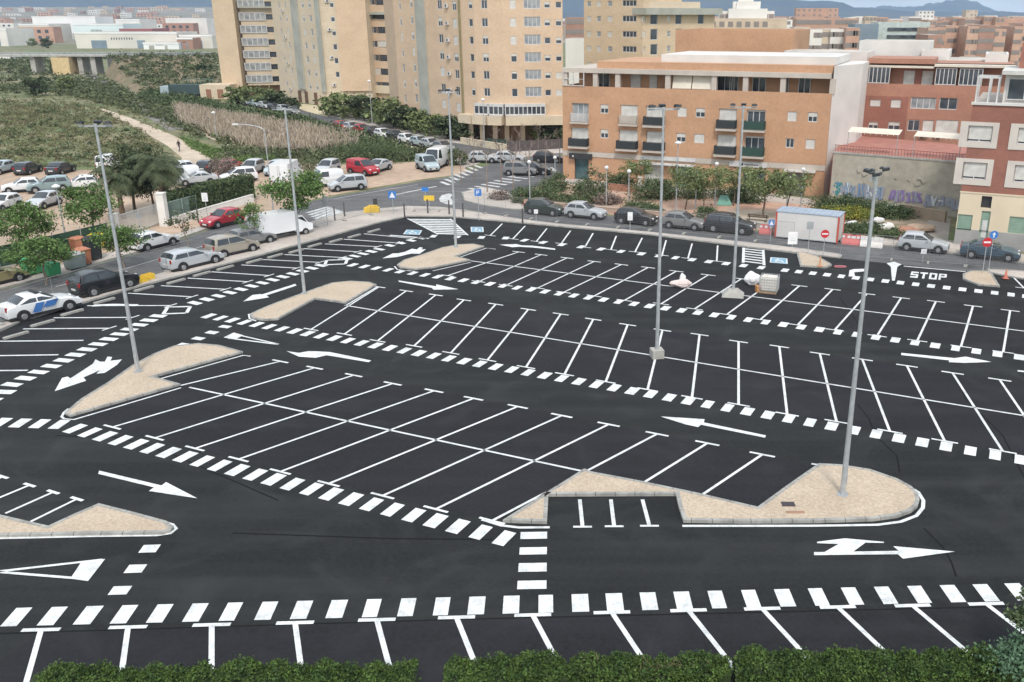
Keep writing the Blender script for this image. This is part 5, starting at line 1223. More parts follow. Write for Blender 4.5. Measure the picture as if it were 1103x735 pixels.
# shrubs in the park and along the plots
def shrub(px, label, rx, rz, m=L_SHRUB, group=None, n=None, ls=.1, ry=None, seed=None):
    rr = random.Random(seed or int(px[0] * 7 + px[1])); p = G(*px); t = MB(); ry = ry or rx
    crown(t, (0, 0, rz * .75), rx, ry, rz, n or int(16 + rx * 14), 60, ls, rr, .5)
    for k in range(4): a = k * 1.57; t.tube((0, 0, 0), (math.cos(a) * rx * .5, math.sin(a) * ry * .5, rz), .04, .01, 4)
    o = t.build("shrub", m); o.location = p; tag(o, label, "shrub", group); return o
gs = "shrubs in the little park"
for u, v, rx, rz, m, lab in ((567, 218, 1.5, .9, L_SHRUB, "round green shrub at the left tip of the park"), (583, 216, 1.9, 1.0, L_SHRUB, "wide green shrub beside the left tip shrub"), (599, 205, 1.8, 1.0, L_SHRUB, "green shrub below the curved shop corner door"), (610, 222, 1.7, .7, L_SHRUB, "dark low shrub behind the dark green car"),
                       (632, 213, 2.0, 1.1, L_SHRUB, "dense green shrub behind the silver hatchback"), (640, 218, 1.4, .8, L_OLIVE, "olive shrub right of the dense green shrub"), (655, 220, 1.3, .7, L_TWIG, "brownish dry shrub behind the silver hatchback's bonnet"), (668, 204, 1.6, 1.2, L_SHRUB, "green shrub by the pale park pier"),
                       (700, 215, 2.0, 1.2, L_SHRUB, "large dark shrub behind the black car"), (716, 214, 1.7, 1.2, L_SHRUB, "large dark shrub left of the slim park lamp"), (690, 229, 1.5, .7, L_SHRUB, "low dark shrub right behind the black car"), (706, 232, .9, .5, L_SHRUB, "small dark shrub left of the grey hatchback"), (760, 237, 1.1, .7, L_SHRUB, "shrub by the terracotta wall near the blue SUV"),
                       (785, 214, 2.0, 1.0, L_SHRUB, "shrub mass left of the rear floodlight mast"), (745, 213, 1.8, 1.0, L_SHRUB, "green shrub in front of the green shop door"), (805, 218, 1.6, 1.0, L_SHRUB, "shrub behind the spreading park tree"), (540, 215, 1.0, .5, L_TWIG, "low dry shrub on the corner pavement")):
    shrub((u, v), lab, rx, rz, m, gs)
gv = "plants in the vacant plot"
for u, v, rx, rz, m, lab in ((897, 229, 2.2, .9, L_SHRUB, "long green bush at the foot of the graffiti wall, behind the cabin"), (918, 228, 2.4, .9, L_SHRUB, "dark green bush under the blue graffiti"), (903, 233, 1.9, .6, L_YEL, "yellow flowering bush behind the site cabin"), (922, 235, 2.0, .6, L_YEL, "yellowish bush right of the site cabin's roof end"),
                       (948, 232, 1.8, .7, L_SHRUB, "green bush right of the front floodlight mast top, in the vacant plot"), (963, 234, 1.7, .6, L_SHRUB, "green bush under the purple graffiti"), (935, 252, 1.5, .6, L_SHRUB, "low green bush behind the red and white barriers"), (915, 254, 1.6, .6, L_SHRUB, "green bush touching the site cabin's right end"), (962, 257, 1.0, .5, L_SHRUB, "small bush behind the silver hatchback at right")):
    shrub((u, v), lab, rx, rz, m, gv)
shrub((242, 191), "brownish round bush by the dirt path's lower end", 1.6, 1.5, L_TWIG)
shrub((383, 168), "dark wide bush above the red van", 3.0, 1.4, L_SHRUB, None, 30); shrub((405, 172), "dark green bush behind the silver saloon", 3.4, 1.6, L_SHRUB, None, 34); shrub((425, 174), "dark bush left of the grey van", 2.6, 1.2, L_SHRUB, None, 28)
shrub((335, 183), "low reddish-green bush left of the red van", 3.2, .9, L_OLIVE, None, 30); shrub((492, 178), "small green bush right of the tall white van", 1.3, 1.2, L_SHRUB)
# the dark hedge-like scrub line, the reed bank, the field: uncountable
def scatter(name, poly_px, n, fn, m, seed):
    rr = random.Random(seed); P = [G(*p) for p in poly_px]; x0, x1 = min(p.x for p in P), max(p.x for p in P); y0, y1 = min(p.y for p in P), max(p.y for p in P); b = MB(); k = 0; tries = 0
    def inside(x, y):
        c = False; j = len(P) - 1
        for i in range(len(P)):
            if (P[i].y > y) != (P[j].y > y) and x < (P[j].x - P[i].x) * (y - P[i].y) / (P[j].y - P[i].y) + P[i].x: c = not c
            j = i
        return c
    while k < n and tries < n * 60:
        tries += 1; x, y = rr.uniform(x0, x1), rr.uniform(y0, y1)
        if inside(x, y): fn(b, x, y, rr); k += 1
    o = b.build(name, m); tag(o, kind='stuff'); return o
def f_bush(s0, s1, n, ls):
    def f(b, x, y, rr):
        s = rr.uniform(s0, s1)
        for i in range(n): leaf(b, Vector((x + rr.gauss(0, s * .5), y + rr.gauss(0, s * .5), abs(rr.gauss(0, s * .42)) + .05)), ls, rr)
    return f
def f_reed(b, x, y, rr):
    h = rr.uniform(.8, 2.0)
    for i in range(5):
        px_, py_ = x + rr.gauss(0, .35), y + rr.gauss(0, .35); a = rr.uniform(0, 3.14); w_ = rr.uniform(.03, .07); dx, dy = math.cos(a) * w_, math.sin(a) * w_; lx, ly = rr.gauss(0, .35), rr.gauss(0, .35)
        b.poly([(px_ - dx, py_ - dy, 0), (px_ + dx, py_ + dy, 0), (px_ + lx + dx * .5, py_ + ly + dy * .5, h * rr.uniform(.7, 1)), (px_ + lx - dx * .5, py_ + ly - dy * .5, h * rr.uniform(.7, 1))])
scatter("reeds", [(190, 116), (230, 124), (280, 132), (330, 141), (385, 150), (388, 160), (340, 166), (300, 166), (262, 158), (220, 143), (195, 133)], 4300, f_reed, L_DRY, 3)
scatter("scrub_line", [(160, 100), (225, 111), (262, 119), (320, 129), (350, 138), (400, 152), (440, 161), (430, 168), (380, 160), (330, 145), (260, 130), (200, 120), (150, 106)], 620, f_bush(.7, 1.6, 60, .26), L_SHRUB, 4)
scatter("scrub", [(345, 150), (430, 160), (470, 168), (440, 174), (340, 176), (300, 172), (240, 172), (240, 162), (330, 166)], 380, f_bush(.5, 1.3, 40, .2), L_OLIVE, 5)
scatter("tussocks", [(-60, 100), (100, 100), (180, 132), (215, 150), (236, 172), (225, 176), (190, 150), (108, 118), (60, 112), (40, 180), (-90, 182)], 900, f_bush(.2, .7, 16, .14), L_GRASS, 6)
scatter("tussocks", [(-60, 112), (105, 116), (150, 140), (190, 172), (150, 180), (-90, 180)], 1000, f_bush(.2, .8, 18, .14), L_GRASS, 16)
scatter("tussocks", [(-30, 96), (100, 88), (150, 104), (215, 130), (300, 165), (215, 150), (180, 133), (120, 115), (60, 100)], 800, f_bush(.4, 1.2, 26, .26), L_OLIVE, 7)
scatter("scrub", [(-60, 66), (50, 66), (100, 82), (150, 104), (100, 108), (0, 100), (-60, 100)], 300, f_bush(.6, 1.7, 40, .35), L_OLIVE, 8)
scatter("scrub", [(-20, 60), (110, 60), (120, 62), (100, 78), (40, 72), (-20, 72)], 60, f_bush(.8, 2.0, 40, .5), L_OLIVE, 9)
# scrub on the embankment
def f_emb(b, x, y, rr):
    t = max(0, min(1, (y - 236) / 74)); z = (zd - .5) * t ** 1.3; s = rr.uniform(.6, 1.5)
    for i in range(30): leaf(b, Vector((x + rr.gauss(0, s * .6), y + rr.gauss(0, s * .5), z + abs(rr.gauss(0, s * .4)))), .32, rr)
scatter("embankment_scrub", [(118, 80), (130, 78), (240, 78), (240, 100), (160, 100)], 360, f_emb, L_OLIVE, 10)
# long clipped hedge by the white wall and bare trees at the crossing
def hedge(label, p0, p1, wd, h, m, n, ls, seed, group=None, lump=.12, name="hedge", top=0.0):
    rr = random.Random(seed); a, c = Vector(p0[:2]), Vector(p1[:2]); L_ = (c - a).length; an = math.atan2(c.y - a.y, c.x - a.x)
    t = thing(name, label, "hedge", (a.x, a.y, top), an, group)
    k = MB(); nx_ = max(4, int(L_ / .5)); 
    ph = [rr.uniform(0, 6) for _ in range(4)]
    def hh(x): return h * (1 + lump * (.5 * math.sin(x * 1.1 + ph[0]) + .4 * math.sin(x * 2.7 + ph[1]) + .25 * math.sin(x * 6.1 + ph[2])))
    for i in range(nx_):
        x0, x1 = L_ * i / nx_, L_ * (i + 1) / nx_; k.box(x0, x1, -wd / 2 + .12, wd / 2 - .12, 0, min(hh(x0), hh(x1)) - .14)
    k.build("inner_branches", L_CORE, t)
    b = MB()
    for i in range(n):
        x = rr.uniform(0, L_); H0 = hh(x); r_ = rr.random(); per = 2 * H0 + wd; q = r_ * per
        bul = .08 * math.sin(x * 5 + ph[2]) + .06 * math.sin(x * 9 + ph[3])
        if q < H0: p = (x, -wd / 2 - bul, q)
        elif q < H0 + wd: p = (x, -wd / 2 + (q - H0), H0 + bul)
        else: p = (x, wd / 2 + bul, q - H0 - wd)
        p = Vector(p) + Vector((rr.gauss(0, .03), rr.gauss(0, .05), rr.gauss(0, .05)))
        if x < .3: p.y *= .7 + x; p.z *= .85 + x * .5
        if x > L_ - .3: p.y *= .7 + (L_ - x)
        leaf(b, p, ls, rr)
    b.build("foliage", m, t); return t
hedge("long clipped dark green hedge above the white wall, right of the palm", G(181, 238), G(270, 215), 1.6, 2.3, L_SHRUB, 9000, .1, 4, lump=.04, top=.3)
LF = [L_HEDGE]
def hz_(u, v, z=0): p = G(u, v, z); return p
def hrow(u0, v0, u1, v1, lab, h, wd, n, seed, m=L_HEDGE, lump=.12):
    return hedge(lab, G(u0, v0, h), G(u1, v1, h), wd, h, m, n, .045, seed, "boxy hedges along the bottom edge", lump)
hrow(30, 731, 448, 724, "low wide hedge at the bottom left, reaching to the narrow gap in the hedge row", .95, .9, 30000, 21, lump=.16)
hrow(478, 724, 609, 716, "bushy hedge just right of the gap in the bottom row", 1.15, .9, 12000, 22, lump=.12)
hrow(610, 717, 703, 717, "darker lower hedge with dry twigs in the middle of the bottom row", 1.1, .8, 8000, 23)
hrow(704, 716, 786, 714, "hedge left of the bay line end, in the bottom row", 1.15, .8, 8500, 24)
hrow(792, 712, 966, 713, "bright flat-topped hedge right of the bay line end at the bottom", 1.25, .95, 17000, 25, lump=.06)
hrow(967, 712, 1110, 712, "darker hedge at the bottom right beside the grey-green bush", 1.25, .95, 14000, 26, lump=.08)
def bush_near(u, v, z, lab, rx, rz, m, n, ls, seed):
    rr = random.Random(seed); p = G(u, v, z); b = MB(); crown(b, (0, 0, 0), rx, rx, rz, n, 60, ls, rr, .45)
    for k in range(5): a = k * 1.3; b.tube((0, 0, -z), (math.cos(a) * rx * .4, math.sin(a) * rx * .4, .1), .03, .012, 5)
    for i in range(len(b.v)):
        if b.v[i][2] < -z: b.v[i] = (b.v[i][0], b.v[i][1], -z)
    o = b.build("shrub", m); o.location = (p.x, p.y, z); tag(o, lab, "shrub")
bush_near(1103, 712, 1.3, "loose grey-green bush in the bottom right corner", .95, .95, L_BLUE, 46, .055, 31)
bush_near(1108, 668, 1.7, "dark green bush rising at the right photo edge above the grey-green bush", .55, .9, L_SHRUB, 30, .06, 33)
# dry twigs in the hedge
def twigs(u, v, lab, seed, n=26):
    rr = random.Random(seed); p = G(u, v, 0); b = MB()
    for i in range(n):
        x = rr.gauss(0, .25); e = Vector((x + rr.gauss(0, .25), rr.gauss(0, .15), rr.uniform(.9, 1.35))); m_ = Vector((x * .7, rr.gauss(0, .1), .6)); b.tube((x * .5, 0, 0), m_, .012, .009, 4); b.tube(m_, e, .009, .004, 4)
        for k in range(3): b.tube(m_.lerp(e, .4 + .2 * k), m_.lerp(e, .5 + .2 * k) + Vector((rr.gauss(0, .12), rr.gauss(0, .1), .12)), .005, .003, 3)
    o = b.build("dry_twigs", mat("dry_wood", (0.30, 0.22, 0.14), .9)); o.location = p; tag(o, lab, "twigs")
twigs(703, 752, "tangle of dry brown twigs standing in the middle of the bottom hedge", 3); twigs(640, 750, "few dry twigs in the dark hedge right of the bushy one", 4, 9); twigs(752, 752, "thin dry twigs by the bay line end in the bottom hedge", 5, 8)
# bare trees
def bare_kind(seed, h):
    rr = random.Random(seed); b = MB(); t_ = MB()
    def grow(p, d, L_, r, lv):
        e = p + d * L_; b.tube(p, e, r, r * .7, 5, caps=False)
        if lv == 0: return
        for k in range(3 if lv > 1 else 4):
            nd = (d + Vector((rr.gauss(0, .5), rr.gauss(0, .5), rr.uniform(0, .35)))).normalized(); grow(p.lerp(e, rr.uniform(.6, 1)), nd, L_ * rr.uniform(.6, .78), r * .6, lv - 1)
    b.tube((0, 0, 0), (0, 0, h * .4), .065, .05, 6); grow(Vector((0, 0, h * .4)), Vector((0, 0, 1)), h * .2, .05, 4)
    return b.mesh("bare_tree", L_TWIG)
BK = [bare_kind(s_, 5.2) for s_ in (1, 2, 3)]
gb = "bare trees at the crossing"
for i, (u, v, lab, s_) in enumerate(((497, 199, "bare tree left of the zebra crossing near the tall white van", .9), (511, 194, "reddish bare tree just right of the zebra crossing's far side", 1.1), (525, 208, "slender bare tree on the corner pavement, nearest the camera", 1.15), (540, 196, "bare tree behind the corner pavement", 1.1), (553, 209, "bare tree at the park's left tip", 1.1),
                               (556, 186, "bare tree in front of the grey car on the side street", 1.0), (570, 205, "bare tree at the park edge under the black car", 1.15), (588, 198, "bare tree standing over the park shrubs", 1.2), (603, 180, "bare tree next to the salmon block's left corner", 1.0), (580, 170, "bare tree before the curved tower's low dark fence", 1.0), (535, 172, "far bare tree below the curved tower's columns", .9), (560, 168, "far bare tree right below the glazed gallery", .9))):
    o = link("bare_tree", BK[i % 3]); o.location = G(u, v); o.scale = (s_, s_, s_ * 1.05); o.rotation_euler = (0, 0, i * 1.1); tag(o, lab, "tree", gb)

# second reed patches broken by grass
scatter("grass", [(196, 150), (240, 165), (262, 168), (300, 172), (236, 176), (205, 158)], 700, f_bush(.2, .6, 24, .12), leafm("bright_grass", (0.13, 0.19, 0.06), (0.10, 0.155, 0.05)), 18)
scatter("scrub", [(190, 120), (230, 128), (280, 136), (330, 146), (388, 156), (388, 166), (300, 166), (262, 158), (220, 143)], 110, f_bush(.5, 1.2, 60, .18), L_OLIVE, 19)
scatter("grass", [(215, 128), (300, 145), (385, 160), (385, 168), (300, 168), (235, 155)], 500, f_bush(.3, .8, 24, .12), MATS["tussock"], 23)
scatter("scrub", [(-60, 108), (105, 116), (150, 140), (190, 172), (150, 180), (-90, 182), (-90, 120)], 150, f_bush(.4, 1.3, 70, .16), L_SHRUB, 29)
scatter("tussocks", [(-60, 104), (105, 116), (150, 140), (190, 172), (150, 180), (-90, 182), (-90, 120)], 700, f_bush(.3, 1.0, 24, .14), leafm("brown_tussock", (0.17, 0.14, 0.08), (0.12, 0.12, 0.06)), 33)
# ================================================================ VEHICLES
def paint(n, c, r=.32): return mat("paint_" + n, c, r, tuple(min(1, x * 1.06) for x in c), .5, 2, coat=.5, metal=0.0)
P_ = {'white': paint('white', (.72, .73, .74)), 'silver': paint('silver', (.44, .46, .48)), 'grey': paint('grey', (.20, .20, .20)), 'dark': paint('dark', (.03, .034, .042)), 'black': paint('black', (.014, .016, .019)), 'blue': paint('blue', (.05, .085, .12)),
      'green': paint('green', (.02, .035, .03)), 'red': paint('red', (.38, .025, .04)), 'gold': paint('gold', (.26, .23, .12)), 'beige': paint('beige', (.33, .30, .25)), 'lblue': paint('lblue', (.36, .43, .46)), 'teal': paint('teal', (.22, .30, .31))}
M_TYRE = mat("tyre", (.018, .018, .02), .85); M_RIM = mat("rim", (.42, .43, .44), .35, metal=.6); M_CGLASS = mat("car_glass", (.02, .026, .032), .08, (.035, .042, .05), 2, spec=.8)
M_HL = mat("headlight", (.75, .77, .78), .15); M_TL = mat("taillight", (.35, .015, .015), .25); M_TRIM = mat("black_trim", (.02, .02, .022), .6); M_PLATE = mat("number_plate", (.75, .75, .70), .5)
# profile: lower body (x,z) rear->front, cabin (belt rear, roof rear, roof front, belt front); metres, x forward
KIND = {
 'hatch': dict(L=4.0, W=1.72, lower=[(-1.98, .28), (-2.0, .62), (-1.93, .98), (-1.9, 1.0), (.62, .95), (1.35, .86), (1.86, .70), (1.98, .48), (1.95, .25)], cab=[(-1.86, 1.0), (-1.50, 1.42), (-.9, 1.47), (-.15, 1.46), (.72, .94)], wx=(-1.25, 1.22), r=.31),
 'sedan': dict(L=4.5, W=1.76, lower=[(-2.22, .30), (-2.25, .62), (-2.2, .96), (-1.75, 1.02), (.75, .95), (1.6, .84), (2.12, .68), (2.25, .48), (2.2, .25)], cab=[(-1.68, 1.02), (-1.0, 1.40), (-.6, 1.43), (-.1, 1.42), (.86, .94)], wx=(-1.35, 1.38), r=.32),
 'estate': dict(L=4.6, W=1.78, lower=[(-2.27, .30), (-2.3, .65), (-2.24, 1.0), (-2.2, 1.02), (.8, .97), (1.6, .86), (2.15, .70), (2.3, .48), (2.25, .25)], cab=[(-2.18, 1.02), (-1.86, 1.42), (-1.0, 1.49), (.0, 1.46), (.9, .96)], wx=(-1.38, 1.42), r=.33),
 'suv': dict(L=4.4, W=1.84, lower=[(-2.17, .38), (-2.2, .75), (-2.15, 1.1), (-2.1, 1.12), (.85, 1.08), (1.6, .99), (2.1, .86), (2.2, .6), (2.15, .33)], cab=[(-2.08, 1.12), (-1.85, 1.60), (-1.0, 1.68), (.05, 1.64), (.92, 1.07)], wx=(-1.32, 1.35), r=.36),
 'mpv': dict(L=4.2, W=1.78, lower=[(-2.07, .32), (-2.1, .7), (-2.04, 1.04), (-2.0, 1.06), (1.0, 1.0), (1.6, .90), (2.0, .74), (2.1, .5), (2.05, .27)], cab=[(-1.98, 1.06), (-1.8, 1.58), (-1.0, 1.66), (.15, 1.60), (1.15, .99)], wx=(-1.3, 1.32), r=.32),
 'van': dict(L=4.4, W=1.84, lower=[(-2.17, .30), (-2.2, .7), (-2.18, 1.1), (-2.16, 1.12), (1.2, 1.1), (1.7, .98), (2.1, .8), (2.2, .5), (2.15, .27)], cab=[(-2.14, 1.12), (-2.08, 1.78), (-1.6, 1.85), (.35, 1.82), (1.28, 1.09)], wx=(-1.3, 1.38), r=.33, panel=True),
 'bigvan': dict(L=5.4, W=2.0, lower=[(-2.67, .35), (-2.7, .8), (-2.68, 1.25), (-2.66, 1.28), (1.85, 1.25), (2.3, 1.12), (2.62, .95), (2.7, .6), (2.65, .3)], cab=[(-2.64, 1.28), (-2.60, 2.42), (-2.3, 2.52), (1.0, 2.48), (1.92, 1.24)], wx=(-1.65, 1.75), r=.36, panel=True),
}
def car_meshes(kind, col):
    K = KIND[kind]; W2 = K['W'] / 2; low, cab = K['lower'], K['cab']; m = P_[col]; belt = cab[0][1]
    def hw(x, z):
        f = abs(x) / (K['L'] / 2); w_ = W2 * (1 - .10 * max(0, f - .55) / .45 - .0)
        if z > belt - .1: w_ = min(w_, W2 - .04) * (1 - .20 * max(0, (z - belt)) / .55 * (.45 if K.get('panel') else 1))
        if z < .4: w_ -= .05
        return w_
    b = MB()
    # lower shell: cross-section ring per outline point plus a sill line for roundness
    def ring(seq, closed_bottom=True):
        for sgn in (-1, 1):
            ids = [b.vert((x, sgn * hw(x, z), z)) for x, z in seq]; b.face(ids if sgn < 0 else ids[::-1])
        n = len(seq)
        for i in range(n - 1):
            (x0, z0), (x1, z1) = seq[i], seq[i + 1]
            k = 6; pr = None
            def pts(x, z):
                h_ = hw(x, z); return [(x + (0 if abs(x) < K['L'] * .38 else -math.copysign(.10, x) * (abs(t) ** 3)), t * h_, z + .035 * (1 - t * t) * (1 if z > .8 else 0)) for t in (-1, -.6, -.2, .2, .6, 1)]
            A, B_ = pts(x0, z0), pts(x1, z1)
            A[0] = (x0, A[0][1], z0); A[-1] = (x0, A[-1][1], z0); B_[0] = (x1, B_[0][1], z1); B_[-1] = (x1, B_[-1][1], z1)
            for j in range(5): b.poly([A[j], A[j + 1], B_[j + 1], B_[j]])
        b.poly([(seq[0][0], -hw(*seq[0]), seq[0][1]), (seq[0][0], hw(*seq[0]), seq[0][1]), (seq[-1][0], hw(*seq[-1]), seq[-1][1]), (seq[-1][0], -hw(*seq[-1]), seq[-1][1])])
    ring(low); 
    cb = [(cab[0][0], belt - .03)] + cab[1:-1] + [(cab[-1][0], cab[-1][1] - .03)]; ring(cb)
    me = b.mesh("body", m, tri=True); bm = bmesh.new(); bm.from_mesh(me); bmesh.ops.remove_doubles(bm, verts=bm.verts, dist=.004); bmesh.ops.recalc_face_normals(bm, faces=bm.faces)
    bmesh.ops.bevel(bm, geom=[e for e in bm.edges if len(e.link_faces) == 2 and e.calc_face_angle(0) > .7], offset=.035, segments=2, affect='EDGES', profile=.6)
    for f in bm.faces: f.smooth = True
    bm.to_mesh(me); bm.free()
    out = [("body", me, None, (0, 0, 0), [])]
    g = MB(); o_ = .018
    def sidew(x0, x1, zt_, zb_, sgn, slx0=0.0, slx1=0.0):
        P = [(x0, zb_), (x1, zb_), (x1 + slx1, zt_), (x0 + slx0, zt_)]
        g.poly([(x, sgn * (hw(x, z) + o_), z) for x, z in (P if sgn < 0 else P[::-1])])
    zt_ = cab[2][1] - .13; zb_ = belt + .04
    xr0, xf1 = cab[0][0] + .22, cab[-1][0] - .28; xr_t = cab[1][0] + .16; xf_t = cab[3][0] - .02; mid = (cab[1][0] + cab[3][0]) / 2 + .12
    for sgn in (-1, 1):
        if K.get('panel'):
            xs_ = cab[3][0] - .75; sidew(xs_, xf1, zt_ - .05 if kind == 'bigvan' else zt_, zb_, sgn, 0, (xf_t - xf1))
        else:
            sidew(xr0, mid - .04, zt_, zb_, sgn, xr_t - xr0, 0); sidew(mid + .04, xf1, zt_, zb_, sgn, 0, xf_t - xf1)
    def crossq(p0, p1, i0, i1, off):
        (xa, za), (xb_, zb2) = p0, p1; d = Vector((xb_ - xa, 0, zb2 - za)); nrm = Vector((-d.z, 0, d.x)).normalized()
        if nrm.z < 0: nrm = -nrm
        a = (xa + d.x * i0, za + d.z * i0); c = (xa + d.x * i1, za + d.z * i1)
        pts = []
        for (x, z), s_ in ((a, -1), (a, 1), (c, 1), (c, -1)): pts.append((x + nrm.x * off, s_ * (hw(x, z) - .10), z + nrm.z * off))
        g.poly(pts)
    def crossband(p0, p1, i0, i1, off):
        (xa, za), (xb_, zb2) = p0, p1
        d = Vector((xb_ - xa, 0, zb2 - za)); nrm = Vector((-d.z, 0, d.x)).normalized()
        if nrm.z < 0: nrm = -nrm
        T_ = (-1, -.6, -.2, .2, .6, 1)
        for j in range(5):
            P = []
            for i_, t in ((i0, T_[j]), (i0, T_[j + 1]), (i1, T_[j + 1]), (i1, T_[j])):
                x, z = xa + d.x * i_, za + d.z * i_; h_ = hw(x, z) - .09
                P.append((x + nrm.x * off, t * h_, z + nrm.z * off + .035 * (1 - t * t)))
            g.poly(P)
    crossband(cab[3], cab[4], .07, .93, .02)
    if not K.get('panel'): crossband(cab[0], cab[1], .12, .9, .03)
    else: crossband(cab[0], cab[1], .35, .85, .03)
    out.append(("windows", g.mesh("windows", M_CGLASS), None, (0, 0, 0), []))
    t = MB(); xe = K['L'] / 2
    t.box(-xe + .1, xe - .1, -W2 + .1, W2 - .1, .17, .34); t.box(xe - .06, xe + .005, -W2 * .55, W2 * .55, .36, .52)
    for wx in K['wx']:
        for sgn in (-1, 1): t.tube((wx, sgn * (W2 - .25), K['r'] + .02), (wx, sgn * (W2 + .006), K['r'] + .02), K['r'] + .07, n=18)
    out.append(("trim", t.mesh("trim", M_TRIM), None, (0, 0, 0), []))
    wb = MB(); r = K['r']; wb.tube((0, -.1, 0), (0, .1, 0), r, n=18); wm_ = wb.mesh("wheel", M_TYRE)
    rb = MB()
    for s_ in (-1, 1): rb.tube((0, .085 * s_, 0), (0, .108 * s_, 0), r * .62, r * .55, n=12)
    rm = rb.mesh("rim", M_RIM)
    for wx in K['wx']:
        for sgn in (-1, 1): out.append(("wheel", wm_, None, (wx, sgn * (W2 - .075), r), [("rim", rm)]))
    zf = low[-3][1]; hb_ = MB(); hb_.sphere((0, 0, 0), .11, .2, .08); hm = hb_.mesh("headlight", M_HL, smooth=True)
    for sgn in (-1, 1): out.append(("headlight", hm, None, (low[-3][0] - .06, sgn * (W2 - .34), zf - .03), []))
    tb_ = MB(); tb_.box(-.06, .04, -.09, .09, -.14, .14); tm = tb_.mesh("taillight", M_TL)
    for sgn in (-1, 1): out.append(("taillight", tm, None, (-xe + .055, sgn * (W2 - .19), belt - .14), []))
    pb = MB(); pb.box(-.02, .0, -.26, .26, -.06, .06); pm_ = pb.mesh("number_plate", M_PLATE)
    out.append(("number_plate", pm_, None, (-xe - .005, 0, .62), [])); out.append(("number_plate", pm_, None, (xe + .03, 0, .42), []))
    mb_ = MB(); mb_.box(-.06, .06, -.09, .09, -.06, .06); mm_ = mb_.mesh("mirror", m)
    for sgn in (-1, 1): out.append(("mirror", mm_, None, (cab[-1][0] - .35, sgn * (W2 + .06), belt + .06), []))
    return out
CM = {}
def car(kind, col, px, head, label, group="parked cars", name=None, cat=None, cen=False, sc_=1.0):
    """px = where the near side touches the ground (photo pixel); head = world heading in degrees"""
    key = (kind, col)
    if key not in CM: CM[key] = car_meshes(kind, col)
    p = G(*px); h = rad(head)
    if not cen:
        n = Vector((-math.sin(h), math.cos(h), 0)); 
        if n.y < 0: n = -n
        p = p + n * KIND[kind]['W'] / 2
    van = kind in ('van', 'bigvan')
    t = thing(name or ("parked_van" if van else "parked_car"), label, cat or ("van" if van else "car"), (p.x, p.y, .03), h, group); t.scale = (sc_,) * 3
    for nm, me, _, l, sub in CM[key]:
        o = link(nm, me, t); o.location = l
        for n2, m2 in sub: link(n2, m2, o)
    return t
ST = -25.3; LS = 61.0
g1 = "cars parked on the street behind the lot"
car('hatch', 'green', (583, 232.5), ST + 180 + 180, "dark green hatchback, leftmost of the row parked along the park", g1)
car('hatch', 'silver', (627, 236.5), ST, "silver hatchback second in the row along the park", g1)
car('hatch', 'black', (682, 243), ST, "black hatchback third in the row along the park", g1)
car('hatch', 'grey', (734, 248), ST, "brownish grey hatchback behind the centre mast, along the park", g1)
car('suv', 'dark', (783, 252.5), ST, "dark navy SUV parked next to the bench and white cabin", g1)
car('hatch', 'silver', (993, 272.5), ST, "pale silver hatchback before the driveway at right", g1)
car('sedan', 'blue', (1065, 281), ST, "dark blue saloon parked by the grey plinth at far right", g1)
g2 = "cars on the left street"
car('sedan', 'white', (52, 341), LS - 8, "white saloon with blue side stripes at the lower left behind the pavement", g2, sc_=1.04)
car('suv', 'black', (122, 316), LS - 4, "black SUV seen from behind, left of the yellow crates", g2)
car('estate', 'silver', (216, 289), LS - 5, "silver estate car by the lot's left pavement", g2)
car('mpv', 'beige', (258, 275.5), LS - 8, "beige-grey people carrier with pale roof ahead of the silver estate", g2)
car('hatch', 'grey', (278, 265.5), LS - 10, "grey hatchback mostly hidden between the people carrier and the white truck", g2)
car('sedan', 'gold', (2, 309), LS, "old olive gold saloon cut by the left photo edge", g2)
car('hatch', 'white', (174, 268), LS + 180 + 180, "white hatchback half under the round street tree", g2)
car('hatch', 'red', (247, 244), LS + 180, "crimson hatchback in front of the long hedge", g2)
g3 = "cars on the dirt ground"
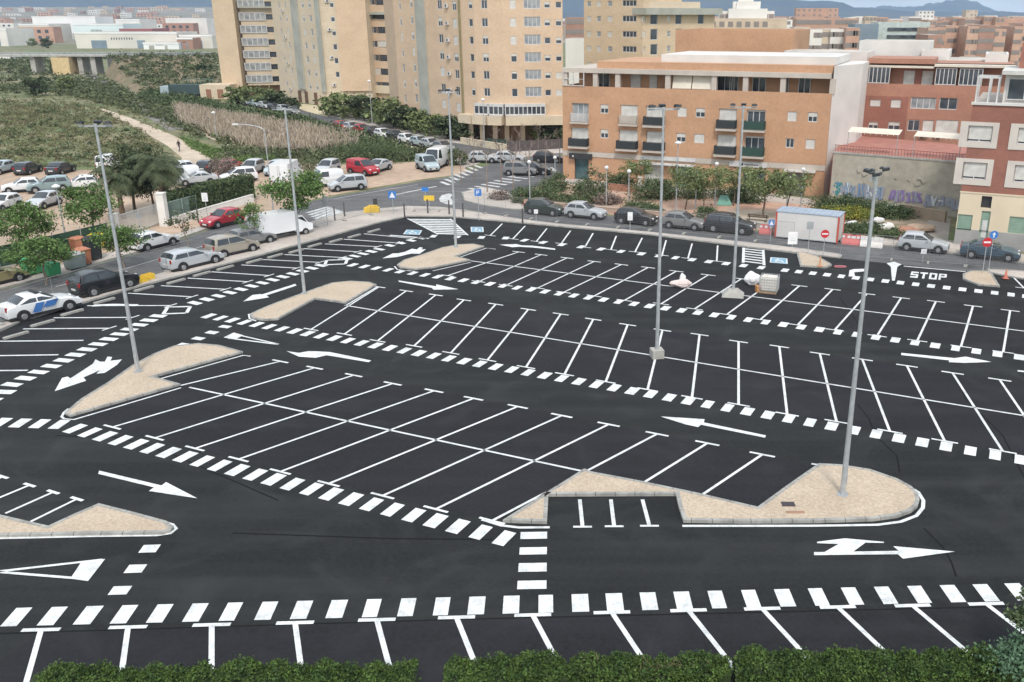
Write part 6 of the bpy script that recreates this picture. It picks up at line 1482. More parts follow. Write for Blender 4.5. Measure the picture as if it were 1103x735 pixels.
for k, c, px, hd, lab in (('hatch', 'lblue', (8, 187), -95, "pale blue-grey car at the left edge, back row of the dirt ground"), ('hatch', 'dark', (39, 187), 90, "dark navy hatchback in the back row beside the grass"), ('sedan', 'dark', (74, 187), 90, "dark grey car in the back row left of the white box van"),
      ('bigvan', 'white', (108, 184), 97, "white high box van in the back row behind the leftmost mast"), ('hatch', 'white', (24, 208), -150, "white hatchback left of the grey-green SUV, middle row"), ('suv', 'teal', (54, 208), -150, "grey-green SUV in the middle row of the dirt ground"),
      ('hatch', 'white', (87, 205), -150, "white car right of the grey-green SUV, middle row"), ('hatch', 'white', (13, 226), -95, "white small car nearest the left edge, front row"), ('hatch', 'silver', (57, 223), -95, "silver-white car behind the pale street lamp, front row"),
      ('van', 'white', (196, 198), -150, "white small van beside the palm crown"), ('sedan', 'silver', (214, 200), -150, "silver-blue low car with its bonnet over the hedge"), ('hatch', 'white', (197, 188), -120, "white car glimpsed right behind the palm crown"), ('hatch', 'dark', (232, 185), 90, "dark green-black car at the end of the dirt path"), ('hatch', 'red', (257, 184), 90, "red car between the dark car and the silver people carrier"),
      ('mpv', 'white', (259, 197), -150, "white-silver car pointing at the camera above the hedge's right end"), ('mpv', 'silver', (280, 187), -95, "silver people carrier facing the camera right of the red car"), ('mpv', 'lblue', (306, 188), -95, "pale blue car behind the white box truck"),
      ('mpv', 'silver', (361, 187), -100, "silver car behind the white van, left of the red van"), ('van', 'red', (385, 189), -38, "bright red van on the dirt ground"), ('van', 'white', (352, 202), -150, "white panel van left of the silver people carrier"), ('mpv', 'silver', (377, 206), -150, "silver people carrier nearest the road on the dirt ground"),
      ('sedan', 'silver', (414, 185), -110, "silver saloon right of the red van"), ('van', 'lblue', (453, 184), -60, "grey-blue minibus left of the tall white van"), ('bigvan', 'white', (478, 181), -100, "tall white van with big windscreen at the right end of the dirt ground")):
    car(k, c, px, hd, lab, g3, sc_=.8 if k == 'bigvan' and px[0] < 200 else 1.0)
g4 = "cars parked along the tower street"
tdir = math.degrees(math.atan2((G(470, 158) - G(365, 138)).y, (G(470, 158) - G(365, 138)).x))
for i, (u, v, k, c, lab) in enumerate(((364, 140.5, 'hatch', 'red', "red car at the far end of the row under the towers"), (375, 142, 'hatch', 'silver', "silver car between the two red cars under the towers"), (386, 144.5, 'hatch', 'red', "second red car of the row under the towers"), (397, 147, 'hatch', 'dark', "dark car right of the second red car"),
      (409, 149.5, 'hatch', 'white', "white car in the middle of the row under the towers"), (422, 152, 'hatch', 'black', "black car right of the white car under the towers"), (435, 155.5, 'hatch', 'white', "cream white car near the curved tower's far corner"), (448, 158.5, 'hatch', 'lblue', "pale blue car above the grey-blue minibus"), (460, 161, 'hatch', 'silver', "silver car left above the tall white van"), (473, 164, 'hatch', 'grey', "grey car behind the tall white van"),
      (250, 111, 'hatch', 'red', "small dark red car far left at the towers"), (262, 113.5, 'hatch', 'silver', "distant silver car under the leftmost tower, first of the far row"), (272, 115.5, 'hatch', 'lblue', "distant pale blue car second of the far row"), (282, 117.5, 'hatch', 'silver', "distant silver car third of the far row"), (292, 119.5, 'hatch', 'dark', "distant dark car in the far row"), (302, 121.5, 'hatch', 'silver', "distant silver car fifth of the far row"), (311, 124, 'hatch', 'grey', "distant grey car at the right end of the far row"))):
    car(k, c, (u, v), tdir, lab, g4)
car('mpv', 'grey', (559, 190), -10, "grey car crossing behind the bare trees", "cars on the side street"); car('hatch', 'black', (575, 189), -10, "black car right of the grey one behind the bare trees", "cars on the side street")
for u, v, c, lab in ((590, 176, 'dark', "distant dark car near the salmon block's corner"), (548, 176, 'silver', "distant silver car below the columns"), (520, 176, 'silver', "distant silver car left of the far bare tree")): car('hatch', c, (u, v), -5, lab, "cars on the side street")
# blue side stripes of the white saloon
for o in COL.objects:
    if o.get('label', '').startswith("white saloon with blue"):
        b = MB()
        for sgn in (-1, 1):
            y = sgn * .885
            for x0, x1, z0, z1, sl in ((-.85, -.35, .42, .98, .3), (-.2, .5, .6, .98, .3)): b.poly([(x0, y, z0), (x1, y, z0), (x1 + sl, y, z1), (x0 + sl, y, z1)], 0)
        b.build("side_stripe", mat("stripe_blue", (.05, .16, .42), .4), o)
        b = MB(); b.box(-.35, -.15, -.5, .5, 1.47, 1.56); b.build("roof_bar", M_TRIM, o)
# box truck by the left street
def box_truck(px, head, label):
    p = G(*px); h = rad(head); n = Vector((-math.sin(h), math.cos(h), 0)); n = n if n.y > 0 else -n; p += n * 1.05
    t = thing("box_truck", label, "truck", (p.x, p.y, .03), h, None)
    b = MB(); b.box(-3.2, 1.0, -1.05, 1.05, .75, 2.75); b.build("cargo_box", P_['white'], t)
    for s_ in (-.5, .5):
        d = MB(); d.box(-3.23, -3.2, s_ - .48, s_ + .48, .8, 2.65); d.box(-3.25, -3.23, s_ * .2 - .02, s_ * .2 + .02, .9, 2.6, 1); d.build("rear_door", [P_['white'], M_GALV], t)
    b = MB(); pr = [(1.1, .5), (3.0, .5), (3.05, 1.15), (2.55, 1.35), (1.95, 2.15), (1.1, 2.2)]
    for sgn in (-1, 1):
        ids = [b.vert((x, sgn * (.98 - .1 * (z > 1.3)), z)) for x, z in pr]; b.face(ids if sgn < 0 else ids[::-1])
    for i in range(6):
        (x0, z0), (x1, z1) = pr[i], pr[(i + 1) % 6]; b.poly([(x0, -.98 + .1 * (z0 > 1.3), z0), (x0, .98 - .1 * (z0 > 1.3), z0), (x1, .98 - .1 * (z1 > 1.3), z1), (x1, -.98 + .1 * (z1 > 1.3), z1)])
    b.build("cab", P_['white'], t)
    b = MB(); b.poly([(2.52, -.8, 1.42), (2.52, .8, 1.42), (2.02, .78, 2.1), (2.02, -.78, 2.1)])
    for sgn in (-1, 1): b.poly([(1.3, sgn * .9, 1.4), (2.4, sgn * .9, 1.4), (1.92, sgn * .9, 2.0), (1.3, sgn * .9, 2.0)])
    b.build("windows", M_CGLASS, t)
    b = MB(); b.box(-3.1, 2.9, -.5, .5, .45, .75); b.build("chassis", M_TRIM, t)
    wb = MB(); wb.tube((0, -.13, 0), (0, .13, 0), .38, n=18); wm_ = wb.mesh("wheel", M_TYRE); rb = MB()
    for s_ in (-1, 1): rb.tube((0, s_ * .11, 0), (0, s_ * .14, 0), .2, n=12)
    rm = rb.mesh("rim", M_RIM)
    for x in (-2.0, 2.1):
        for y in (-.88, .88): o = link("wheel", wm_, t); o.location = (x, y, .38); link("rim", rm, o)
    b = MB(); b.box(-3.26, -3.23, -.95, -.8, .85, 1.0); b.box(-3.26, -3.23, .8, .95, .85, 1.0); b.build("taillight", M_TL, t)
    return t
box_truck((312, 258), LS - 11, "white box truck with double rear doors under the large street tree").scale = (.86, .86, .84)
box_truck((301, 199), LS + 30, "white box truck on the dirt ground behind the tall mast")
# ================================================================ STREET FURNITURE, MASTS, FENCES, SITE THINGS
def mast(px, vtop, label, base=None, yaw=0.0, z0=.14, heads=3, r=.115):
    p = G(px[0], px[1], z0 if base is None else .03); h = Zat(vtop, p.y) - p.z
    t = thing("floodlight_mast", label, "floodlight mast", p, yaw, "tall floodlight masts of the car park")
    b = MB(); b.tube((0, 0, 0), (0, 0, h), r, r * .5, 14); b.box(-.2, .2, -.2, .2, 0, .03)
    for k in range(4): a = PI / 4 + k * PI / 2; b.tube((math.cos(a) * .22, math.sin(a) * .22, 0), (math.cos(a) * .22, math.sin(a) * .22, .08), .02, n=6)
    pole = b.build("pole", M_GALV, t, smooth=False)
    d = MB(); d.box(-.07, .07, -r - .004, -r + .03, .5, .95); d.build("access_door", M_GALV, pole)
    b = MB(); b.box(-.85, .85, -.035, .035, h - .04, h + .04); b.tube((0, 0, h - .3), (0, 0, h + .12), .08, n=10); b.build("crossbar", M_GALV, t)
    hb = MB(); hb.box(-.2, .2, -.30, .02, -.05, .06); hb.box(-.17, .17, -.27, 0, -.058, -.05, 1); hb.box(-.14, .14, -.05, .12, .06, .13); hm = hb.mesh("floodlight", [M_DARK, mat("lamp_lens", (.55, .57, .58), .2)])
    for i, x in enumerate((-.68, 0, .68)[:heads]):
        o = link("floodlight", hm, t); o.location = (x, -.06 if i != 1 else .2, h + .14); o.rotation_euler = (rad(-14), 0, (0, PI, .2)[i % 3]); o.scale = (.82, .82, .9)
    if base == 'block':
        b = MB(); b.box(-.34, .34, -.34, .34, 0, .5); b.build("concrete_base", M_CONC, t); pole.location = (0, 0, 0)
    if base == 'cone':
        b = MB(); P = [(-.75, -.75), (.75, -.75), (.75, .75), (-.75, .75)]; q = [(-.3, -.3), (.3, -.3), (.3, .3), (-.3, .3)]
        a = [b.vert((*x, 0)) for x in P]; c = [b.vert((*x, .45)) for x in q]; b.face(c)
        for i in range(4): b.face((a[i], a[(i + 1) % 4], c[(i + 1) % 4], c[i]))
        b.build("concrete_base", M_CONC, t)
    return t
mast((149, 400), 136, "leftmost tall grey mast, with three floodlights, on the arrowhead island")
mast((328, 316), 118, "tall grey mast on the boomerang island, second from the left")
mast((491, 266), 100, "tall grey mast on the farthest island, third from the left", yaw=.3)
mast((707.5, 385), 118, "tall grey mast on a square concrete block between two bay rows", 'block', .2)
mast((789.5, 318), 116, "tall grey mast on a sloped concrete foot left of the white water tank", 'cone', -.2)
mast((907.5, 533), 190, "thickest-looking tall mast nearest the camera, on the largest island", yaw=1.05)
def lamp(px, vtop, label, kind, arm=1.2, yaw=0, m=M_GALV, group="street lamps"):
    p = G(*px); h = Zat(vtop, p.y); t = thing("street_lamp", label, "street lamp", p, yaw, group)
    b = MB(); b.tube((0, 0, 0), (0, 0, h - (0.6 if kind == 'arm' else 0)), .07, .045, 8)
    if kind == 'arm':
        prev = Vector((0, 0, h - .6))
        for k in range(1, 7): a = k / 6 * PI / 2; q = Vector((-arm * (1 - math.cos(a)), 0, h - .6 + .6 * math.sin(a))); b.tube(prev, q, .04, .035, 6); prev = q
    b.build("pole", m, t)
    g_ = MB()
    if kind == 'arm': g_.box(-arm - .45, -arm + .1, -.12, .12, h - .06, h + .06)
    elif kind == 'globe': g_.sphere((0, 0, h + .12), .22, .22, .2)
    else:
        g_.tube((0, 0, h), (0, 0, h + .1), .3, .34, 12); g_.tube((0, 0, h + .1), (0, 0, h + .28), .34, .05, 12)
    g_.build("lamp_head", mat("lamp_white", (.75, .75, .74), .4), t)
lamp((296, 240), 134, "curved arm street lamp with pale head above the dirt ground, left of the second mast", 'arm', 2.4)
lamp((73, 268), 202, "pale pinkish-headed lamp on a thin pole by the green fence at left", 'disc')
lamp((728, 228), 155, "slim dark-topped park lamp between the shop doors", 'none', m=M_GALV)
for u, v, vt, lab in ((571, 222, 176, "white globe lamp at the left end of the park"), (598, 195, 171, "white globe lamp near the salmon block's corner"), (653, 222, 182, "white globe lamp in front of the shop wall, left part"), (677, 225, 186, "white globe lamp by the pale park pier"),
                      (749, 225, 187, "white globe lamp right of the green shop door"), (770, 222, 178, "white globe lamp below the white-framed shop band"), (847, 228, 193, "white globe lamp near the dark garage door's left side"), (862, 226, 184, "white globe lamp in front of the garage door")):
    lamp((u, v), vt, lab, 'globe', group="globe lamps in the park")
for u, v, vt, lab in ((402, 146, 88, "tall thin lamp post under the middle tower"), (486, 165, 100, "tall thin lamp post by the curved tower's left corner"), (522, 160, 108, "tall thin lamp post before the curved tower's columns"), (234, 153, 122, "thin wooden pole in the reed bank")):
    lamp((u, v), vt, lab, 'none')
# signs
M_BLU = mat("sign_blue", (.05, .20, .55), .4); M_RED = mat("sign_red", (.55, .03, .04), .4); M_YEL = mat("sign_yellow", (.75, .50, .05), .5); M_SGREY = mat("sign_back", (.34, .36, .37), .5); M_SW = mat("sign_white", (.78, .78, .78), .5)
def sign(px, vc, label, kind, w_=.62, h_=.62, yaw=0.0, post=True):
    p = G(*px); z = Zat(vc, p.y); t = thing("road_sign", label, "road sign", p, yaw, "road signs")
    if post: b = MB(); b.tube((0, 0, 0), (0, 0, z + h_ / 2), .03, n=8); b.build("post", M_GALV, t)
    b = MB()
    y = -.05
    if kind in ('noentry', 'round'):
        b.tube((0, y, z), (0, y + .02, z), w_ / 2, n=24, mi=0)
    else: b.box(-w_ / 2, w_ / 2, y, y + .02, z - h_ / 2, z + h_ / 2)
    m = {'noentry': M_RED, 'round': M_BLU, 'ped': M_BLU, 'blue': M_BLU, 'yellow': M_YEL, 'back': M_SGREY, 'white': M_SW, 'park': M_BLU, 'dark': M_DARK}[kind]
    pl = b.build("sign_plate", m, t); s_ = MB()
    f = y - .006
    if kind == 'noentry': s_.box(-w_ * .36, w_ * .36, f, f + .005, z - w_ * .09, z + w_ * .09)
    elif kind == 'ped':
        s_.poly([(-w_ * .38, f, z - h_ * .36), (w_ * .38, f, z - h_ * .36), (0, f, z + h_ * .38)])
    elif kind == 'park':
        s_.box(-.14, -.07, f, f + .004, z - .2, z + .2); s_.box(-.07, .1, f, f + .004, z + .13, z + .2); s_.box(-.07, .1, f, f + .004, z - .02, z + .05); s_.box(.06, .13, f, f + .004, z - .0, z + .18)
    elif kind == 'round': s_.poly([(-.05, f, z - .2), (.05, f, z - .2), (.05, f, z + .02), (.14, f, z + .02), (0, f, z + .2), (-.14, f, z + .02), (-.05, f, z + .02)])
    elif kind == 'white': s_.box(-w_ * .25, w_ * .25, f, f + .004, z - .02, z + .0, 1); s_.box(-w_ * .25, w_ * .25, f, f + .004, z - .2, z - .17, 1)
    if s_.f: s_.build("sign_symbol", [M_SW, M_SGREY], pl)
    return t
sign((424, 232), 210, "blue pedestrian sign left of the yellow box on the corner", 'ped', .75, .75); sign((459, 224), 204, "small blue sign beyond the yellow box", 'blue', .7, .45)
sign((516, 238), 207.5, "blue parking sign on a pair of thin posts right of the third mast", 'park', .65, .65); sign((829.5, 262), 240, "blue sign at the left end of the white site cabin", 'ped', .5, .55)
sign((886.5, 276), 252, "round red no-entry sign in front of the white cabin", 'noentry', .68); sign((870, 275), 243, "grey back of a square sign over the cabin's front", 'back', .55, .6)
sign((853, 268), 256.5, "small white notice board standing before the cabin", 'white', .8, 1.05); sign((1058, 296), 261, "round red no-entry sign by the far right island", 'noentry', .72)
sign((1064, 296), 253, "round blue direction sign above the red one at far right", 'round', .62); sign((1104, 290), 262, "blue sign at the right photo edge", 'ped', .6, .5)
sign((353, 244), 217, "grey sign seen from behind beside the big street tree", 'back', .5, .95); sign((225, 244), 212.5, "grey-white sign on a thin post left of the red car", 'white', .55, .8)
sign((153, 258), 232, "blue-grey post sign before the white gate", 'back', .3, .6); sign((405, 228), 218, "small black box on a post by the yellow bin", 'dark', .42, .75)
sign((463, 229), 213.5, "wide yellow board on thin legs at the corner", 'yellow', 1.05, .5)
for u, v, vc, lab, w1_, h1_ in ((577.5, 240, 228, "small white notice on the fence before the dark green hatchback", .38, .4), (678.5, 249, 233, "white notice on the fence before the black hatchback", .45, .75), (993.5, 283, 271, "small white notice on the fence before the pale silver hatchback", .45, .4)):
    sign((u, v), vc, lab, 'white', w1_, h1_, post=True)
# yellow skip bag, crates, barriers
b = MB(); b.prism([(-.75, -.3), (.75, -.3), (.7, .35), (-.6, .35)], 0, .5); b.prism([(-.4, -.2), (.6, -.2), (.5, .25), (-.3, .25)], .5, .68)
o = b.build("yellow_barrier", M_YEL); o.location = G(401, 230) + Vector((0, 0, .12)); tag(o, "low yellow plastic barrier on the pavement left of the blue pedestrian sign", "barrier")
def crate(px, label, m=M_YEL, s_=(.8, .5, .42)):
    t = MB(); w_, d_, h_ = s_; t.box(-w_ / 2, w_ / 2, -d_ / 2, d_ / 2, 0, .04)
    for a in (((-w_ / 2, -w_ / 2 + .04), (-d_ / 2, d_ / 2)), ((w_ / 2 - .04, w_ / 2), (-d_ / 2, d_ / 2)), ((-w_ / 2 + .04, w_ / 2 - .04), (-d_ / 2, -d_ / 2 + .04)), ((-w_ / 2 + .04, w_ / 2 - .04), (d_ / 2 - .04, d_ / 2))):
        for z in (.04, .2): t.box(*a[0], *a[1], z, z + .12 + (.06 if z > .1 else 0))
    o = t.build("crate", m); o.location = G(*px) + Vector((0, 0, .12)); o.rotation_euler = (0, 0, rad(LS)); tag(o, label, "crate", "yellow crates")
crate((153, 305.5), "yellow crate touching the black SUV's end of the pavement"); crate((160, 302.5), "yellow crate right of the one by the black SUV", s_=(.8, .55, .55))
def plastic_barrier(px, m, label, L_=1.5):
    b = MB(); pr = [(-.28, 0), (.28, 0), (.24, .18), (.1, .5), (.08, .85), (-.08, .85), (-.1, .5), (-.24, .18)]
    A = [b.vert((-L_ / 2, y, z)) for y, z in pr]; B_ = [b.vert((L_ / 2, y, z)) for y, z in pr]; b.face(A[::-1]); b.face(B_)
    for i in range(8): b.face((A[i], A[(i + 1) % 8], B_[(i + 1) % 8], B_[i]))
    for x in (-.45, .0, .45): b.box(x - .12, x + .12, -.115, -.1, .55, .75, 1)
    o = b.build("plastic_barrier", [m, M_SW]); o.location = G(*px); o.rotation_euler = (0, 0, rad(ST)); tag(o, label, "barrier", "water-filled plastic barriers")
M_BR = mat("barrier_red", (.60, .16, .15), .5); M_BW = mat("barrier_white", (.72, .68, .64), .5)
for u, v, m, lab in ((914, 263, M_BR, "red plastic barrier nearest the white site cabin"), (924, 264, M_BR, "red plastic barrier left of the white ones"), (934, 265.5, M_BW, "white plastic barrier between red and white ones"), (943, 266.5, M_BW, "white plastic barrier nearest the silver hatchback"), (825, 252, M_BR, "red plastic barrier at the cabin's left end")):
    plastic_barrier((u, v), m, lab, 1.15)
# red kerb stop loop and orange post on the small island
b = MB(); N = 14
for i in range(N):
    a, c = 2 * PI * i / N, 2 * PI * (i + 1) / N; b.tube((.45 * math.cos(a), .22 * math.sin(a), .05), (.45 * math.cos(c), .22 * math.sin(c), .05), .05, n=6)
o = b.build("hose_loop", mat("pink_hose", (.45, .14, .16), .5)); o.location = G(905, 288, .03); tag(o, "pinkish red loop of hose lying right of the small wedge island", "hose")
b = MB(); b.tube((0, 0, 0), (0, 0, .8), .07, .05, 8); b.box(-.18, .18, -.18, .18, 0, .06); o = b.build("marker_post", mat("orange_plastic", (.62, .30, .16), .5)); o.location = G(883, 287, .14); tag(o, "short orange post on the small wedge island", "marker post")
b = MB(); b.tube((0, 0, .04), (0, 0, .7), .14, .03, 10); b.box(-.2, .2, -.2, .2, 0, .04); o = b.build("traffic_cone", mat("cone_red", (.62, .2, .14), .5)); o.location = G(1083, 300, .1); tag(o, "red-orange cone on the pavement at far right", "traffic cone")
# white site cabin
c0 = G(834, 256.5); c1 = G(902, 263.5); e = (c1 - c0); L_ = e.length; an = math.atan2(e.y, e.x)
t = thing("site_cabin", "white portable site cabin with red corner posts and bluish roof on the street", "site cabin", c0, an)
hC = 2.35
b = MB(); b.box(.06, L_ - .06, .03, 2.3, .18, hC); b.build("wall", mat("cabin_white", (.62, .60, .58), .6, (.56, .54, .52), .6), t)
b = MB(); b.box(.0, L_, -.02, 2.35, hC, hC + .08)
for i in range(12): b.box(L_ * i / 12, L_ * i / 12 + .05, 0.0, 2.33, hC + .08, hC + .11)
b.build("roof", mat("cabin_roof", (.36, .42, .50), .5, (.30, .36, .43), 1.5), t)
M_CR = mat("cabin_red", (.50, .09, .06), .5)
for x in (0, L_ - .14):
    for y in (-.02, 2.23): b = MB(); b.box(x, x + .14, y, y + .12, .1, hC); b.build("corner_post", M_CR, t)
b = MB(); b.box(.14, L_ - .14, 0, .03, .12, .2); b.build("sill", M_GALV, t)
b = MB(); b.box(.3, .8, .0, 2.2, 0, .12); b.box(L_ - .8, L_ - .3, 0, 2.2, 0, .12); b.build("skid", M_DARK, t)
b = MB(); b.box(L_ * .52, L_ * .52 + .45, .0, .03, 1.3, 1.75); b.build("vent_plate", M_GALV, t)
# IBC tank on pallet + bulk bag + orange box
p = G(828, 314.5, .03)
t = thing("water_tank", "white caged plastic water tank on a wooden pallet among the bays", "water tank", p, rad(-20))
b = MB(); b.box(-.6, .6, -.5, .5, .16, 1.15); me = b.mesh("tank", mat("tank_plastic", (.66, .62, .56), .5, (.60, .56, .50), 2)); bm = bmesh.new(); bm.from_mesh(me); bmesh.ops.bevel(bm, geom=list(bm.edges), offset=.09, segments=3, affect='EDGES'); bm.to_mesh(me); bm.free(); tk = link("tank", me, t)
b = MB(); b.tube((0, 0, 1.14), (0, 0, 1.22), .16, n=14); b.build("tank_lid", M_BW, tk)
b = MB()
for i in range(8):
    x = -.61 + 1.22 * i / 7
    for y in (-.52, .52): b.tube((x, y, .15), (x, y, 1.18), .014, n=5)
for i in range(7):
    y = -.52 + 1.04 * i / 6
    for x in (-.62, .62): b.tube((x, y, .15), (x, y, 1.18), .014, n=5)
for z in (.2, .4, .6, .8, 1.0, 1.18):
    for y in (-.52, .52): b.tube((-.62, y, z), (.62, y, z), .014, n=5)
    for x in (-.62, .62): b.tube((x, -.52, z), (x, .52, z), .014, n=5)
b.build("cage", M_GALV, t)
b = MB()
for y in (-.45, 0, .45): b.box(-.6, .6, y - .06, y + .06, 0, .1)
for i in range(7): b.box(-.6 + i * .18, -.48 + i * .18, -.5, .5, .1, .14)
b.build("pallet", mat("pallet_wood", (.36, .25, .16), .9, (.28, .19, .12), 3), t)
rr = random.Random(4)
def lumpy(name, px, rx, ry, rz, m, label, cat, z=.03, seed=1):
    rr = random.Random(seed); bm = bmesh.new(); bmesh.ops.create_icosphere(bm, subdivisions=3, radius=1)
    for v in bm.verts:
        n = .12 * math.sin(v.co.x * 5 + seed) + .1 * math.sin(v.co.y * 7 + seed * 2) + rr.uniform(-.05, .05); v.co = Vector((v.co.x * rx * (1 + n), v.co.y * ry * (1 + n), max(-.82, v.co.z) * rz * (1 + n)))
    me = bpy.data.meshes.new(name); bm.to_mesh(me); bm.free(); me.materials.append(m); o = link(name, me); o.location = G(px[0], px[1], z) + Vector((0, 0, rz * .82)); tag(o, label, cat); return o
M_BAG = mat("white_bag", (.78, .77, .76), .7, (.70, .68, .68), 3)
lumpy("bulk_bag", (810, 306), .62, .5, .48, M_BAG, "full white sack slumped left of the caged water tank", "sack", seed=2)
lumpy("plastic_sheet", (823, 306), .35, .25, .22, mat("pink_sheet", (.70, .58, .56), .6), "crumpled pinkish white sheet between the sack and the water tank", "plastic sheet", seed=5)
b = MB(); b.box(-.3, .3, -.22, .22, .04, .42); b.box(-.33, .33, -.25, .25, .42, .47); b.box(-.12, .12, -.23, -.22, .2, .3, 1); o = b.build("tool_box", [mat("orange_box", (.58, .27, .10), .5), M_DARK]); o.location = G(818.5, 314.5, .03); o.rotation_euler = (0, 0, .2); tag(o, "orange toolbox in front of the caged water tank", "toolbox")
lumpy("bulk_bag", (734, 309), .75, .45, .3, mat("pink_bag", (.66, .55, .52), .7), "low pinkish white sack on the bay line near the centre mast", "sack", seed=7)
lumpy("sack", (735, 304), .22, .2, .34, M_BAG, "small white sack standing on the low pinkish sack", "sack", z=.3, seed=9)
# construction fence panels along the lot
M_FG_ = mat("dull_galvanised", (0.26, 0.26, 0.255), 0.6)
def fence_meshes():
    b = MB(); w_, h = 3.3, 1.95
    for a, c in (((0, 0, .1), (0, 0, h)), ((w_, 0, .1), (w_, 0, h)), ((0, 0, h), (w_, 0, h)), ((0, 0, .2), (w_, 0, .2))): b.tube(a, c, .015, n=6)
    m_ = MB()
    for i in range(1, 30): x = w_ * i / 30; m_.box(x - .003, x + .003, -.002, .002, .2, h)
    for j in range(1, 9): z = .2 + (h - .2) * j / 9; m_.box(0, w_, -.003, .003, z - .003, z + .003)
    f = MB(); f.box(-.1, .1, -.3, .3, 0, .12)
    return b.mesh("fence_frame", M_FG_), m_.mesh("mesh_infill", M_FG_), f.mesh("foot", M_CONC)
FM = fence_meshes()
def fence_line(px, zbase, label, w_=3.3):
    P = [G(*p) for p in px]; seg = 0; rest = []
    pts = []
    for a, c in zip(P, P[1:]):
        n = max(1, round((c - a).length / w_))
        for i in range(n): pts.append((a.lerp(c, i / n), a.lerp(c, (i + 1) / n)))
    for a, c in pts:
        t = thing("fence_panel", label, "fence panel", (a.x, a.y, zbase), math.atan2(c.y - a.y, c.x - a.x), label.split(',')[0])
        t.scale = ((c - a).length / 3.3, 1, 1)
        link("frame", FM[0], t); link("mesh_infill", FM[1], t); link("foot", FM[2], t)
fence_line([(-60, 379), (0, 352), (60, 331), (150, 304), (210, 286), (260, 270), (340, 246), (400, 233), (438, 228)], .12, "wire mesh site fence panels along the left pavement, galvanised")
fence_line([(446, 229), (500, 229), (545, 234.5), (600, 241), (700, 250), (854, 266)], .12, "wire mesh site fence panels along the rear pavement, galvanised")
fence_line([(905, 277), (960, 281), (1040, 288), (1110, 296), (1160, 303)], .03, "wire mesh site fence panels at the right rear of the lot, galvanised")
# green perimeter fence, white walls, gate at left
def wall_obj(name, a, c, th, h, m, label, cat="wall", z=0.0):
    A, B_ = G(*a), G(*c); e = B_ - A; an = math.atan2(e.y, e.x); b = MB(); b.box(0, e.length, -th / 2, th / 2, 0, h); b.box(-.02, e.length + .02, -th / 2 - .03, th / 2 + .03, h, h + .06)
    o = b.build(name, m); o.location = (A.x, A.y, z); o.rotation_euler = (0, 0, an); tag(o, label, cat); return o
M_WW = mat("white_wall", (.74, .72, .68), .85, (.64, .62, .58), .7)
wall_obj("white_wall", (188, 243), (273, 217.5), .25, .75, M_WW, "low white wall under the clipped hedge")
wall_obj("white_wall", (93, 268), (128, 258), .25, .9, M_WW, "short white wall left of the gate, behind the mast")
b = MB(); b.box(-.35, .35, -.35, .35, 0, 3.0); b.box(-.4, .4, -.4, .4, 3.0, 3.1); o = b.build("gate_pillar", M_WW); o.location = G(178, 243.5); tag(o, "tall white gate pillar at the palm's foot", "gate pillar")
b = MB(); b.box(-.3, .3, -.3, .3, 0, 2.2); b.box(-.35, .35, -.35, .35, 2.2, 2.28); o = b.build("gate_pillar", M_WW); o.location = G(126, 258); tag(o, "white gate pillar left of the white gate, right of the leftmost mast", "gate pillar")
def bar_gate(a, c, h, m, label, z=.1, solid=False, green=False):
    A, B_ = G(*a), G(*c); e = B_ - A; L_ = e.length; t = thing("gate" if not green else "garden_fence", label, "gate" if not green else "fence", (A.x, A.y, z), math.atan2(e.y, e.x))
    b = MB()
    for x in (0, L_ / 2, L_): b.box(x - .04, x + .04, -.04, .04, 0, h)
    for zz in (.1, h - .05): b.box(0, L_, -.03, .03, zz, zz + .06)
    b.build("frame", m, t); b = MB(); x = .08
    while x < L_: b.box(x, x + .035, -.01, .01, .12, h - .05); x += .11
    b.build("bars", m, t)
    if green: b = MB(); b.box(.04, L_ - .04, .02, .05, .1, h - .08); b.build("screen", mat("green_screen", (.03, .075, .05), .8), t)
    return t
bar_gate((129, 257), (174, 242), 1.9, mat("pale_gate", (.55, .55, .53), .5), "pale barred sliding gate between the two white pillars")
bar_gate((183, 241), (213, 232), 1.7, mat("pale_green_metal", (.30, .38, .34), .5), "pale green framed fence with dark screen right of the palm", green=True, z=.3)
A_f = [(-60, 309), (0, 290), (60, 276.5), (118, 262)]
for i, lab in enumerate(("dark green screened fence at the left photo edge", "dark green screened fence behind the first street trees", "dark green screened fence next to the short white wall")):
    a, c = A_f[i], A_f[i + 1]; A, B_ = G(*a), G(*c); e = B_ - A; L_ = e.length; t = thing("screened_fence", lab, "fence", A, math.atan2(e.y, e.x), "dark green fence runs")
    b = MB(); b.box(0, L_, -.02, .02, .15, 1.75); b.build("screen", mat("green_screen", (.025, .06, .042), .85, (.02, .045, .03), .8), t)
    n = max(2, int(L_ / 2.6))
    for k in range(n + 1): b = MB(); b.tube((L_ * k / n, -.05, 0), (L_ * k / n, -.05, 2.0), .035, n=6); b.build("post", M_GALV, t)
    b = MB(); b.box(0, L_, -.12, .12, 0, .15); b.build("kerb", M_CONC, t)
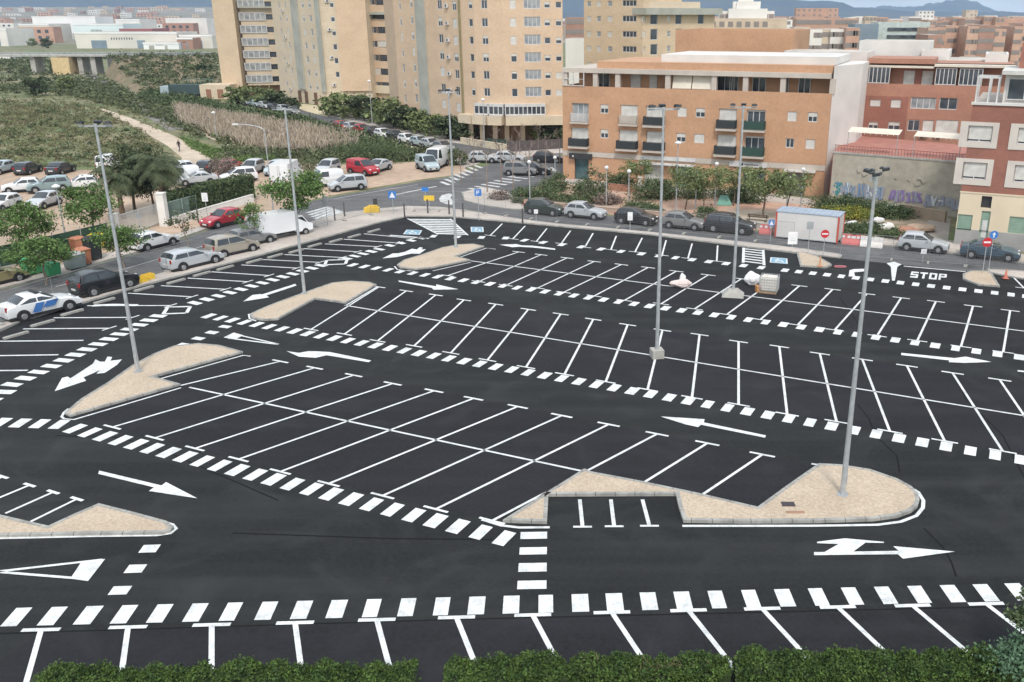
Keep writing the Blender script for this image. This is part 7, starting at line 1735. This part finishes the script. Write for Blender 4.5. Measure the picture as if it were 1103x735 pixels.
# recycling containers
def bin_(px, label, m, w_, d_, h, lid=None, yaw=LS, tag_=None):
    t = thing("waste_container", label, "waste container", G(*px) + Vector((0, 0, .12)), rad(yaw)); b = MB()
    pr = [(-w_ * .46, -d_ * .42), (w_ * .46, -d_ * .42), (w_ * .46, d_ * .42), (-w_ * .46, d_ * .42)]; tp_ = [(-w_ / 2, -d_ / 2), (w_ / 2, -d_ / 2), (w_ / 2, d_ / 2), (-w_ / 2, d_ / 2)]
    A = [b.vert((*q, .12)) for q in pr]; B_ = [b.vert((*q, h * .85)) for q in tp_]; b.face(A[::-1]); b.face(B_)
    for i in range(4): b.face((A[i], A[(i + 1) % 4], B_[(i + 1) % 4], B_[i]))
    b.build("body", m, t); b = MB(); b.box(-w_ / 2 - .03, w_ / 2 + .03, -d_ / 2 - .03, d_ / 2 + .03, h * .85, h * .9)
    c = [b.vert((x * 1.0, y * 1.0, h * .9)) for x, y in tp_]; q = [b.vert((x * .6, y * .5, h)) for x, y in tp_]; b.face(q)
    for i in range(4): b.face((c[i], c[(i + 1) % 4], q[(i + 1) % 4], q[i]))
    b.build("lid", lid or m, t)
    b = MB()
    for x in (-w_ * .38, w_ * .38):
        for y in (-d_ * .35, d_ * .35): b.tube((x, y - .03, .07), (x, y + .03, .07), .07, n=8)
    b.build("castor", M_DARK, t)
M_OR = mat("orange_container", (.46, .19, .11), .6)
bin_((82, 291), "grey waste container with pale lid left of the orange one", mat("bin_grey", (.20, .24, .24), .5), 1.3, 1.0, 1.3, mat("bin_lid", (.38, .39, .38), .5))
bin_((91, 287), "orange-red container right of the grey waste container", M_OR, .9, .9, 1.4)
bin_((102, 281), "tall black waste container leaning beside the orange one", mat("bin_black", (.03, .035, .035), .5), 1.0, .9, 1.9)
bin_((86, 273), "orange container farther back on the pavement by the fence", M_OR, 1.0, .9, 1.3)
bin_((106, 268), "yellow container behind the tall black one", M_YEL, 1.0, .9, 1.2)
bin_((36, 297), "bright green container seen through the low spreading street tree", mat("bin_green", (.06, .34, .14), .5), 1.2, .9, 1.3)
bin_((57, 299), "small green container under the low spreading street tree's right side", mat("bin_green", (.06, .34, .14), .5), 1.0, .9, 1.1)
# bollards
bm_ = MB(); bm_.tube((0, 0, 0), (0, 0, .85), .06, .05, 8); bm_.sphere((0, 0, .87), .07, .07, .06); BM = bm_.mesh("bollard", mat("bollard_paint", (.09, .08, .08), .5))
for u, v, lab in ((214, 241, "dark reddish bollard left of the grey-white sign"), (361, 239, "dark bollard at the zebra crossing, left one"), (371.5, 234.5, "dark bollard at the zebra crossing, right one"), (461, 231, "dark bollard below the wide yellow board"), (484, 232, "dark bollard left of the third mast"), (499, 235, "dark grey bollard right of the third mast"), (563, 241.5, "small dark bollard on the rear pavement below the dark green hatchback"), (436, 235.5, "dark bollard at the lot's back corner")):
    o = link("bollard", BM); o.location = G(u, v) + Vector((0, 0, .1)); o.scale = (1.3, 1.3, 1.5); tag(o, lab, "bollard", "dark bollards")
# park low walls, benches
wall_obj("garden_wall", (565, 221.5), (640, 228.5), .3, .55, M_TERRA, "low terracotta garden wall behind the dark green and silver hatchbacks"); wall_obj("garden_wall", (640, 228.5), (770, 240), .3, .55, mat("pinkish_wall", (.48, .34, .26), .9, (.42, .30, .23), .6), "low pinkish garden wall behind the black and grey hatchbacks")
wall_obj("garden_wall", (655, 205), (690, 208), .3, .7, M_BRK_RED2, "short brick planter wall under the green shrub by the shops"); wall_obj("garden_wall", (806, 245), (860, 251), .4, .5, M_CONC, "low pale wall behind the navy SUV")
b = MB(); b.box(-.2, .2, -.2, .2, 0, 2.2); b.box(-.25, .25, -.25, .25, 2.2, 2.3); o = b.build("stone_pier", M_STONE); o.location = G(689, 214); tag(o, "pale stone pier in the park left of the large dark shrub", "pier")
def bench(px, label):
    t = thing("park_bench", label, "bench", G(*px), rad(ST), "dark benches in the park")
    b = MB()
    for i in range(3): b.box(-1.0, 1.0, -.25 + i * .17, -.12 + i * .17, .42, .46)
    b.build("seat", M_BARK, t); b = MB()
    for i in range(2): b.box(-1.0, 1.0, .28, .31, .6 + i * .16, .72 + i * .16)
    b.build("backrest", M_BARK, t)
    for x in (-.8, .8): b = MB(); b.box(x - .04, x + .04, -.25, .3, 0, .42); b.box(x - .04, x + .04, .27, .3, .42, .9); b.build("leg", M_DARK, t)
bench((763, 240), "dark bench behind the navy SUV's bonnet"); bench((815, 242), "dark bench left of the white site cabin")
# playground slide / greenish structure
b = MB(); b.poly([(-.8, 0, .1), (.8, 0, .1), (.5, 1.0, .9), (-.3, 1.0, .9)]); b.box(-.8, .8, -.02, .02, 0, .12); b.box(-.3, .5, 1.0, 1.06, 0, .9); o = b.build("play_ramp", mat("green_rubber", (.16, .34, .27), .7)); o.location = G(780, 222); tag(o, "small green sloped play element in the park", "play element")
# graffiti wall and yard behind
w0 = G(893, 219.5); w1 = G(1044, 235.6); e = w1 - w0; L_ = e.length; an = math.atan2(e.y, e.x); hW = Zat(171, (w0.y + w1.y) / 2) 
t = thing("graffiti_wall", "long grey-beige retaining wall with blue, white and purple graffiti at its foot", "wall", w0, an)
M_GW = mat("stained_concrete", (.46, .42, .345), .95, (.35, .32, .26), .28, 8, .35, .65, stretch=(1, 1, .5), fine=.12, fscale=1.5)
b = MB(); b.box(0, L_, 0, .35, 0, hW); b.build("wall", M_GW, t)
b = MB(); b.box(-.05, L_, -.06, .4, hW, hW + .15); b.build("coping", M_CONC, t)
cols3 = [mat("spray_white", (.60, .62, .62), .8), mat("spray_blue", (.12, .25, .42), .8), mat("spray_teal", (.06, .26, .28), .8), mat("spray_purple", (.24, .16, .36), .8), mat("spray_grey", (.30, .31, .36), .8)]
rr = random.Random(8); b = MB()
def blobs(x0, x1, z0, z1, n, mis):
    for i in range(n):
        cx_, cz_ = rr.uniform(x0, x1), rr.uniform(z0, z1); r = rr.uniform(.12, .4); k = rr.randint(4, 7); a0 = rr.uniform(0, 6); y = -.004 - .0012 * (len(b.f) % 18)
        b.poly([(cx_ + r * rr.uniform(.5, 1) * math.cos(a0 + 6.28 * j / k), y, cz_ + r * rr.uniform(.6, 1.3) * math.sin(a0 + 6.28 * j / k)) for j in range(k)], rr.choice(mis))
z1_ = hW * .42
blobs(.3, 1.1, 1.0, z1_, 14, [2, 2, 1])
yy = [-.03]
def stroke(xa, za, xb_, zb_, wd, mi):
    dx, dz = xb_ - xa, zb_ - za; l = max(.05, math.hypot(dx, dz)); nx_, nz_ = -dz / l * wd / 2, dx / l * wd / 2; yy[0] -= .0006
    b.poly([(xa - nx_, yy[0], za - nz_), (xb_ - nx_, yy[0], zb_ - nz_), (xb_ + nx_, yy[0], zb_ + nz_), (xa + nx_, yy[0], za + nz_)], mi)
def piece(x0, x1, zb, zt, n, fill, line):
    for i in range(n):
        xa = x0 + (x1 - x0) * i / n; wd = (x1 - x0) / n; t0, t1 = zb + rr.uniform(-.1, .15), zt + rr.uniform(-.25, .15)
        for k in range(3):
            a, c = xa + rr.uniform(0, wd), xa + rr.uniform(0, wd); stroke(a, t0, c, t1, .22, rr.choice(fill))
        stroke(xa + wd * .1, rr.uniform(t0, t1), xa + wd * .9, rr.uniform(t0, t1), .16, rr.choice(fill))
        a, c = xa + rr.uniform(0, wd), xa + rr.uniform(0, wd); stroke(a, t0, c, t1, .07, line); stroke(a, t1, c + .1, rr.uniform(t0, t1), .07, line); stroke(c, t0, a + .15, rr.uniform(t0, t1), .06, line)
zb_ = .9
piece(1.0, 5.6, zb_, zb_ + 1.35, 9, [0, 4, 4], 1); piece(6.1, 9.2, zb_ + .1, zb_ + 1.1, 6, [3, 4, 4], 3); piece(9.5, 14.8, zb_ - .1, zb_ + .95, 9, [4, 0, 4], 4)
for i in range(14):
    x = rr.uniform(1.2, 13.5); z = rr.uniform(2.7, 3.7); stroke(x, z, x + rr.uniform(-.5, .5), z + rr.uniform(-.5, .5), rr.uniform(.15, .4), 5)
cols3.append(mat("faded_paint", (.435, .397, .325), .95, (.36, .33, .268), .5))
b.build("graffiti", cols3, t)
b = MB(); x = .1
while x < L_: b.box(x, x + .04, .1, .14, hW + .15, hW + .85); x += .3
b.box(0, L_, .09, .15, hW + .8, hW + .86); b.build("railing", mat("red_railing", (.33, .12, .09), .6), t)
# raised yard behind the wall, with awnings
yd = MB(); P = [w0 + Vector((0, .3, 0)), w1 + Vector((0, .3, 0)), w1 + Vector((6.5, 12, 0)), w0 + Vector((5.5, 15.5, 0))]
yd.prism([(p.x, p.y) for p in P], 0, hW - .02); tag(yd.build("raised_yard", mat("yard_tiles", (.42, .19, .15), .9, (.34, .15, .12), .8)), kind='structure')
def awning(u0, v0, u1, v1, label):
    Y0 = w0.y + (w1.y - w0.y) * (u0 - 893) / 151 + 2.0; Y1 = w0.y + (w1.y - w0.y) * (u1 - 893) / 151 + 2.0
    A, B_ = Vector((XatY(u0, v0, Y0), Y0, 0)), Vector((XatY(u1, v1, Y1), Y1, 0)); e = B_ - A; t = thing("yard_awning", label, "awning", (A.x, A.y, hW), math.atan2(e.y, e.x), "pale awnings over the yard"); l = e.length
    b = MB(); b.poly([(0, 0, 2.0), (l, 0, 2.0), (l, 1.3, 2.4), (0, 1.3, 2.4)])
    for i in range(9): b.box(l * i / 9, l * i / 9 + .05, 0, .04, 1.85, 2.02)
    b.build("canopy", M_AWN, t)
    for x in (.1, l - .1):
        b = MB(); b.tube((x, .05, 0), (x, .05, 2.0), .04, n=6); b.build("post", M_GALV, t)
awning(911, 164, 966, 167, "long cream awning over the yard, beside the white party wall"); awning(982, 166, 1034, 170, "long cream awning over the yard, nearest the dark red house")
# back fence and rubble on the vacant plot
b = MB(); A, B_ = G(965, 234), G(1003, 243)
wall_obj("garden_wall", (975, 232), (1018, 240), .3, 1.0, mat("brown_wall", (.34, .26, .19), .95), "brown low wall between the vacant plot and the driveway")
rr = random.Random(12)
for u, v, m, lab, sx in ((955, 248, M_WW, "white slab of rubble in the vacant plot", .8), (938, 245, M_SW, "white bag of rubble right of the front mast's top", .5), (946, 240, M_SW, "white block behind the front mast top", .5), (975, 252, M_BRK_RED2, "reddish rubble heap in the vacant plot", 1.2), (990, 249, M_DIRT, "earth heap in the vacant plot", 1.3), (962, 226, M_SW, "pale rubble at the purple graffiti", .9), (982, 232, M_DARK, "dark discarded bags below the graffiti wall", .9), (958, 256, mat("purple_plastic", (.16, .08, .22), .5), "small purple tub behind the silver hatchback", .4), (918, 244, M_SW, "pale round slab right of the cabin", .6)):
    lumpy("rubble" if 'tub' not in lab else "plastic_tub", (u, v), sx, sx * .7, .35 if sx > .6 else .28, m, lab, "rubble" if 'tub' not in lab else "tub", z=.02, seed=int(u))
# person walking on the path
def person(px, label, shirt, trousers, head):
    p = G(*px); t = thing("person", label, "person", p, head); sc_ = 1.72
    J = {'pel': (0, 0, .53), 'waist': (0, 0, .62), 'chest': (.01, 0, .75), 'neck': (.01, 0, .845), 'head': (.015, 0, .90), 'crown': (.015, 0, .975),
         'hipL': (0, .05, .515), 'kneeL': (.10, .055, .29), 'ankL': (.07, .055, .045), 'toeL': (.16, .06, .02), 'hipR': (0, -.05, .515), 'kneeR': (-.01, -.055, .28), 'ankR': (-.15, -.055, .07), 'toeR': (-.09, -.06, .015),
         'shL': (.0, .105, .81), 'elL': (-.06, .135, .64), 'haL': (-.03, .14, .49), 'shR': (0, -.105, .81), 'elR': (.03, -.135, .64), 'haR': (.12, -.13, .51)}
    E = [('pel', 'waist'), ('waist', 'chest'), ('chest', 'neck'), ('neck', 'head'), ('head', 'crown'), ('pel', 'hipL'), ('hipL', 'kneeL'), ('kneeL', 'ankL'), ('ankL', 'toeL'), ('pel', 'hipR'), ('hipR', 'kneeR'), ('kneeR', 'ankR'), ('ankR', 'toeR'),
         ('chest', 'shL'), ('shL', 'elL'), ('elL', 'haL'), ('chest', 'shR'), ('shR', 'elR'), ('elR', 'haR')]
    rad_ = {'pel': .075, 'waist': .068, 'chest': .08, 'neck': .03, 'head': .05, 'crown': .038, 'hipL': .055, 'hipR': .055, 'kneeL': .034, 'kneeR': .034, 'ankL': .022, 'ankR': .022, 'toeL': .018, 'toeR': .018, 'shL': .036, 'shR': .036, 'elL': .025, 'elR': .025, 'haL': .018, 'haR': .018}
    K = list(J); me = bpy.data.meshes.new("body"); me.from_pydata([tuple(c * sc_ for c in J[k]) for k in K], [(K.index(a), K.index(c)) for a, c in E], [])
    o = link("body", me); sk = o.modifiers.new("skin", 'SKIN')
    for i, k in enumerate(K): me.skin_vertices[0].data[i].radius = (rad_[k] * sc_,) * 2; me.skin_vertices[0].data[i].use_root = (k == 'pel')
    su = o.modifiers.new("sub", 'SUBSURF'); su.levels = su.render_levels = 1
    dg = bpy.context.evaluated_depsgraph_get(); m2 = bpy.data.meshes.new_from_object(o.evaluated_get(dg)); bpy.data.objects.remove(o)
    m2.materials.clear()
    for m in (mat("skin", (.42, .27, .19), .6), shirt, trousers): m2.materials.append(m)
    for f in m2.polygons:
        z = f.center.z / sc_; y = abs(f.center.y) / sc_; f.material_index = 2 if z < .56 and y < .115 else (1 if z < .85 and not (z < .54) else 0); f.use_smooth = True
    link("body", m2, t)
    b = MB(); b.sphere((.005 * sc_, 0, .945 * sc_), .055 * sc_, .052 * sc_, .045 * sc_, 10, 6); b.build("hair", mat("dark_hair", (.03, .02, .015), .8), t, smooth=True)
person((193.5, 163.5), "person in dark clothes walking along the dirt path", mat("dark_jacket", (.03, .03, .04), .8), mat("dark_trousers", (.035, .035, .05), .8), rad(70))
# low dark fence and planters before the curved tower
wall_obj("low_wall", (497, 155), (546, 163), .3, .9, M_CREAM, "low cream wall before the curved tower's columns"); wall_obj("dark_fence", (546, 163), (606, 160), .15, 1.3, mat("dark_slats", (.10, .085, .085), .7), "dark slatted fence right of the low cream wall", "fence")
wall_obj("green_panel_fence", (525, 157.5), (545, 159.5), .15, 1.1, mat("dark_green_panel", (.04, .07, .055), .7), "short dark green fence under the columns", "fence")
# green court fence near leftmost tower
A, B_ = G(200, 103), G(232, 104)
t = thing("court_fence", "green sports-court fence left of the leftmost tower", "fence", A, math.atan2((B_ - A).y, (B_ - A).x)); l = (B_ - A).length
b = MB()
for i in range(8): b.tube((l * i / 7, 0, 0), (l * i / 7, 0, 4.0), .07, n=6)
b.box(0, l, -.05, .05, 3.9, 4.0); b.build("frame", mat("court_green", (.10, .22, .19), .6), t)
b = MB(); b.box(0, l, .05, .1, 0, 2.2); b.build("screen", mat("court_screen", (.07, .15, .13), .8), t)
t = thing("parked_truck", "dark lorry with pale cab at the court fence", "truck", G(190, 104.5), rad(-8)); b = MB(); b.box(-1, 9, -1.2, 1.2, .8, 2.9); b.build("cargo_box", mat("tarp_green", (.05, .08, .08), .8), t)
b = MB(); b.prism([(-3.2, -1.15), (-1.1, -1.15), (-1.1, 1.15), (-3.2, 1.15)], .5, 2.5); b.box(-3.22, -3.2, -1, 1, 1.5, 2.3, 1); b.build("cab", [P_['lblue'], M_CGLASS], t)
b = MB()
for x in (-2.3, 3, 6, 7.5): b.tube((x, -1.2, .45), (x, 1.2, .45), .45, n=12)
b.build("wheel", M_TYRE, t)
# concrete kerb blocks at the head of each left bay
kb = MB(); kb.box(-.75, .75, -.11, .11, 0, .13); kbm = kb.mesh("wheel_stop", M_KERB)
for i, (a, c) in enumerate(Lb[3:]):
    p = G(*a); e = (G(*c) - p).normalized(); o = link("wheel_stop", kbm); o.location = (p.x + e.x * .15 + .55, p.y + .95, .03); o.rotation_euler = (0, 0, rad(60)); tag(o, "low grey concrete kerb block heading a bay along the left kerb of the car park", "wheel stop", "concrete kerb blocks along the left bays")
# ---------------------------------------------------------------- haze: one closed box of even pale air
hb_ = MB(); hb_.box(-8500, 8500, -150, 11500, -1, 420); hm_ = bpy.data.materials.new("haze_air"); hm_.use_nodes = True
N = hm_.node_tree.nodes; L__ = hm_.node_tree.links
for n in list(N): N.remove(n)
pv = N.new("ShaderNodeVolumePrincipled"); pv.inputs['Color'].default_value = (.55, .74, 1, 1); pv.inputs['Density'].default_value = HAZE_D; pv.inputs['Anisotropy'].default_value = 0.1
mo = N.new("ShaderNodeOutputMaterial"); L__.new(pv.outputs[0], mo.inputs['Volume'])
tag(hb_.build("haze", hm_), kind='stuff')
